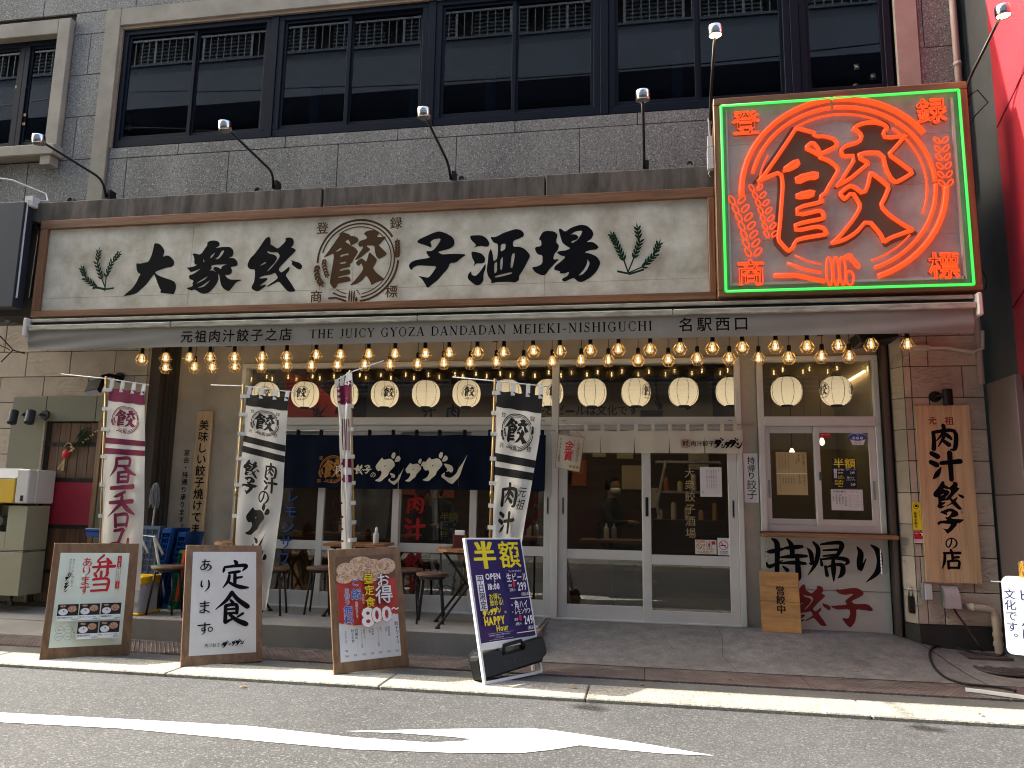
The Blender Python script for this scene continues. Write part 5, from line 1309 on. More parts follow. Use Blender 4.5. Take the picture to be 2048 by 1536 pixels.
def art2(S, W, H):
    for a, b_ in ((0, .155), (.535, .595), (.635, .695)): S.rect(0, -b_, W, -a, bdye)
    S.crest(W * .5, -.34, .150, bdye, corners=True, cb=.02)
    S.char('肉', W * .73, -.80, .15, bdye, .03); S.char('汁', W * .74, -.93, .15, bdye, .03)
    S.mark('gyo', W * .28, -.83, .16, bdye); S.mark('ko', W * .28, -.985, .16, bdye); S.brush('の', W * .62, -1.05, .12, bdye)
    S.mark('da', W * .52, -1.24, .28, bdye); S.mark('n', W * .60, -1.42, .17, bdye); S.mark('da', W * .60, -1.60, .24, bdye)
nobori('white and black banner with crest standing against the navy curtain edge', ((487, 772), (466, 1090)), ((422, 770), (592, 785)),
       [((493, 787), (577, 794)), ((488, 860), (571, 880)), ((478, 960), (566, 985)), ((471, 1085), (551, 1095)), ((503, 1219), (531, 1221))], art2, [], 1.7)
def art3(S, W, H):
    for a, b_ in ((0, .2), (.62, .68), (.73, .79)): S.rect(0, -b_, W, -a, maroon)
    for x, w_ in ((.25, .03), (.42, .05), (.62, .04), (.8, .03)): S.rect(W * x, -.56, W * (x + w_ * 2), -.33, maroon)
    for i in range(4): S.rect(0, -1.0 - i * .13, W * .12, -.98 - i * .13, maroon)
nobori('narrow folded white and maroon banner between the second and third menu boards', ((700, 745), (708, 1100)), ((768, 721), (672, 761)),
       [((673, 766), (703, 760)), ((680, 850), (700, 850)), ((682, 960), (702, 960)), ((684, 1040), (703, 1040)), ((686, 1110), (706, 1110))], art3, [], 3.0, dy=-.05, side=-1, amp=.02)
def art4(S, W, H):
    for a, b_ in ((0, .15), (.53, .59), (.63, .69)): S.rect(0, -b_, W, -a, bdye)
    S.crest(W * .5, -.335, .150, bdye, corners=True, cb=.02)
    S.brush('肉', W * .44, -.84, .21, bdye); S.brush('汁', W * .42, -1.08, .20, bdye)
    S.char('餃', W * .5, -1.33, .22, bdye, .02); S.char('子', W * .5, -1.55, .2, bdye, .02)
    S.char('元', W * .80, -.80, .10, bdye, .01, shear=.2); S.char('祖', W * .80, -.91, .10, bdye, .01, shear=.2)
nobori('white and black banner with crest rising behind the blue half-price sign', ((990, 762), (980, 1085)), ((905, 754), (1095, 773)),
       [((993, 780), (1086, 789)), ((992, 860), (1078, 880)), ((989, 960), (1063, 970)), ((986, 1050), (1049, 1050)), ((984, 1120), (1038, 1120))], art4, [], 2.4)

# ================================================================== standing menu boards
def menu_board(label, bl, W, yaw, lean, roll, H, border, draw, paper):
    th = math.radians(yaw); bl = Vector(bl)
    d = Vector((math.cos(th), math.sin(th), roll)); back = Vector((-math.sin(th), math.cos(th), 0))
    upv = back * lean + Vector((-roll * math.cos(th), -roll * math.sin(th), math.sqrt(1 - lean * lean))); nf = d.cross(upv).normalized()
    if nf.y > 0: nf = -nf
    t = thing('menu_board', label, 'menu board', bl + d * W / 2, 'menu boards standing on the kerb')
    m = MB(); m.obox(bl, d * W, upv * H, -nf * .022); ob('board', m, board_w, t, bevel=.003)
    # rear strut so that it stands
    m = MB(); c = bl + d * W * .5 + upv * H * .7; f = Vector((c.x, c.y, 0)) + back * .28; f.z = .02
    m.obox(c - d * .14, d * .28, (f - c), back * .015); ob('strut', m, board_w, t)
    o = bl + nf * .0012; 
    l, r_, b_, tp = border
    m = MB(); m.obox(bl + d * l + upv * b_ + nf * .0005, d * (W - l - r_), upv * (H - b_ - tp), nf * .0012); po_ = ob('poster', m, paper, t)
    fr = plane_frame(bl + d * l + upv * b_ + nf * .0018, d, upv, nf)
    S = Sheet(fr, d0=.0005); draw(S, W - l - r_, H - b_ - tp); S.done('poster_print', po_)
    return t
food = []
def foodmat(name, cols, sc_, vor=True):
    m = bpy.data.materials.new(name); m.use_nodes = True; t = m.node_tree; b = t.nodes['Principled BSDF']; b.inputs['Roughness'].default_value = .45
    tc = nd(t, 'TexCoord'); n = nd(t, 'TexNoise'); n.inputs['Scale'].default_value = sc_; n.inputs['Detail'].default_value = 3; n.inputs['Distortion'].default_value = 1.2
    t.links.new(tc.outputs['Object'], n.inputs['Vector']); r = nd(t, 'ValToRGB')
    e = r.color_ramp.elements; e[0].position = .3; e[0].color = (*cols[0], 1); e[1].position = .7; e[1].color = (*cols[-1], 1)
    for i, c in enumerate(cols[1:-1]): el = e.new(.3 + .4 * (i + 1) / (len(cols) - 1)); el.color = (*c, 1)
    t.links.new(n.outputs['Fac'], r.inputs[0]); t.links.new(r.outputs[0], b.inputs['Base Color']); return m
gyozam = foodmat('printed dumplings', [(.62, .44, .28), (.40, .16, .06), (.74, .60, .42), (.30, .10, .04)], 22)
gyoza_l = foodmat('printed dumpling skin', [(.45, .18, .07), (.76, .62, .45), (.55, .28, .12), (.80, .70, .55)], 30)
trayd = flat('tray black print', (.02, .018, .02), .4)
meat = foodmat('printed meat', [(.55, .25, .12), (.25, .08, .04), (.65, .40, .25), (.15, .10, .05)], 60)
rice = flat('rice print', (.72, .72, .70), .5)
mint = M('pale green poster', (.76, .80, .66), .35, coat=.4)
def poster1(S, W, H):
    S.brush('弁', W * .64, H * .86, .185, red); S.brush('当', W * .61, H * .68, .18, red)
    for i, ch in enumerate('あります'): S.brush(ch, W * .395, H * .895 - i * .078, .074, red)
    S.rect(W * .83, H * .60, W * .89, H * .965, red); S.rect(W * .835, H * .685, W * .885, H * .835, mint)
    S.column('ご予約・電話注文', W * .86, H * .95, .0145, cream, .01); S.column('お1つからでも', W * .86, H * .825, .0165, ink, .02); S.column('承ります！', W * .86, H * .675, .0155, cream, .01)
    S.column('他のメニューも', W * .20, H * .92, .016, ink); S.column('御注文いただけます', W * .155, H * .92, .016, ink)
    S.crest(W * .165, H * .755, .02, dred, corners=False, small=True); S.column('肉汁餃子の', W * .21, H * .725, .018, ink, .01)
    for i, (kk, h) in enumerate((('da', .042), ('n', .024), ('da', .036), ('da', .042), ('n', .035))): S.mark(kk, W * .135, H * (.715 - i * .032), h, ink)
    cells = [(0, 1, '肉汁焼餃子弁当', '700円'), (1, 1, '炙りチャーシュー弁当', '800円'), (2, 1, '油淋鶏弁当', '800円'), (1, 0, '麻婆豆腐弁当', '800円'), (2, 0, '餃子・チャーシュー弁当', '850円')]
    for cx_, cy_, nm, pr in cells:
        x0 = W * (.055 + .30 * cx_); x1 = x0 + W * .285; y0 = H * (.065 + .195 * cy_); y1 = y0 + H * .175
        S.rect(x0, y0, x1, y1, white); S.rect(x0, y0 + H * .055, x1, y1, trayd)
        S.disc(x0 + W * .08, y0 + H * .095, W * .065, rice, H * .035, 14); S.disc(x0 + W * .085, y0 + H * .105, W * .012, red, None, 8)
        S.disc(x0 + W * .20, y0 + H * .125, W * .062, meat, H * .035, 14); S.disc(x0 + W * .07, y0 + H * .155, W * .04, meat, H * .012, 10)
        S.line(nm, x0 + W * .01, y0 + H * .035, .0155 if len(nm) < 9 else .012, ink, .01); S.line(pr, x1 - W * .01, y0 + H * .014, .0135, ink, .01, align='r')
    for i, tx in enumerate(('国産米', 'ザーサイ', '玉子付', '山椒付')):
        x, y = W * (.115 + .12 * (i % 2)), H * (.165 - .07 * (i // 2)); S.arc(x, y, .028, 0, 360, .0015, ink, 20); S.line(tx, x, y, .0115, ink, 0, align='c')
    S.char('付', W * .315, H * .13, .016, ink)
menu_board('brown menu board with pale green lunch-box poster and red characters', (-3.844, -2.281, .03), .65, 40, .29, -.02, .94, (.055, .07, .085, .085), poster1, mint)
p2 = M('white laminate poster', (.70, .67, .62), .12, coat=.9, var=.05, scale=3)
def poster2(S, W, H):
    S.brush('定', W * .66, H * .765, .25, ink); S.brush('食', W * .62, H * .43, .28, ink)
    for i, ch in enumerate('あります'): S.brush(ch, W * .205, H * .86 - i * .165 * H / .8, .105 * .95, ink)
    S.arc(W * .30, H * .235, .017, 0, 360, .007, ink, 14)
    for i, ch in enumerate('肉汁餃子の'): S.char(ch, W * .25 + i * .030, H * .085, .030, ink, .012)
    for i, (kk, h) in enumerate((('da', .055), ('n', .032), ('da', .045), ('da', .052), ('n', .045))): S.mark(kk, W * .53 + i * .033, H * .09 + .003 * i, h, ink)
menu_board('brown menu board with plain white poster of large black brush characters', (-2.635, -2.239, .03), .62, 40, .38, -.02, .98, (.055, .05, .075, .06), poster2, p2)
p3 = M('silver poster', (.72, .72, .73), .35, coat=.5)
redp = M('poster red', (.52, .045, .025), .4)
def poster3(S, W, H):
    S.rect(0, H * .72, W, H, flat('poster brown', (.16, .09, .05), .5)); S.rect(0, H * .40, W, H * .76, redp)
    vs = [(0, H * .42), (0, H * .36), (W * .25, H * .325), (W * .6, H * .33), (W, H * .42), (W, H * .45)]
    S.put(vs, [tuple(range(6))], redp)
    random.seed(4)
    for cx_, cy_, rx_, ry_ in ((.16, .86, .16, .075), (.42, .92, .2, .07), (.36, .84, .2, .085), (.62, .88, .18, .08), (.84, .88, .17, .08), (.55, .80, .22, .07), (.12, .78, .14, .05)):
        S.disc(W * cx_, H * cy_, W * rx_, gyoza_l, H * ry_, 18); S.disc(W * cx_, H * (cy_ + .012), W * rx_ * .8, gyozam, H * ry_ * .7, 14)
        for j in range(4): S.arc(W * (cx_ - rx_ * .5 + rx_ * .33 * j), H * cy_, H * ry_ * .7, 40, 130, .002, gyoza_l, 6)
    def outl(fn, m_in, m_out, w_=.004):
        for dx, dy in ((w_, 0), (-w_, 0), (0, w_), (0, -w_)): fn(dx, dy, m_out)
        fn(0, 0, m_in)
    outl(lambda a, b_, m: S.char('お', W * .77 + a, H * .74 + b_, .115, m, .028), white, dred); outl(lambda a, b_, m: S.char('得', W * .77 + a, H * .60 + b_, .15, m, .028), white, dred)
    for i, ch in enumerate('昼定食'): outl(lambda a, b_, m: S.char(ch, W * .515 + a, H * (.76 - i * .115) + b_, .085, m, .028), yellow, dred, .003)
    for i, (ch, s_) in enumerate((('ご', .062), ('飯', .085))): outl(lambda a, b_, m: S.char(ch, W * .285 + a, H * (.73 - i * .115) + b_, s_, m, .028), blue, white, .003)
    for i, (ch, s_, y) in enumerate((('お', .04, .655), ('替', .045, .60), ('り', .042, .545), ('無', .075, .465), ('料', .075, .375))): outl(lambda a, b_, m: S.char(ch, W * .13 + a, H * y + b_, s_, m, .028), blue, white, .0025)
    S.column('毎朝炊きたて', W * .265, H * .53, .022, white, .01); S.column('ほかほか', W * .38, H * .60, .02, white, .01)
    for ch, x, s_ in (('8', .33, .20), ('0', .50, .16), ('0', .665, .16)):
        outl(lambda a, b_, m: S.line(ch, W * x + a, H * .385 + b_ + (.012 if s_ < .18 else 0), s_, m, .03, 1.05), white, redp, .005)
    S.char('円', W * .86, H * .375, .042, white, .02); S.ribbon([(W * .84, H * .44), (W * .88, H * .455), (W * .92, H * .435), (W * .96, H * .45)], .010, white)
    for i in range(1, 7): S.rect(W * (.10 + .135 * i), H * .03, W * (.10 + .135 * i) + .001, H * .30, flat('grey line', (.4, .4, .42)))
    for i, (a, b_, pr) in enumerate((('究極の餃子定食', 'W', '1364'), ('究極の', '餃子定食', '909'), ('焼餃子＆', 'チャーシュー定食', '1136'), ('油淋鶏', '定食', '909'), ('炙り', 'チャーシュー定食', '909'), ('麻婆豆腐', '定食', '909'), ('餃子ライス', '', '800'))):
        x = W * (.055 + .135 * i)
        if i == 0: S.column(a, x, H * .27, .0135, ink); S.line('W', x - .01, H * .09, .022, ink, .02)
        elif i == 6: S.column(a, x + .01, H * .30, .034, ink, .022)
        elif i == 1: S.column(a, x + .018, H * .27, .027, ink, .022); S.column(b_, x - .012, H * .27, .025, ink, .022)
        else: S.column(a, x + .012, H * .27, .019, ink, .008); S.column(b_, x - .010, H * .265, .0175, ink, .008)
        S.line(pr, x, H * .045, .022, dred, .012, .7, 'c')
menu_board('brown menu board with colourful dumpling lunch poster priced in white on red', (-1.388, -2.209, .03), .60, 38, .26, .03, .94, (.055, .06, .08, .06), poster3, p3)
# blue half-price stand
th = math.radians(58); bl = Vector((-.217, -2.259, .03)); d = Vector((math.cos(th), math.sin(th), -.02)); back = Vector((-math.sin(th), math.cos(th), 0)); ln = .235
upv = back * ln + Vector((0, 0, math.sqrt(1 - ln * ln))); nf = d.cross(upv).normalized(); nf = -nf if nf.y > 0 else nf
W4, H4 = .66, 1.06
t = thing('sign_stand', 'blue half-price drinks sign in a white frame stand weighted with a black water tank', 'sign stand', bl + d * .33)
wf_ = M('white stand metal', (.72, .76, .77), .35)
m = MB(); fw = .020
for o_, a, b_ in ((bl, d * fw, upv * H4), (bl + d * (W4 - fw), d * fw, upv * H4), (bl + d * fw, d * (W4 - 2 * fw), upv * .022), (bl + d * fw + upv * .235, d * (W4 - 2 * fw), upv * .05), (bl + d * fw + upv * (H4 - .012), d * (W4 - 2 * fw), upv * .012)):
    m.obox(o_, a, b_, -nf * .026)
ob('frame', m, wf_, t, bevel=.002)
m = MB(); bk_ = back * .05
for s_ in (W4 - .025,): m.obox(bl + d * s_ + upv * (H4 - .03) - nf * .03, d * .025, (bk_ + bl - (bl + upv * (H4 - .03))), back * .015)
ob('rear_leg', m, wf_, t)
m = MB(); m.obox(bl + d * fw + upv * .285 + nf * .001, d * (W4 - 2 * fw), upv * (H4 - .30), nf * .003); navyp = M('poster navy', (.015, .018, .12), .25, coat=.5); po4 = ob('poster', m, navyp, t)
fr = plane_frame(bl + d * fw + upv * .285 + nf * .0045, d, upv, nf); S = Sheet(fr, d0=.0005); W, H = W4 - 2 * fw, H4 - .30
yl = flat('bright yellow print', (.84, .72, .03), .4); wh = flat('bright white print', (.8, .8, .84), .4); rp = flat('print red', (.6, .02, .03), .4)
def thick(txt, x, y, h, mt, wf=1.): S.line(txt, x, y, h, mt, .055, wf)
def mwide(ch, x, y, h, mt, wf):
    for a in (((-.009, 0, .009)) if ch == '半' else (-.002, .002)): S.char(ch, x + a, y, h, mt, .0285 if ch == '半' else .018, wf)
mwide('半', W * .27, H * .845, .225, yl, 1.1); mwide('額', W * .73, H * .845, .225, yl, 1.15)
def star(x, y, r): S.poly([(x + r * (1 if i % 2 == 0 else .42) * math.sin(i * PI / 5), y + r * (1 if i % 2 == 0 else .42) * math.cos(i * PI / 5)) for i in range(10)], navyp)
star(W * .83, H * .87, .042); star(W * .90, H * .80, .022); star(W * .80, H * .82, .014)
S.rect(W * .05, H * .30, W * .18, H * .645, wh)
for i, ch in enumerate('平日限定'): S.char(ch, W * .115, H * (.60 - i * .083), .066, navyp, .022, 1.05)
S.line('OPEN', W * .21, H * .625, .062, wh, .035, .95); S.ribbon([(W * .36, H * .59), (W * .36, H * .565), (W * .38, H * .575)], .005, wh); S.line('18:00', W * .215, H * .525, .062, wh, .035, .93)
S.line('お得に', W * .215, H * .425, .050, yl, .025, .95); S.line('飲める!', W * .215, H * .365, .050, yl, .025, .9)
for i, (kk, h) in enumerate((('da', .062), ('n', .042), ('da', .055), ('da', .06), ('n', .05))): S.mark(kk, W * .10 + i * .040, H * .275 + .004 * i, h, yl)
S.char('の', W * .46, H * .265, .026, yl, .01); S.line('HAPPY', W * .06, H * .195, .078, yl, .05, .82); S.line('Hour', W * .25, H * .12, .060, yl, .03, .95)
S.line('プレミアムモルツ', W * .62, H * .665, .019, wh, .01); S.line('生ビール', W * .56, H * .60, .072, wh, .022, .85)
S.line('299', W * .74, H * .505, .090, wh, .02, .72); S.line('598→', W * .58, H * .475, .034, wh, .0, .8); S.line('通常', W * .565, H * .52, .022, wh); S.disc(W * .675, H * .53, .015, rp, .024, 12)
S.line('(税込329)', W * .98, H * .425, .030, wh, .012, .9, 'r'); S.rect(W * .56, H * .385, W * .98, H * .393, cream)
S.line('・角ハイ', W * .53, H * .325, .068, wh, .022, .78); S.line('・レモンサワー', W * .53, H * .255, .048, wh, .02, .78)
S.line('249', W * .74, H * .165, .090, wh, .02, .72); S.line('498→', W * .57, H * .135, .034, wh, .0, .8); S.line('通常', W * .56, H * .18, .022, wh); S.disc(W * .675, H * .19, .015, rp, .024, 12)
S.line('(税込274)', W * .98, H * .085, .030, wh, .012, .9, 'r'); S.rect(W * .56, H * .045, W * .98, H * .053, cream)
for y in (.075, .015): S.rect(W * .05, H * y, W * .5, H * y + .0012, wh)
S.line('※税込価格。他の割引との併用はできません', W * .06, H * .058, .0115, wh); S.line('ご了承くださいませ', W * .14, H * .035, .0115, wh)
S.done('poster_print', po4)
# black water tank
tk = thing('water_weight', 'black plastic water weight tank resting in the foot of the blue sign stand', 'water tank', bl + d * .33)
n_ = 16; prof = [(.0, .0), (.56, .0), (.565, .035), (.60, .04), (.615, .07), (.615, .17), (.60, .20), (.42, .20), (.40, .15), (.22, .15), (.20, .20), (.03, .20), (.0, .17)]
m = MB(); o_ = bl + d * .02 + Vector((0, 0, .03)) - nf * .045; dT = (d + nf * .16 + Vector((0, 0, .10))).normalized(); u2 = (upv - dT * upv.dot(dT)).normalized(); nT = dT.cross(u2); nT = nT if nT.y < 0 else -nT
vs = [o_ + dT * a * 1.08 + u2 * b_ * .92 for a, b_ in prof] + [o_ + dT * a * 1.08 + u2 * b_ * .92 - nT * .13 for a, b_ in prof]; N_ = len(prof)
m.add(vs, [tuple(range(N_)), tuple(reversed(range(N_, 2 * N_)))] + [(i, i + N_, (i + 1) % N_ + N_, (i + 1) % N_) for i in range(N_)])
m.v = [tuple(Vector(p)) for p in m.v]
tank = flat('black plastic', (.007, .008, .009), .42, spec=.2); ob('tank', m, tank, tk, bevel=.014)
m = MB(); hc = o_ + dT * .335 + u2 * .175 + nT * .004; m.tube([hc - dT * .10 - u2 * .035, hc - dT * .085 + u2 * .02, hc + dT * .085 + u2 * .02, hc + dT * .10 - u2 * .035], .014, 8); ob('handle', m, tank, tk, smooth=True)
S = Sheet(plane_frame(o_ + nT * .001, dT, u2, nT)); S.line('注水型10kg', .22, .07, .042, flat('moulded letters', (.05, .055, .06), .5), .0); S.done('lettering', tk)
m = MB(); m.prism([(-.34, .02), (-.16, .02), (-.19, .22), (-.24, .26), (-.30, .24)], -1.98, -1.84); m.cyl((-.27, -1.95, .2), (-.27, -1.95, .26), .02, n=8)
tag(ob('banner_base', m, flat('grey weight', (.36, .34, .31), .7), bevel=.012), 'grey moulded banner weight behind the blue sign stand', 'banner base')

# ================================================================== wooden plaques
def plaque(name, label, x0, x1, z0, z1, y, mt, th_=.028, seams=()):
    m = MB(); xs = [x0] + list(seams) + [x1]
    t = thing(name, label, 'sign', ((x0 + x1) / 2, y, (z0 + z1) / 2))
    for a, b_ in zip(xs[:-1], xs[1:]):
        m = MB(); m.box(a + .0006, b_ - .0006, y, y + th_, z0, z1); ob('plank', m, mt, t, bevel=.0015)
    return t
pl = plaque('wooden_sign', 'tall cedar sign board with black brush characters on the right tan pier', 3.45, 3.915, .685, 2.30, -.285, cedar, .03, (3.60, 3.76))
for fn_, a in (('brush', ('肉', 3.68, 1.995, .25, ink)), ('brush', ('汁', 3.675, 1.735, .27, ink)), ('mark', ('gyo', 3.685, 1.469, .258, ink)), ('mark', ('ko', 3.69, 1.235, .235, ink)), ('brush', ('の', 3.68, 1.04, .105, ink)), ('brush', ('店', 3.67, .888, .175, ink)), ('char', ('元', 3.588, 2.155, .078, dred, .03)), ('char', ('祖', 3.735, 2.155, .082, dred, .028))):
    S = Sheet(wallf(-.285), d0=.001); getattr(S, fn_)(*a); S.done('character', pl)
pl = plaque('wooden_sign', 'narrow leaning cedar plank sign on the stucco wall with vertical black script', -4.06, -3.87, .25, 2.30, -.035, cedar, .025)
S = Sheet(wallf(-.035), d0=.001)
for i, ch in enumerate('美味しい餃子焼けてます'):
    z = 2.14 - i * .128; S.char(ch, -3.965 - .0 * i, z, .125, ink, .026)
S.done('lettering', pl)
S = Sheet(wallf(0.0), d0=.0012)
for i, ch in enumerate('宴会・持帰り承ります。'):
    if ch == '。': S.arc(-4.15, 1.83 - i * .083 + .02, .012, 0, 360, .006, ink, 10)
    else: S.char(ch, -4.17, 1.83 - i * .083, .075, ink, .018)
tag(S.done('wall_lettering'), 'small vertical black lettering painted on the stucco left of the cedar plank', 'lettering')
# lamp over the right plaque
t = thing('wall_spotlight', 'black cylinder downlight above the cedar sign on the right pier', 'lamp', (3.66, -.25, 2.35))
m = MB(); m.lathe([(0, -.03), (.05, -.03), (.052, 0), (.052, .0)], (3.635, -.252, 2.385), 18, axis='y'); m.tube([(3.635, -.28, 2.385), (3.66, -.31, 2.39), (3.70, -.34, 2.39)], .014, 8); ob('mount', m, blackm, t)
m = MB(); m.lathe([(.040, -.075), (.042, -.07), (.042, .065), (.034, .073), (0, .073)], (3.71, -.36, 2.37), 20); m.lathe([(.034, -.06), (.040, -.075)], (3.71, -.36, 2.37), 20); ob('body', m, blackm, t, smooth=False)
m = MB(); m.lathe([(.0, -.062), (.035, -.062)], (3.71, -.36, 2.37), 16); ob('lens', m, M('warm lens', (1, .8, .5), .3, emis=.7, ecol=(1, .75, .45)), t)

# ================================================================== notices and papers
def paper(name, label, x0, x1, z0, z1, y, mt, draw=None, cat='notice', skew=0.):
    m = MB(); m.add([(x0 + skew, y, z0), (x1 + skew, y, z0), (x1, y, z1), (x0, y, z1), (x0 + skew, y + .002, z0), (x1 + skew, y + .002, z0), (x1, y + .002, z1), (x0, y + .002, z1)], [(0, 1, 2, 3), (7, 6, 5, 4), (0, 4, 5, 1), (1, 5, 6, 2), (2, 6, 7, 3), (3, 7, 4, 0)])
    o = tag(ob(name, m, mt), label, cat)
    if draw: S = Sheet(wallf(y), d0=.0006, step=.0001); draw(S, x0, x1, z0, z1); S.done('lettering', o)
    return o
wpap = flat('white paper', (.72, .73, .74), .55); gpap = M('gold paper', (.50, .40, .19), .5, var=.05, scale=6)
paper('takeout_sign', 'narrow white upright sign with vertical black script between the door and hatch', 1.912, 2.048, 1.375, 1.86, -.012, wpap,
      lambda S, a, b_, c, d_: [S.char(ch, (a + b_) / 2 + .005, d_ - .07 - z, h, ink, .018 if h < .09 else .0) for ch, z, h in (('持', 0, .078), ('帰', .078, .078), ('り', .15, .078), ('餃', .24, .10), ('子', .335, .10))], 'sign')
def gold_art(S, a, b_, c, d_):
    W = b_ - a; H = d_ - c
    S.rect(a, c + H * .49, b_, c + H * .505, white)
    S.column('お持ち帰り', b_ - .03, d_ - .03, .024, ink, .01); S.column('メニュー', b_ - .03, d_ - .15, .014, ink); S.column('焼き餃子', b_ - .075, d_ - .03, .02, ink, .01); S.column('一人前六個', b_ - .10, d_ - .06, .013, ink)
    for k in range(4): S.column('肉汁たっぷり焼き立て餃子', a + .03 + k * .028, d_ - .03, .0115, ink)
    S.column('お持ち帰りメニュー', b_ - .03, c + H * .46, .018, ink, .01); S.column('生餃子冷凍', b_ - .075, c + H * .46, .018, ink, .01)
    for k in range(5): S.column('十個五百円', a + .06 + k * .025, c + H * .40, .013, ink)
    S.column('ご自宅で焼いてお召し上がりください', a + .03, c + H * .46, .010, ink)
paper('takeaway_menu', 'gold takeaway menu sheets behind the left hatch pane', 2.225, 2.515, 1.455, 1.875, -.004, gpap, gold_art, 'menu')
m = MB(); m.box(2.218, 2.522, 1.445, 1.447, 0, 0.001)
def half_art(S, a, b_, c, d_):
    W = b_ - a; H = d_ - c
    S.char('半', a + W * .27, d_ - H * .16, .095, yl, .0285, 1.1); S.char('額', a + W * .74, d_ - H * .16, .095, yl, .0285, 1.1)
    S.rect(a + W * .05, c + H * .34, a + W * .17, c + H * .65, wh); S.column('平日限定', a + W * .11, c + H * .61, .021, ink, .01)
    S.line('OPEN', a + W * .2, c + H * .62, .022, wh, .02); S.line('18:00', a + W * .2, c + H * .52, .022, wh, .02); S.line('お得に', a + W * .2, c + H * .40, .019, yl, .01); S.line('飲める!', a + W * .2, c + H * .34, .019, yl, .01)
    for i in range(4): S.mark('da' if i % 2 == 0 else 'n', a + W * .12 + i * .02, c + H * .24, .024, yl)
    S.line('HAPPY', a + W * .06, c + H * .15, .026, yl, .03, .9); S.line('Hour', a + W * .2, c + H * .07, .02, yl, .02)
    S.line('生ビール', a + W * .54, c + H * .64, .026, wh, .015, .9); S.line('299', a + W * .72, c + H * .52, .034, wh, .02, .75); S.line('角ハイ', a + W * .58, c + H * .36, .026, wh, .015, .9)
    S.line('レモンサワー', a + W * .54, c + H * .28, .018, wh, .01, .9); S.line('249', a + W * .72, c + H * .13, .034, wh, .02, .75)
dkp = flat('poster dark', (.015, .02, .035), .4)
paper('half_price_poster', 'small dark half-price poster behind the right hatch pane', 2.745, 2.965, 1.525, 1.815, -.036, dkp, half_art, 'poster')
def menu_art(S, a, b_, c, d_):
    S.line('お持ち帰り', a + .02, d_ - .02, .024, ink, .02); S.line('丼・弁当', a + .04, d_ - .055, .014, ink, .01); S.line('餃子・一品', b_ - .11, d_ - .02, .013, ink)
    for k, tx in enumerate(('炙り丼', '麻婆丼弁当', '油淋鶏弁当', '焼餃子弁当', '餃子弁当大盛')): S.column(tx, a + .02 + k * .028, d_ - .075, .015, ink, .014)
    for k in range(2):
        for r_ in range(6): S.line('肉汁焼餃子　　500円', a + .155 + k * .068, d_ - .06 - r_ * .02, .0062, ink)
paper('price_list', 'white printed price list below the half-price poster on the hatch', 2.72, 3.01, 1.315, 1.515, -.036, wpap, menu_art, 'notice')
oz = MB(); S = None
m = MB(); cxp, czp = 2.99, 2.005
t = thing('award_sticker', 'fan-shaped blue and white sticker at the top of the right hatch pane', 'sticker', (cxp, -.036, czp))
pts = [(-.05, -.06), (.05, -.06), (.075, .01)] + [(.092 * math.cos(a_), .012 + .05 * math.sin(a_)) for a_ in [.1, .6, 1.1, 1.57, 2.04, 2.54, 3.04]] + [(-.075, .01)]
vs, fs = fill([[(cxp + x, czp + z) for x, z in pts]]); m.add([(x, -.037, z) for x, z in vs], fs); ob('backing', m, wpap, t, kind='print')
S = Sheet(wallf(-.037), d0=.0006); S.disc(cxp, czp + .018, .086, blue, .036, 20)
for i in range(3): S.disc(cxp - .035 + i * .035, czp + .008, .014, wpap, None, 12); S.char('食', cxp - .035 + i * .035, czp + .008, .018, blue, .0)
S.line('認定店', cxp, czp + .04, .011, wpap, 0, align='c'); S.line('安全・安心', cxp, czp - .04, .012, ink, 0, align='c'); S.done('lettering', t)
paper('camera_notice', 'tiny red notice at the top left of the right hatch pane', 2.645, 2.74, 2.015, 2.06, -.036, red, lambda S, a, b_, c, d_: S.line('防犯カメラ作動中', a + .006, (c + d_) / 2 + .007, .0105, wpap), 'sticker')
def letter_art(S, a, b_, c, d_):
    S.column('お客様へ', b_ - .03, d_ - .02, .009, ink)
    for k in range(5): S.column('お知らせとお願いを申し上げます' * 1, b_ - .055 - k * .022, d_ - .03, .0125, red if k in (0, 3) else ink, .006)
    S.column('店主', a + .025, c + .05, .014, ink, .02)
paper('notice_letter', 'white notice sheet with red and black vertical text taped to the right door', 1.485, 1.695, 1.425, 1.718, -.0445 - .0, wpap, letter_art, 'notice')
S = Sheet(wallf(-.0305), d0=.0005)
for i, ch in enumerate('大衆餃子酒場'): S.char(ch, 1.385, 1.66 - i * .119, .105, flat('gold leaf', (.40, .32, .17), .4), .0)
tag(S.done('door_lettering'), 'gold vertical lettering on the glass of the right entrance door', 'lettering')
def nodrink(S, a, b_, c, d_):
    W = b_ - a; H = d_ - c
    S.line('飲酒運転', a + W * .04, d_ - H * .12, .024, red, .02, .95); S.column('禁止', a + W * .41, c + H * .62, .03, red, .02)
    S.arc(a + W * .19, c + H * .54, .024, 0, 360, .005, ink, 18); S.ribbon([(a + W * .12, c + H * .66), (a + W * .26, c + H * .42)], .005, ink)
    S.arc(a + W * .66, c + H * .68, .028, 0, 360, .004, ink, 18); S.disc(a + W * .66, c + H * .66, .010, blue, .02, 10); S.rect(a + W * .78, c + H * .68, a + W * .95, c + H * .92, red)
    S.line('飲酒禁止', a + W * .53, c + H * .36, .021, red, .02, .95)
    S.line('お車でのご来店は固くお断り', a + W * .05, c + H * .20, .0125, ink, .015); S.line('二十歳未満の飲酒は禁止です', a + W * .05, c + H * .09, .0125, ink, .015)
paper('drink_driving_notice', 'cream sticker with red characters and ban symbols low on the right door', 1.425, 1.63, .865, 1.003, -.0315, cream, nodrink, 'sticker')
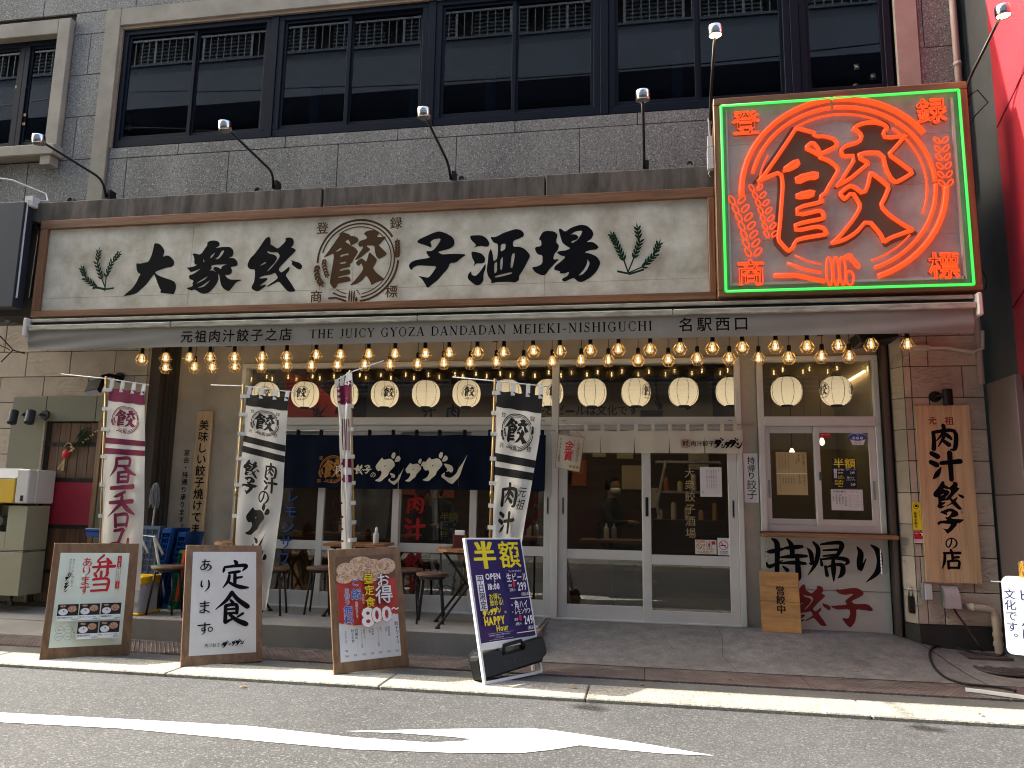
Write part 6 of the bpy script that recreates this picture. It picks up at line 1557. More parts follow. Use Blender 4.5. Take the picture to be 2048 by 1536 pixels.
def nosmoke(S, a, b_, c, d_):
    W = b_ - a; H = d_ - c; x, z = (a + b_) / 2, c + H * .58
    S.arc(x, z, .042, 0, 360, .007, red, 24); S.rect(x - .03, z - .008, x + .02, z + .002, ink); S.ribbon([(x - .028, z + .028), (x + .028, z - .028)], .008, red)
    S.ribbon([(x + .012, z + .01), (x + .018, z + .022), (x + .012, z + .03)], .0025, ink); S.line('店内禁煙', x, c + H * .2, .019, ink, .012, align='c'); S.line('NO SMOKING', x, c + H * .09, .011, ink, .01, align='c')
paper('no_smoking_sticker', 'white no smoking sticker with red circle at the corner of the right door', 1.64, 1.755, .86, 1.025, -.0315, wpap, nosmoke, 'sticker')
def park(S, a, b_, c, d_):
    W = b_ - a; x = (a + b_) / 2
    S.arc(x, d_ - .035, .022, 0, 360, .005, dred, 18); S.rect(x - .014, d_ - .042, x + .014, d_ - .030, ink); S.rect(x - .009, d_ - .030, x + .009, d_ - .022, ink)
    S.column('駐車お断り', x - .012, c + .15, .030, ink, .028); S.column('出入口につき', x + .026, c + .17, .013, ink, .01)
paper('no_parking_sticker', 'yellow no parking sticker on the slanted corner of the right pier', 3.303 + .07, 3.388 + .06, 1.15, 1.40, -.2585, yellow, park, 'sticker', -.0)
def camst(S, a, b_, c, d_):
    S.rect(a, c + .045, b_, d_, red); S.rect(a, c, b_, c + .012, dred); S.line('24H', a + .008, d_ - .016, .016, wpap, .02); S.obox if 0 else None
    S.rect(a + .05, d_ - .035, b_ - .01, d_ - .012, wpap); S.disc(a + .055, d_ - .028, .009, ink, None, 8); S.line('防犯カメラ作動中', (a + b_) / 2, c + .03, .0125, ink, .012, align='c')
paper('camera_sticker', 'red and white security camera sticker under the yellow sticker', 3.375, 3.485, 1.02, 1.135, -.2585, wpap, camst, 'sticker')

# inside-the-glass lettering
rdk = flat('window red', (.36, .012, .015), .6); rdd = flat('window red dim', (.22, .01, .012), .6); blu = flat('window blue', (.02, .10, .36), .6)
def wletters(label, items):
    t = thing('window_lettering', label, 'lettering', (items[0][1], .012, items[0][2]))
    for ch, x, z, h, mt, bo in items: S = Sheet(wallf(.012), d0=.0002); S.char(ch, x, z, h, mt, bo); S.done('character', t)
wletters('large red brush lettering painted inside the third folding door', [('肉', -1.47, 1.30, .22, rdk, .03), ('汁', -1.47, 1.04, .24, rdk, .03), ('餃', -1.47, .70, .22, rdd, .03), ('子', -1.47, .46, .2, rdd, .03)])
wletters('small red brush lettering left of the narrow folded banner on the second folding door', [('仕', -2.35, 1.30, .13, rdk, .02), ('込', -2.35, 1.13, .13, rdk, .02)])
wletters('dim red brush lettering right of the narrow folded banner on the second folding door', [('新', -2.0, 1.22, .17, rdd, .02), ('鮮', -2.0, 1.03, .17, rdd, .02)])
wletters('blue brush lettering down the glass of the leftmost folding door', [(ch, -2.87 - .015 * i, 1.36 - i * .165, .15, blu, .02) for i, ch in enumerate('レモンサワ')])
S = Sheet(wallf(.012), d0=.0004); S.ribbon([(-.43, 1.05), (-.13, 1.42)], .055, rdk); S.ribbon([(-.38, .98), (-.08, 1.30)], .05, rdk)
tag(S.done('window_stripes'), 'two diagonal red stripes on the glass beside the entrance', 'decal')
# half-price poster and clear curtain seen between the doors
paper('half_price_poster', 'half-price poster inside the third folding door behind the napkin holder', -1.21, -1.01, .95, 1.22, .06, dkp, half_art, 'poster')
def mask_art(S, a, b_, c, d_): pass
m = MB(); vs, fs = fill([[(-1.30, .78), (-.95, .78), (-.93, .60), (-1.0, .38), (-1.10, .33), (-1.2, .45), (-1.29, .62)]]); m.add([(x, .06, z) for x, z in vs], fs)
S = Sheet(wallf(.058), d0=.0005); S.ribbon([(-1.25, .72), (-1.2, .62)], .05, dred); S.ribbon([(-1.2, .60), (-1.12, .56), (-1.04, .59)], [.01, .035, .01], dred); S.ribbon([(-1.10, .68), (-1.05, .72), (-1.02, .66)], .012, dred); S.ribbon([(-1.2, .42), (-1.12, .47), (-1.02, .43)], .01, ink)
msk = tag(ob('window_decal', m, wpap, kind='print'), 'white painted face decal low inside the third folding door', 'decal'); S.done('decal_print', msk)
# ================================================================== tables, stools and table things
def stool(x, y, label, z=.2, h=.46, r=.155):
    t = thing('stool', label, 'stool', (x, y, z), 'round wooden stools on the step')
    m = MB(); m.lathe([(0, h - .03), (r - .01, h - .03), (r, h - .022), (r, h - .008), (r - .008, h), (0, h)], (x, y, z), 24); ob('seat', m, seat_w, t, smooth=False)
    m = MB(); m.lathe([(r * .8, h - .055), (r * .8, h - .031), (r * .74, h - .031), (r * .74, h - .055)], (x, y, z), 20); ob('seat_ring', m, dmet, t)
    for i in range(4):
        a = PI / 4 + i * PI / 2 + .2; c, s_ = math.cos(a), math.sin(a)
        m = MB(); m.tube([(x + c * r * .75, y + s_ * r * .75, z + h - .04), (x + c * r * 1.12, y + s_ * r * 1.12, z + .002)], .011, 6); ob('leg', m, dmet, t, smooth=True)
    return t
dmet = flat('dark stool metal', (.035, .034, .033), .45, metal=.3)
s0 = stool(-3.72, -.86, 'wooden stool with green tape on the seat beside the blue crates')
m = MB(); m.obox((-3.86, -.95, .6605), (.08, .03, 0), (-.02, .09, 0), (0, 0, .0012)); lbl(ob('tape', m, flat('green tape', (.10, .45, .16), .4), s0), 'green tape')
for x, y, l in ((-3.30, -.92, 'wooden stool partly hidden behind the plain white poster board'), (-2.72, -.62, 'wooden stool hidden behind the banner left of the doors'), (-2.30, -.42, 'wooden stool standing between the second and third boards'),
                (-1.72, -.55, 'wooden stool behind the dumpling lunch board'), (-1.07, -.68, 'wooden stool in the open right of the dumpling lunch board'), (-1.42, -.33, 'wooden stool close to the glass left of the crossed table legs')): stool(x, y, l)
def table(x, y, z, r, label, yaw=.3, n=5, round_=True):
    t = thing('folding_table', label, 'table', (x, y, .2), 'folding bar tables on the step')
    c, s_ = math.cos(yaw), math.sin(yaw)
    R2 = lambda u, v, h: (x + c * u - s_ * v, y + s_ * u + c * v, h)
    w_ = 2 * r / n
    for i in range(n):
        a = -r + i * w_; b_ = a + w_ - .004
        if round_:
            ha = math.sqrt(max(0, r * r - a * a)); hb = math.sqrt(max(0, r * r - b_ * b_)); mid = (a + b_) / 2; hm = math.sqrt(max(0, r * r - mid * mid))
            poly = [(a, -ha), (mid, -hm), (b_, -hb), (b_, hb), (mid, hm), (a, ha)]
        else: poly = [(a, -r * .75), (b_, -r * .75), (b_, r * .75), (a, r * .75)]
        k = len(poly); m = MB(); m.add([R2(p[0], p[1], z - .025) for p in poly] + [R2(p[0], p[1], z) for p in poly], [tuple(reversed(range(k))), tuple(range(k, 2 * k))] + [(j, (j + 1) % k, k + (j + 1) % k, k + j) for j in range(k)])
        ob('plank', m, counter_w if i % 2 else seat_w2, t)
    m = MB()
    for v in (-.17, .17): m.tube([R2(-r * .8, v, z - .035), R2(r * .8, v, z - .035)], .012, 6)
    ob('top_rail', m, blackm, t)
    for v in (-.17, .17):
        for sg_ in (-1, 1):
            m = MB(); m.tube([R2(-sg_ * .22, v * 1.0 + .012 * sg_, z - .035), R2(sg_ * .27, v * 1.15 + .012 * sg_, .215)], .013, 6); m.lathe([(.026, 0), (.026, .012), (.012, .02)], R2(sg_ * .27, v * 1.15 + .012 * sg_, .2), 8); ob('leg', m, blackm, t)
    m = MB(); 
    for u in (-.12, .12): m.tube([R2(u, -.185, .62), R2(u, .185, .62)], .008, 6)
    ob('cross_bar', m, blackm, t)
    return t
seat_w2 = wood('table wood', (.42, .20, .08), (.22, .10, .04), 'x', .4, 5)
table(-3.06, -.66, .90, .27, 'small round folding table with napkins against the stucco wall', .2, 5)
table(-1.93, -.36, .90, .31, 'planked folding table behind the narrow folded banner', .1, 6, False)
table(-.72, -.72, .90, .30, 'planked round folding table behind the blue sign stand', .3, 6)
def napkins(x, y, z, label):
    t = thing('napkin_holder', label, 'napkin holder', (x, y, z), 'dark red napkin holders on the tables')
    m = MB(); m.add([(x - .062, y - .04, z), (x + .062, y - .04, z), (x + .062, y + .04, z), (x - .062, y + .04, z), (x - .055, y - .03, z + .12), (x + .055, y - .03, z + .12), (x + .055, y + .03, z + .12), (x - .055, y + .03, z + .12)], [(0, 3, 2, 1), (4, 5, 6, 7), (0, 1, 5, 4), (1, 2, 6, 5), (2, 3, 7, 6), (3, 0, 4, 7)]); ob('holder', m, flat('dark red plastic', (.085, .022, .018), .3, coat=.4), t, bevel=.004)
    m = MB(); m.box(x - .068, x + .068, y - .048, y + .048, z, z + .014); ob('foot', m, flat('dark red plastic', (.085, .022, .018), .3), t, bevel=.003)
    m = MB(); m.box(x - .045, x + .045, y - .02, y + .02, z + .12, z + .165); ob('napkin', m, white, t, bevel=.004)
napkins(-3.02, -.72, .90, 'dark red napkin holder on the round table by the stucco wall')
napkins(-.80, -.72, .90, 'dark red napkin holder on the planked table left of the blue sign')
def bottle(x, y, z, label, col):
    t = thing('sauce_bottle', label, 'bottle', (x, y, z), 'sauce bottles')
    m = MB(); m.lathe([(0, 0), (.028, 0), (.030, .01), (.030, .09), (.014, .12), (.012, .125)], (x, y, z), 14); ob('body', m, flat(col[0], col[1], .25), t, smooth=False)
    m = MB(); m.lathe([(.015, .12), (.016, .14), (.006, .165), (0, .165)], (x, y, z), 12); ob('cap', m, white, t, smooth=False)
bottle(-1.78, -.30, .90, 'white-capped sauce bottle on the middle folding table', ('bottle white', (.6, .6, .58)))
bottle(-2.08, -.30, .90, 'dark sauce bottle on the middle folding table', ('soy', (.03, .015, .01)))

# ================================================================== crates, mop, white frame
def crate(name, label, o_, w_, d_, h_, lean, mt, n=10, cat='crate', yaw=0.):
    """folded crate standing on edge: panel with ribs and a raised rim"""
    t = thing(name, label, cat, o_)
    o_ = Vector(o_); cx_, sx_ = math.cos(yaw), math.sin(yaw)
    a = Vector((cx_, sx_, 0)) * w_; up_ = Vector((lean * cx_, lean * sx_, 1)).normalized() * h_; dn = a.normalized().cross(up_.normalized()) * -d_
    m = MB(); m.obox(o_ + dn * .2, a, dn * .6, up_); ob('panel', m, mt, t, bevel=.002)
    m = MB()
    for f0, f1, g0, g1 in ((0, .07, 0, 1), (.93, 1, 0, 1), (.07, .93, 0, .06), (.07, .93, .94, 1)): m.obox(o_ + a * f0 + up_ * g0, a * (f1 - f0), dn, up_ * (g1 - g0))
    ob('rim', m, mt, t, bevel=.002)
    m = MB()
    for i in range(n):
        g0 = .08 + .86 * i / n; m.obox(o_ + a * .08 + up_ * g0 + dn * .05, a * .84, dn * .9, up_ * .02)
    for f0 in (.35, .65): m.obox(o_ + a * f0 + dn * .02, a * .03, dn * .96, up_)
    ob('rib', m, mt, t)['kind'] = 'stuff'
    return t
bluem = flat('blue plastic', (.012, .07, .27), .35, coat=.2); bluem2 = flat('grey-blue plastic', (.10, .14, .22), .4); greenm = flat('green plastic', (.01, .20, .12), .4)
crate('crate', 'blue folded crate leaning upright, nearest the white metal frame', (-4.10, -.62, .2), .10, .34, .82, .16, bluem, 12, yaw=.0)
crate('crate', 'second blue folded crate leaning against the stucco wall', (-3.96, -.55, .2), .09, .34, .78, .16, bluem, 12)
crate('crate', 'grey-blue crate panel standing behind the banner cloth', (-4.28, -.62, .45), .24, .10, .58, .06, bluem2, 8)
crate('crate', 'green folded crate standing right of the blue ones', (-3.86, -.60, .2), .07, .33, .60, .14, greenm, 14)
crate('crate', 'second green folded crate with an orange strap', (-3.77, -.55, .2), .07, .33, .63, .10, greenm, 14)
m = MB(); m.obox((-3.71, -.72, .3), (.028, 0, 0), (0, .02, 0), (.05, 0, .50)); tag(ob('strap', m, flat('orange plastic', (.60, .10, .03), .4)), 'orange strip standing between the two green crates', 'strap')
t = thing('storage_box', 'clear box with yellow lid and rim on the step behind the first menu board', 'box', (-3.95, -.95, .2))
m = MB(); m.box(-4.16, -3.86, -1.06, -.74, .21, .50); ob('body', m, flat('cloudy plastic', (.42, .44, .46), .3, coat=.3), t, bevel=.012)
yp = flat('yellow plastic', (.78, .46, .015), .4)
m = MB(); m.box(-4.17, -3.85, -1.07, -.73, .49, .56); m.box(-4.17, -3.85, -1.07, -.73, .20, .225); ob('lid', m, yp, t, bevel=.006)
m = MB(); m.tube([(-4.0, -1.068, .33), (-3.97, -1.068, .30), (-3.92, -1.068, .30), (-3.89, -1.068, .33)], .006, 5); ob('rib', m, flat('cloudy plastic', (.42, .44, .46), .3), t)
S = Sheet(wallf(-1.07)); S.line('ヤクルト', -4.1, .525, .045, ink, .03, .9); S.done('lettering', t)
t = thing('folding_easel', 'white folding metal frame leaning by the blue crates', 'stand', (-4.0, -.8, .2))
m = MB(); q0, q1, q2, q3 = P(279, 1070, y=-.80), P(308, 1073, y=-.80), P(333, 1214, z=.2), P(272, 1180, y=-.80)
m.tube([q3, q0, q1, q2], .013, 6); ob('tube_frame', m, wf_, t, smooth=False)
m = MB(); a = q2 + Vector((-.05, .45, 0)); m.tube([q1, a], .012, 6); m.tube([q0, a - Vector((.2, 0, 0))], .012, 6); ob('rear_legs', m, wf_, t)
t = thing('mop', 'upturned grey mop standing against the left pier', 'mop', (-4.30, -.33, .2))
m = MB(); m.tube([(-4.33, -.33, .2), (-4.30, -.30, 1.3)], .011, 6); ob('handle', m, flat('mop handle', (.35, .35, .36), .4), t)
m = MB(); random.seed(9)
for i in range(46):
    a = random.uniform(0, 2 * PI); r_ = random.uniform(.02, .055); x, y = -4.30 + r_ * math.cos(a), -.32 + r_ * math.sin(a) * .7
    m.tube([(-4.30 + .01 * math.cos(a), -.31, 1.48), (x * .5 - 4.30 * .5, (y - .32) / 2, 1.46), (x, y, 1.40), (x + random.uniform(-.01, .01), y, random.uniform(1.20, 1.28))], .004, 4, caps=False)
ob('mop_strands', m, flat('mop grey', (.24, .24, .26), .9), t)['kind'] = 'stuff'
m = MB(); m.box(-4.93, -4.72, -.55, -.45, .96, .985); m.box(-4.92, -4.73, -.54, -.46, .90, .955)
tag(ob('blue_tray', m, bluem, bevel=.004), 'small blue tray edge beside the banner pole', 'tray')

# ================================================================== left neighbour frontage
olive = M('olive sheet', (.155, .15, .105), .5, var=.06, scale=1.2)
lf_ = thing('side_frontage', 'olive metal clad doorway front left of the first banner', 'doorway', (-5.3, -.3, .2))
for a, b_, c, d in ((-6.24, -5.805, .16, 2.45), (-5.80, -5.165, 2.16, 2.45), (-5.16, -4.60, 2.16, 2.45), (-5.04, -4.60, .16, 2.155)):
    m = MB(); m.box(a, b_, -.275, -.252, c, d); ob('cladding_panel', m, olive, lf_, bevel=.003)
m = MB(); m.box(-5.775, -5.72, -.262, -.20, .16, 2.155); ob('door_frame', m, flat('black frame', (.02, .018, .016), .5), lf_)
m = MB(); m.box(-5.80, -5.776, -.29, -.20, .16, 2.155); ob('corrugated_trim', m, M('trim ribs', (.30, .25, .18), .5, var=.3, scale=60, stretch=(.1, .1, 1)), lf_)
m = MB(); m.box(-5.105, -5.045, -.285, -.20, .16, 2.155); ob('door_post', m, wood('post wood', (.26, .15, .08), (.16, .09, .045), 'z'), lf_, bevel=.003)
dr = thing('wooden_door', 'old brown plank door with a red panel and black iron straps', 'door', (-5.4, -.24, .18))
xs = [-5.72, -5.60, -5.47, -5.35, -5.22, -5.105]
for a, b_ in zip(xs[:-1], xs[1:]): m = MB(); m.box(a + .002, b_ - .002, -.256, -.238, .18, 2.14); ob('plank', m, door_w, dr, bevel=.003)
for z in (.50, .985, 1.50, 1.90): m = MB(); m.box(-5.72, -5.105, -.264, -.2565, z - .022, z + .022); [m.cyl((x, -.269, z), (x, -.263, z), .009, n=6) for x in (-5.66, -5.53, -5.41, -5.28, -5.16)]; ob('strap', m, flat('iron', (.02, .018, .017), .5), dr)
m = MB(); m.box(-5.715, -5.11, -.262, -.2567, 1.01, 1.475); lbl(ob('door_panel', m, M('crimson panel', (.30, .012, .035), .45, var=.06, scale=2), dr), 'flat crimson panel')
m = MB(); m.box(-5.735, -5.72, -.29, -.26, 1.33, 1.52); m.box(-5.735, -5.72, -.27, -.24, .25, .45); ob('hinge', m, flat('zinc', (.35, .35, .35), .4, metal=.7), dr)
m = MB(); m.box(-5.72, -5.11, -.25, -.20, .10, .178); ob('threshold', m, basem, dr)
# new year's ornament
t = thing('new_year_ornament', 'straw and pine new year ornament with a red rosette on the brown door', 'ornament', (-5.45, -.26, 1.8))
m = MB(); m.lathe([(0, 0), (.045, 0), (.05, -.008), (.03, -.018), (0, -.022)], (-5.49, -.262, 1.79), 12, axis='y'); ob('rosette', m, flat('rosette red', (.5, .01, .015), .5), t)
m = MB(); random.seed(5)
for i in range(14): a = -PI / 2 - .25 + random.uniform(-.3, .3); m.tube([(-5.50, -.262, 1.75), (-5.50 + .15 * math.cos(a), -.268, 1.75 + .15 * math.sin(a))], .0035, 4)
m.tube([(-5.47 + .05 * math.cos(q), -.268, 1.86 + .055 * math.sin(q)) for q in [i * .5 for i in range(13)]], .006, 5); ob('straw', m, flat('straw', (.50, .38, .18), .8), t)
m = MB()
for i in range(70):
    a = random.uniform(.2, 1.2); l = random.uniform(.08, .16); x, z = -5.40 + random.uniform(0, .14), 1.86 + random.uniform(0, .14)
    m.tube([(x, -.265, z), (x + l * math.cos(a), -.275, z + l * math.sin(a))], .0022, 3, caps=False)
ob('pine_needles', m, flat('pine', (.02, .06, .025), .7), t)['kind'] = 'stuff'
m = MB()
for i in range(7): m.lathe([(0, -.012), (.012, 0), (0, .012)], (-5.28 + i * .028, -.275, 1.92 + i * .022 + .01 * (i % 2)), 6)
for x, z in ((-5.42, 1.87), (-5.39, 1.85), (-5.41, 1.83)): m.lathe([(0, -.016), (.018, 0), (0, .016)], (x, -.28, z), 6)
ob('blossom', m, flat('blossom cream', (.65, .55, .25), .6), t)
# cabinet and roll holder
t = thing('beige_cabinet', 'beige wheeled metal cabinet at the left edge below the yellow box', 'cabinet', (-6.1, -.6, .16))
cabm = M('cabinet beige', (.30, .28, .19), .45, var=.05, scale=1.5)
m = MB(); m.box(-6.9, -5.585, -.62, -.30, .27, .72); m.box(-6.9, -5.585, -.62, -.30, .728, .735); ob('lower_door', m, cabm, t, bevel=.004)
m = MB(); m.box(-5.82, -5.585, -.62, -.30, .74, 1.21); m.box(-6.9, -5.82, -.62, -.30, .74, .93); m.box(-6.9, -5.82, -.40, -.30, .93, 1.21); m.box(-6.9, -6.1, -.62, -.40, .93, 1.21); ob('upper_door', m, cabm, t, bevel=.003)
m = MB(); m.tube([(-5.96, -.58, 1.04), (-5.96, -.46, 1.04)], [.055, .065], 14); m.tube([(-5.96, -.6, 1.04), (-5.99, -.61, .98), (-5.97, -.6, .94), (-5.92, -.55, .93)], .008, 6); ob('valve', m, flat('grey rubber', (.10, .10, .10), .5), t)
m = MB(); m.box(-5.94, -5.88, -.41, -.402, 1.11, 1.17); lbl(ob('label_tag', m, flat('orange tag', (.65, .15, .03)), t), 'orange tag')
m = MB(); m.box(-6.04, -5.975, -.635, -.62, .62, .78); ob('latch', m, blackm, t, bevel=.01)
for x in (-5.70, -6.6): m = MB(); m.tube([(x, -.58, .27), (x, -.58, .23)], .02, 8); m.lathe([(0, -.012), (.03, -.012), (.03, .012), (0, .012)], (x, -.58, .19), 12, axis='y'); ob('caster', m, blackm, t)
t = thing('yellow_box', 'white wall box with a yellow front panel at the left edge', 'box', (-5.9, -.6, 1.4))
m = MB(); m.box(-6.9, -5.57, -.55, -.28, 1.235, 1.60); m.box(-5.73, -5.57, -.66, -.55, 1.235, 1.60); ob('case', m, flat('cream case', (.60, .57, .54), .4), t, bevel=.012)
m = MB(); m.box(-6.9, -5.735, -.66, -.55, 1.235, 1.495); ob('front', m, M('yellow front', (.62, .38, .02), .45, var=.06, scale=3), t, bevel=.01)
m = MB(); m.add([(-6.9, -.66, 1.50), (-5.735, -.66, 1.50), (-5.735, -.56, 1.61), (-6.9, -.56, 1.61), (-6.9, -.55, 1.50), (-5.735, -.55, 1.50)], [(0, 1, 2, 3), (1, 5, 2), (0, 3, 4)]); ob('flap', m, flat('grey flap', (.28, .31, .34), .4), t)
m = MB(); m.box(-6.05, -5.95, -.663, -.66, 1.43, 1.485); ob('tag', m, flat('lime tag', (.5, .6, .15)), t); m = MB(); m.box(-5.655, -5.62, -.663, -.66, 1.26, 1.32); ob('socket', m, blackm, t)
# wall lights
def cyl_light(x, z, label, dx=-.07, y=-.275):
    t = thing('wall_light', label, 'lamp', (x, y, z), 'dark cylinder wall lights')
    m = MB(); m.lathe([(0, -.02), (.052, -.02), (.058, 0)], (x, y, z), 18, axis='y'); m.tube([(x, y - .02, z), (x - .02, y - .07, z - .0)], .016, 8); ob('mount', m, dgl, t)
    a = Vector((x + dx - .02, y - .11, z + .03)); b_ = a + Vector((-.0 + dx * -.15 + .02, -.05, -.135)); m = MB(); m.tube([a, b_], .048, 16); m.tube([a.lerp(b_, .8), b_], .050, 16); ob('body', m, dgl, t, smooth=False)
dgl = flat('dark grey metal', (.045, .05, .06), .5)
cyl_light(-6.02, 2.23, 'dark cylinder wall light, left one of the pair over the yellow box'); cyl_light(-5.80, 2.23, 'dark cylinder wall light, right one of the pair over the yellow box')
cyl_light(-6.42, 3.37, 'dark wall light cut by the left picture edge below the dark side sign')
t = thing('flood_light', 'black wall flood lamp behind the top of the first banner', 'lamp', (-4.95, -.3, 2.65))
m = MB(); m.lathe([(0, -.02), (.055, -.02), (.06, 0)], (-4.92, -.252, 2.66), 16, axis='y'); m.tube([(-4.92, -.27, 2.66), (-4.97, -.36, 2.67), (-5.02, -.42, 2.64)], .022, 8); ob('mount', m, blackm, t)
m = MB(); o_ = Vector((-5.14, -.46, 2.60)); m.obox(o_, (.17, 0, .03), (-.0, -.06, -.14), (.0, .06, -.035)); ob('head', m, blackm, t, bevel=.006)
m = MB(); m.obox(o_ + Vector((.01, -.064, -.145)) , (.15, 0, .027), (0, .052, -.03), (0, -.002, -.004)); ob('lens', m, flat('flood glass', (.45, .48, .55), .15), t)
t = thing('lantern_bracket', 'wire frame lamp bracket at the left picture edge', 'lamp', (-6.45, -.35, 3.1))
m = MB(); q = [P(0, 672, y=-.5), P(26, 700, y=-.5), P(2, 724, y=-.5)]; m.tube(q, .008, 5); m.tube([P(0, 690, y=-.42), P(20, 700, y=-.42)], .006, 5); m.tube([q[1], q[1] + Vector((-.03, .2, 0))], .007, 5); ob('wire', m, blackm, t)
# dark side sign
t = thing('side_sign', 'dark navy box sign with a white line at the upper left edge', 'sign', (-6.3, -1.0, 3.9))
m = MB(); m.box(-7.5, -5.66, -1.06, -.92, 3.30, 4.47); ob('box', m, M('dark sign face', (.022, .028, .042), .4), t, bevel=.004)
S = Sheet(wallf(-1.06)); S.ribbon([P_ for P_ in ((-6.25, 4.40), (-6.02, 4.26), (-6.0, 4.1), (-6.0, 3.75), (-5.98, 3.52))], [.012, .018, .02, .012, .006], white); S.done('line_mark', t)
m = MB(); m.tube([(-5.63, -.95, 4.28), (-5.60, -.6, 4.25), (-5.60, -.3, 4.2)], .012, 6); m.tube([(-5.64, -.9, 4.25), (-5.62, -.85, 4.2), (-5.64, -.85, 3.45)], .02, 8); ob('bracket', m, blackm, t)
m = MB(); m.box(-6.3, -5.4, -.26, -.252, 3.3, 4.3)

# ================================================================== right-hand pier fittings and stand sign
def smallbox(name, label, cat, bx, mt, bev=.005): m = MB(); m.box(*bx); return tag(ob(name, m, mt, bevel=bev), label, cat)
t = thing('switch_box', 'small grey switch box under the cedar sign on the right pier', 'switch box', (3.44, -.28, .6))
m = MB(); m.box(3.395, 3.47, -.33, -.262, .53, .675); ob('case', m, flat('box grey', (.24, .25, .26), .4), t, bevel=.004)
m = MB(); m.box(3.413, 3.475, -.338, -.33, .535, .67); ob('cover', m, flat('box pale', (.55, .57, .56), .3), t, bevel=.004)
t = thing('outlet_hood', 'curved stainless outlet hood low on the right pier', 'hood', (3.64, -.3, .55))
m = MB(); k_ = 8
prof = [(-.262 - .10 * math.sin(i / k_ * PI / 2), .66 - .19 * (1 - math.cos(i / k_ * PI / 2))) for i in range(k_ + 1)]
vs = [(3.575, y, z) for y, z in prof] + [(3.70, y, z) for y, z in prof]
m.add(vs, [(i, i + 1, k_ + 2 + i, k_ + 1 + i) for i in range(k_)]); m.add([(3.575, y, z) for y, z in prof] + [(3.575, -.262, .47)], [tuple(range(k_ + 2))]); m.add([(3.70, y, z) for y, z in prof] + [(3.70, -.262, .47)], [tuple(range(k_ + 2))])
ob('hood', m, steelb, t, smooth=False)
cab = MB()
def pt(px, py): q = P(px, py, z=.07); return Vector((q.x, q.y, hgt(q.x, q.y) + .012))
path = [Vector((3.64, -.30, .50)), Vector((3.67, -.33, .42)), Vector((3.74, -.40, .28)), Vector((3.80, -.46, .14)), pt(1958, 1302), pt(1985, 1307), pt(2004, 1312), pt(2007, 1317), pt(1995, 1321), pt(1960, 1317), pt(1920, 1308), pt(1885, 1305), pt(1865, 1312), pt(1860, 1322), pt(1870, 1335), pt(1895, 1348), pt(1935, 1358), pt(1975, 1362), pt(2010, 1366), pt(2030, 1372)]
sm = []
for i in range(len(path) - 1):
    p0, p1, p2, p3 = path[max(i - 1, 0)], path[i], path[i + 1], path[min(i + 2, len(path) - 1)]
    for q in range(5):
        u = q / 5; sm.append(.5 * ((2 * p1) + (-p0 + p2) * u + (2 * p0 - 5 * p1 + 4 * p2 - p3) * u * u + (-p0 + 3 * p1 - 3 * p2 + p3) * u ** 3))
cab.tube(sm + [path[-1]], .009, 8)
tag(ob('power_cable', cab, flat('rubber black', (.012, .012, .014), .5), smooth=True), 'black cable looping over the apron from the steel hood to the white stand sign', 'cable')
pvc = M('drain pvc', (.40, .33, .25), .5, var=.05, scale=4)
m = MB(); m.tube([(3.78, -.25, .485), (3.79, -.32, .485), (3.80, -.34, .482), (3.90, -.345, .475)], .036, 14); m.tube([(3.90, -.345, .475), (3.95, -.345, .465), (3.975, -.345, .42), (3.98, -.345, .36)], .037, 14); m.tube([(3.98, -.345, .34), (3.985, -.345, .10)], .034, 14)
for z in (.36, .28, .20): m.tube([(3.981, -.345, z), (3.982, -.345, z - .035)], .040, 14)
tag(ob('drain_pipe', m, pvc, smooth=False), 'beige bent drain pipe at the foot of the right pier', 'pipe')
t = thing('padlock_chain', 'black key lock box hanging on the rail at the right pier base', 'lock', (3.33, -.2, .5))
m = MB(); m.box(3.305, 3.355, -.235, -.20, .40, .55); ob('body', m, blackm, t, bevel=.006)
m = MB(); m.tube([(3.315, -.215, .55), (3.315, -.215, .62), (3.33, -.215, .645), (3.345, -.215, .62), (3.345, -.215, .55)], .006, 6); ob('shackle', m, chrome, t, smooth=True)
t = thing('stand_sign', 'white illuminated stand sign with blue handwriting at the right edge', 'stand sign', (3.6, -1.85, .05))
o_ = P(2004, 1160, y=-1.78); d = Vector((math.cos(-.45), math.sin(-.45), 0)); 
wz0, wz1 = .33, .865; x_0 = 3.40; y_0 = -1.74
o_ = Vector((3.465, -1.74, wz0)); W5 = .60; H5 = .535
m = MB(); pts2 = []
for cx_, cz_, a0 in ((.04, .04, 180), (W5 - .04, .04, 270), (W5 - .04, H5 - .04, 0), (.04, H5 - .04, 90)):
    for i in range(5): a = math.radians(a0 + i * 22.5); pts2.append((cx_ + .04 * math.cos(a), cz_ + .04 * math.sin(a)))
nf5 = Vector((d.y, -d.x, 0)); nf5 = nf5 if nf5.y < 0 else -nf5; k2 = len(pts2)
m.add([o_ + d * a + Vector((0, 0, b_)) for a, b_ in pts2] + [o_ + d * a + Vector((0, 0, b_)) - nf5 * .12 for a, b_ in pts2], [tuple(range(k2)), tuple(reversed(range(k2, 2 * k2)))] + [(i, i + k2, (i + 1) % k2 + k2, (i + 1) % k2) for i in range(k2)])
m.v = [tuple(Vector(p)) for p in m.v]
ob('light_box', m, M('lit white acrylic', (.8, .8, .8), .3, emis=.13, ecol=(.85, .95, 1.)), t)
S = Sheet(plane_frame(o_, d, (0, 0, 1), nf5), d0=.001); bi = flat('blue handwriting', (.03, .035, .16), .5)
S.column('文化です。', .045, H5 - .12, .075, bi, .012, 1.0); S.column('ビールは', .14, H5 - .12, .09, bi, .012, 1.0); S.column('餃子と', .25, H5 - .08, .10, bi, .012); S.done('lettering', t)
m = MB()
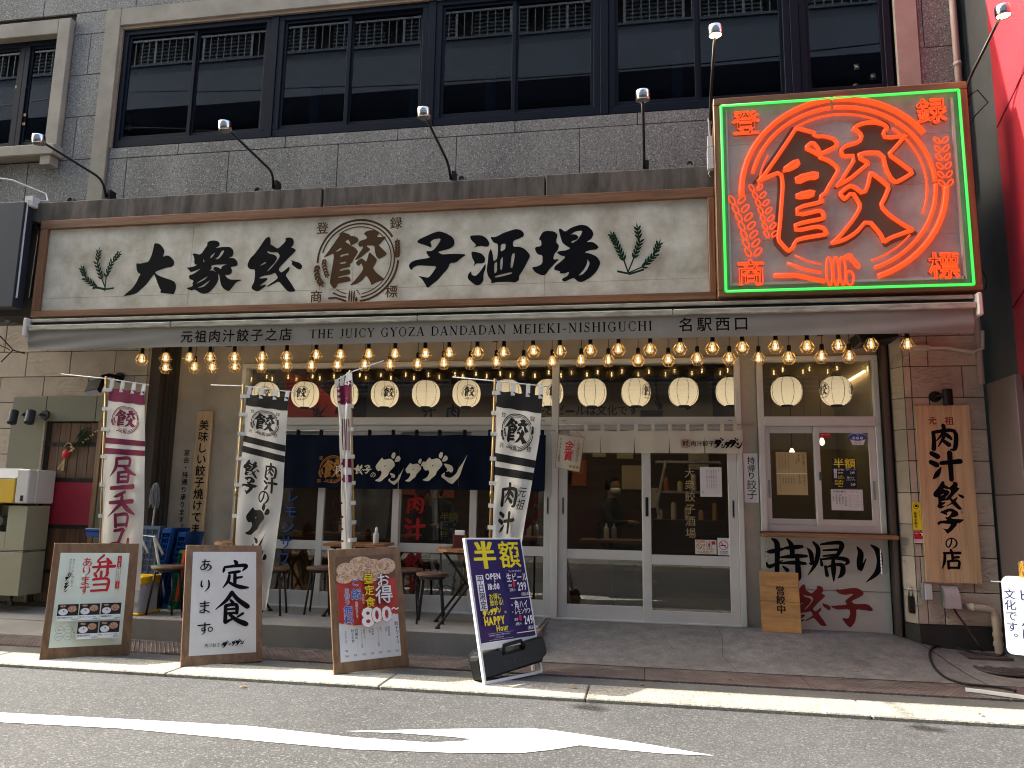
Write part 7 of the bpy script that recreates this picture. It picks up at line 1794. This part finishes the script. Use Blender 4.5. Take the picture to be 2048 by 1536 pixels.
for s_ in (.10, .5):
    b0_ = o_ + d * s_ - nf5 * .05; m.obox(b0_ + Vector((0, 0, wz0 * 0 - .0)), d * .03, -nf5 * .03, Vector((0, 0, -(wz0 - .045))))
m.obox(o_ + d * .13 - nf5 * .055 + Vector((0, 0, -.12)), d * .38, -nf5 * .02, Vector((0, 0, .025)))
for s_ in (.10, .5): m.obox(o_ + d * (s_ - .2 * 0) - nf5 * .28 + Vector((0, 0, -(wz0 - .028))), d * .03, nf5 * .55, Vector((0, 0, .022)))
m.obox(o_ + d * -.28 + Vector((0, 0, -(wz0 - .026))) - nf5 * .04, d * .40, -nf5 * .03, Vector((0, 0, .022)))
ob('stand', m, wf_, t)
m = MB(); m.tube([o_ + Vector((-.055, .03, H5 * .93)), o_ + Vector((.01, .0, H5 * .93))], .004, 5); ob('pull_stick', m, wf_, t)
t = thing('drink_can', 'orange and black wrapped can on top of the white stand sign', 'can', o_ + d * .17 + Vector((0, 0, H5)))
cc = o_ + d * .165 + Vector((0, 0, H5)) - nf5 * .06
m = MB(); m.lathe([(0, 0), (.05, 0), (.056, .012), (.056, .10), (.048, .118), (0, .118)], cc, 18); ob('can_body', m, foodmat('wrap print', [(.02, .02, .025), (.75, .35, .02), (.03, .03, .03), (.85, .65, .05)], 14), t)
m = MB(); m.lathe([(0, .112), (.05, .113), (.052, .12), (0, .122)], cc, 18); ob('lid', m, chrome, t)
# business sign leaning at the hatch
t = thing('open_sign', 'small brown wooden sign board leaning on the takeaway panel', 'sign', (2.16, -.33, .19))
ow = wood('yellow board wood', (.50, .27, .09), (.36, .18, .06), 'x', .5, 4)
A, B, C_, D_ = P(1524, 1262, z=.185), P(1604, 1268, z=.185), P(1591, 1146, y=-.13), P(1518, 1142, y=-.13)
w5 = (B - A); u5 = (D_ - A); n5 = w5.cross(u5).normalized(); n5 = n5 if n5.y < 0 else -n5
for i in range(4):
    m = MB(); m.obox(A + u5 * (i / 4 + .002), w5, u5 * (.25 - .004), -n5 * .03); ob('plank', m, ow, t, bevel=.002)
m = MB(); m.obox(A - n5 * -.012 , w5, u5 * .03, -n5 * .012); ob('foot_batten', m, ow, t, bevel=.002)
S = Sheet(plane_frame(A + n5 * .001, w5.normalized(), u5.normalized(), n5), d0=.0006)
for i, ch in enumerate('営餃中'): S.char(ch, w5.length * .52, u5.length * (.69 - i * .155), .085, ink, .026)
S.done('lettering', t)
# ================================================================== inside the shop
it = thing('shop_interior', 'dim wooden interior of the dumpling bar behind the glass', 'interior', (-.5, 2, .2))
iwall = M('interior plaster', (.62, .52, .38), .8, var=.06, scale=2); idark = wood('interior dark timber', (.085, .045, .026), (.04, .022, .014), 'x', .5, 3)
ceil = wood('ceiling boards', (.10, .06, .038), (.05, .03, .02), 'x', .5, 2)
def ib(name, b_, mt, lb=None, par=it, bev=0):
    m = MB(); m.box(*b_); o = ob(name, m, mt, par, bevel=bev)
    if lb: o['label'] = lb
    return o
ib('floor', (-3.6, 3.25, .15, 5, .12, .19), M('shop floor', (.12, .10, .09), .5, var=.2, scale=3))
ib('ceiling', (-3.6, 3.25, .15, 5, 3.36, 3.42), ceil)
ib('back_wall', (-3.6, 2.02, 4.1, 4.2, 2.35, 3.36), iwall); ib('back_panelling', (-3.6, 2.02, 4.08, 4.2, .19, 2.35), idark)
ib('side_wall', (-3.68, -3.6, .15, 5, .19, 3.4), idark); ib('side_wall', (3.25, 3.33, .15, 5, .19, 3.4), iwall)
ib('partition', (2.0, 2.06, .15, 4.1, .19, 3.36), idark)
for a, b_ in ((2.06, 2.5), (2.505, 2.9), (2.905, 3.25)): ib('hatch_back_wall', (a, b_, 1.9, 1.95, .19, 3.2), M('hatch wall', (.46, .38, .27), .7, var=.05, scale=2))
ib('hatch_counter', (2.06, 3.25, .25, .7, 1.0, 1.06), counter_w)
m = MB(); m.box(3.20, 3.22, .4, 1.85, 2.74, 2.76); lbl(ob('cove_light', m, M('cove lamp', (1, .8, .5), .5, emis=1.6, ecol=(1, .66, .32)), it), 'warm cove light along the hatch wall')
for y in (1.0, 2.4, 3.7):
    for z in (3.2,): ib('beam', (-3.6, 2.0, y, y + .14, z, 3.36), idark)
S = Sheet(wallf(4.1), d0=.002)
for i, ch in enumerate('餃子とビールは文化です。'):
    if ch == '。': S.arc(-.86 + i * .165 + .02, 2.73, .03, 0, 360, .02, ink, 12)
    elif ch == 'ー': S.rect(-.93 + i * .165, 2.77, -.79 + i * .165, 2.80, ink)
    else: S.char(ch, -.86 + i * .165, 2.80, .17, ink, .029)
S.char('肉', -2.12, 2.78, .26, ink, .03); S.char('汁', -2.52, 2.78, .24, ink, .03)
S.done('wall_calligraphy', it)
random.seed(21)
pm_ = [flat('menu strip a', (.55, .30, .12)), flat('menu strip b', (.62, .50, .32)), flat('menu strip c', (.42, .12, .05)), flat('menu strip d', (.66, .58, .44))]
for x in np.arange(-3.4, 1.9, .21):
    o = ib('menu_card', (float(x), float(x) + random.uniform(.14, .18), 4.05, 4.06, 2.42, 2.60), random.choice(pm_))
for x, z, w_, h in ((-.9, 2.5, .3, .2), (.9, 2.55, .34, .24)): ib('picture_frame', (x, x + w_, 4.02, 4.05, z, z + h), idark)
for i in range(16):
    x = random.uniform(-3.2, 1.7); z = random.uniform(1.25, 2.1)
    ib('wall_poster', (x, x + random.uniform(.2, .4), 4.04, 4.05, z, z + random.uniform(.25, .42)), random.choice(pm_))
ib('bench', (-3.3, -.5, 3.3, 3.8, .19, .62), idark); ib('bench_back', (.0, 1.0, 2.0, 2.08, .19, 1.28), M('bench red brown', (.12, .045, .03), .5))
for x, y in ((-2.8, 1.3), (-1.6, 1.2), (-.4, 1.4), (.55, 1.25)):
    ib('table_top', (x - .35, x + .35, y - .28, y + .28, .90, .93), counter_w); ib('table_leg', (x - .03, x + .03, y - .03, y + .03, .19, .90), blackm)
    for k in range(3):
        m = MB(); m.lathe([(0, 0), (.03, 0), (.03, .12), (.012, .15), (.012, .18), (0, .18)], (x - .15 + k * .09, y + .1, .93), 10); ob('condiment', m, [flat('soy', (.03, .015, .01)), white, steelb][k], it)
ib('kitchen_counter', (1.05, 2.0, 2.2, 2.9, .19, 1.15), idark); ib('kitchen_shelf', (1.1, 1.95, 2.6, 2.9, 1.5, 1.53), steelb); ib('kitchen_shelf', (1.1, 1.95, 2.6, 2.9, 1.9, 1.93), steelb)
for i in range(9):
    x = 1.15 + i * .09; m = MB(); m.lathe([(0, 0), (.035, 0), (.035, .1 + .05 * (i % 3)), (.02, .13 + .05 * (i % 3))], (x, 2.7, 1.53 if i % 2 else 1.15), 10); ob('jar', m, random.choice(pm_), it)
m = MB(); m.tube([(1.12, 2.0, 1.2), (1.1, 2.0, 1.35), (1.22, 2.05, 1.9)], .02, 8); ob('handrail', m, flat('grey rail', (.4, .4, .4)), it)
# red cloth with dark brush figure inside the left window
m = MB(); m.grid(lambda u, v: (-3.40 + .0 + 1.35 * u * (.25 + .75 * v), .75 + .05 * math.sin(5 * u), 2.88 - .10 * u - .80 * v), 12, 10)
rc = tag(ob('red_cloth', m, M('red cloth', (.50, .045, .02), .7, trans=.3), smooth=True), 'red cloth canopy hung inside the leftmost window', 'cloth')
S = Sheet(lambda u, v, d: Vector((u, .70 - d, v)), d0=.001)
random.seed(2)
for i in range(14): x = -3.0 + random.uniform(-.25, .35); z = 2.32 + random.uniform(-.14, .12); S.ribbon([(x, z), (x + random.uniform(-.05, .1), z + random.uniform(-.08, .08)), (x + random.uniform(.0, .16), z + random.uniform(-.1, .1))], [.01, .03, .006], ink)
S.done('brush_figure', rc)
# added lamps, tucked out of sight under the ceiling to brighten the room
lampm = M('hidden fill lamp', (1, .9, .75), .5, emis=4.5, ecol=(1, .78, .52))
for i, (x, y) in enumerate(((-2.6, 1.9), (-.6, 1.9), (1.2, 1.6))):
    m = MB(); m.box(x - .5, x + .5, y - .07, y + .07, 3.325, 3.355); o = tag(ob('hidden_fill_lamp', m, lampm), ['added hidden lamp brightening the left tables inside', 'added hidden lamp brightening the middle of the room', 'added hidden lamp brightening the entrance inside'][i], 'lamp', 'added hidden lamps inside the shop')
for i, px in enumerate((1312, 1368, 1492 - 20)):
    q = P(px, 800, y=3.0); t = thing('track_spotlight', ['black track spotlight behind the second entrance lantern', 'black track spotlight behind the third entrance lantern', 'black track spotlight near the door pier inside'][i], 'lamp', q)
    m = MB(); m.tube([q, q + Vector((.06, -.05, -.12))], .04, 10); m.tube([q, q + Vector((0, 0, .35))], .012, 6); ob('spot', m, blackm, t)
for px, py, lb in ((1584, 905, 'bare warm bulb behind the left hatch pane'), (1644, 884, 'bare warm bulb near the middle hatch stile')):
    q = P(px, py, y=1.1); t = thing('pendant_bulb', lb, 'light bulb', q, 'bare bulbs in the hatch')
    m = MB(); m.lathe([(0, -.04), (.02, -.03), (.03, 0), (.02, .03), (.012, .045)], q, 12); ob('bulb_glass', m, M('pendant glow', (1, .9, .7), .5, emis=2, ecol=(1, .75, .42)), t, smooth=True)
    m = MB(); m.tube([q + Vector((0, 0, .045)), q + Vector((0, 0, .7))], .004, 5); ob('cord', m, blackm, t)

# ================================================================== people inside
skin = flat('skin', (.42, .24, .16), .5); hairm = flat('black hair', (.012, .01, .009), .6); shirt = flat('dark shirt', (.03, .03, .033), .8)
def person(label, x, y, z, yaw, raise_arm=True, mask=False, cap=False, sc_=1.):
    """seated figure: torso up, forearm raised to the mouth; one skinned body"""
    t = thing('person', label, 'person', (x, y, z))
    R = Matrix.Rotation(yaw, 3, 'Z')
    def T(a, b_, c): return R @ Vector((a, b_, c)) * sc_
    J = dict(pel=(0, 0, .52, .15), sp=(0, .01, .72, .14), ch=(0, .0, .93, .16), nk=(0, -.01, 1.08, .055), hd=(0, -.03, 1.20, .075), hd2=(0, -.03, 1.27, .075),
             ls=(.17, 0, 1.0, .065), le=(.22, -.08, .76, .045), lw=(.10, -.28, .78, .03), lh=(.05, -.33, .79, .028),
             rs=(-.17, 0, 1.0, .065), re=(-.23, -.12, .78, .045), rw=(-.09, -.24, 1.02, .03), rh=(-.06, -.24, 1.09, .03),
             lk=(.12, -.42, .50, .075), lf=(.12, -.44, .10, .05), lt=(.12, -.56, .06, .04), rk=(-.12, -.42, .50, .075), rf=(-.12, -.44, .10, .05), rt=(-.12, -.56, .06, .04),
             lhip=(.10, 0, .50, .10), rhip=(-.10, 0, .50, .10))
    if not raise_arm: J['rw'] = (-.12, -.30, .80, .03); J['rh'] = (-.06, -.36, .80, .03)
    E_ = [('pel', 'sp'), ('sp', 'ch'), ('ch', 'nk'), ('nk', 'hd'), ('hd', 'hd2'), ('ch', 'ls'), ('ls', 'le'), ('le', 'lw'), ('lw', 'lh'), ('ch', 'rs'), ('rs', 're'), ('re', 'rw'), ('rw', 'rh'), ('pel', 'lhip'), ('lhip', 'lk'), ('lk', 'lf'), ('lf', 'lt'), ('pel', 'rhip'), ('rhip', 'rk'), ('rk', 'rf'), ('rf', 'rt')]
    names = list(J); base = T(0, 0, 0)
    vs = [T(*J[k][:3]) for k in names]; es = [(names.index(a), names.index(b_)) for a, b_ in E_]; rad = [J[k][3] for k in names]
    # fingers and a thumb on the raised hand, closed round what it holds
    for hand, dirv in (('rh', Vector((.25, -.2, .35)) if raise_arm else Vector((.3, -.5, -.05))), ('lh', Vector((-.3, -.5, .0)))):
        hi = names.index(hand); h0 = Vector(J[hand][:3])
        for q in range(4):
            off = Vector((0, -.012, (q - 1.5) * .017)) if raise_arm and hand == 'rh' else Vector(((q - 1.5) * .017, 0, 0))
            p1 = h0 + off + dirv.normalized() * .025; p2 = h0 + off + dirv.normalized() * (.045 + .006 * (q in (1, 2))) + Vector((.012, .004, .0))
            i0 = len(vs); vs += [T(*p1), T(*p2)]; rad += [.010, .008]; es += [(hi, i0), (i0, i0 + 1)]
        i0 = len(vs); vs += [T(*(h0 + Vector((.03, .015, .0)))), T(*(h0 + Vector((.045, .0, .015))))]; rad += [.011, .009]; es += [(hi, i0), (i0, i0 + 1)]
    me = bpy.data.meshes.new('body'); me.from_pydata([tuple(v) for v in vs], es, []); o = bpy.data.objects.new('body', me); COL.objects.link(o)
    md = o.modifiers.new('skin', 'SKIN'); md.use_smooth_shade = True
    for i, sv in enumerate(me.skin_vertices[0].data): sv.radius = (rad[i] * sc_, rad[i] * sc_); sv.use_root = (i == 0)
    ss = o.modifiers.new('sub', 'SUBSURF'); ss.levels = 1; ss.render_levels = 1
    bpy.context.view_layer.update(); dg = bpy.context.evaluated_depsgraph_get(); m2 = bpy.data.meshes.new_from_object(o.evaluated_get(dg)); o.modifiers.clear(); o.data = m2
    m2.materials.clear(); m2.materials.append(shirt); m2.materials.append(skin)
    hc = T(*J['hd'][:3])
    for p in m2.polygons:
        c = p.center; ii = 0
        if c.z > 1.09 * sc_ or (c - T(*J['rh'][:3])).length < .085 * sc_ or (c - T(*J['lh'][:3])).length < .085 * sc_: ii = 1
        p.material_index = ii; p.use_smooth = True
    o.parent = t
    hd = Vector((x, y, z)) + T(0, -.035, 1.235); fwd = R @ Vector((0, -1, 0)); rt = R @ Vector((1, 0, 0))
    m = MB(); m.lathe([(0, -.125), (.035, -.12), (.06, -.09), (.074, -.04), (.078, .01), (.072, .06), (.045, .10), (0, .115)], hd, 20); o2 = ob('head', m, skin, t, smooth=True)
    m = MB(); hp_ = hd - fwd * .018 + Vector((0, 0, .018)); m.lathe([(.082, -.14 if not cap else -.05), (.093, -.06), (.093, .02), (.083, .07), (.05, .11), (0, .122)], hp_, 20)
    m.v = [tuple(Vector(p) + (fwd * -.035 if (Vector(p) - hp_).dot(fwd) > .03 and p[2] < hd.z + .045 else Vector((0, 0, 0)))) for p in m.v]
    ob('hair', m, hairm, t, smooth=True)
    m = MB()
    for s_ in (-1, 1): e = hd + fwd * .072 + rt * s_ * .028 + Vector((0, 0, .0)); m.lathe([(0, -.005), (.010, 0), (0, .005)], e, 8)
    ob('eyes', m, hairm, t)
    m = MB(); e = hd + fwd * .078; m.add([tuple(e + Vector((0, 0, .01))), tuple(e - rt * .012 + Vector((0, 0, -.03))), tuple(e + rt * .012 + Vector((0, 0, -.03))), tuple(e + fwd * .018 + Vector((0, 0, -.026)))], [(0, 1, 3), (0, 3, 2), (1, 2, 3)]); ob('nose', m, skin, t)
    m = MB(); m.obox(e - rt * .02 + Vector((0, 0, -.058)) - fwd * .006, rt * .04, fwd * .004, Vector((0, 0, .008))); ob('mouth', m, flat('lips', (.30, .08, .07)), t)
    if mask: m = MB(); m.lathe([(.078, -.085), (.083, -.05), (.081, -.015)], hd + fwd * .006, 16); ob('face_mask', m, wpap, t, smooth=True)
    return t
person('woman with long black hair lifting a drink behind the glass doors', P(866, 1010, y=.75).x + .0, .85, .28, .1)
cp = P(862, 1003, y=.55)
m = MB(); m.lathe([(0, -.05), (.022, -.05), (.026, .05), (0, .05)], cp, 12); tag(ob('drink_glass', m, flat('golden drink', (.50, .30, .10), .2)), 'small golden glass held to her mouth by the woman', 'glass')
ib('stool_seat', (P(866, 1010, y=.75).x - .17, P(866, 1010, y=.75).x + .17, .72, 1.02, .62, .66), idark)
person('cook with dark hair and a white mask working behind the entrance door', P(1222, 985, y=1.9).x, 1.95, .32, 1.1, False, True, True)
ib('stool_seat', (P(1222, 985, y=1.9).x - .17, P(1222, 985, y=1.9).x + .17, 1.8, 2.1, .68, .72), idark)

random.seed(31); lfm = M('dry leaf', (.34, .22, .09), .7, var=.3, scale=40)
lp = [(1.56, -1.62), (.42, -2.2), (-3.1, -1.95), (2.6, -1.1), (-1.9, -2.62), (3.05, -2.3), (.9, -1.9)]
wh_ = ['on the steel cover plates before the entrance', 'on the kerb right of the blue sign stand', 'on the strip between the first two menu boards', 'on the ramp in front of the hatch', 'on the road before the dumpling lunch board', 'on the kerb near the white stand sign', 'on the dark strip before the entrance']
for (x, y), w5_ in zip(lp, wh_):
    a = random.uniform(0, 6); r_ = random.uniform(.014, .022); zz = .034 if -2.45 < y < -2.05 else (.004 if y < -2.45 else (.012 if y < -1.76 else (.022 if y < -1.31 else hgt(x, y))))
    m = MB(); vs = []
    for q in range(8): th_ = q * PI / 4; rr = r_ * (1.5 if q in (0, 4) else .7 + .3 * (q % 2)); vs.append((x + rr * math.cos(th_ + a), y + rr * math.sin(th_ + a), zz + .003 + .006 * abs(math.sin(th_))))
    m.add(vs + [(x, y, zz + .002)], [(q, (q + 1) % 8, 8) for q in range(8)]); tag(ob('fallen_leaf', m, lfm), 'small curled dry leaf ' + w5_, 'leaf', 'dry leaves on the ground')
# overhead service cables across the street, mirrored in the upper windows
for i, (y, z, sg2) in enumerate(((-5.2, 8.4, .5), (-5.6, 8.9, .7), (-5.0, 9.3, .4))):
    m = MB(); m.tube([(-30 + 60 * k / 40, y, z - sg2 * math.sin(PI * ((k * 1.5) % 20) / 20)) for k in range(41)], .012, 5)
    tag(ob('service_cable', m, blackm), ['lowest service cable strung along the street above the road', 'middle service cable strung along the street above the road', 'highest service cable strung along the street above the road'][i], 'cable')
m = MB()
for k in range(7): m.lathe([(0, -.04), (.05, -.03), (.02, 0), (.05, .03), (0, .04)], (4.6 + .25 * (k % 3), -5.3 - .1 * (k % 2), 8.2 + .1 * k), 8)
tag(ob('cable_insulator', m, white), 'cluster of white insulators on the street cables', 'insulator')
for o in (_co, _po): bpy.data.objects.remove(o)
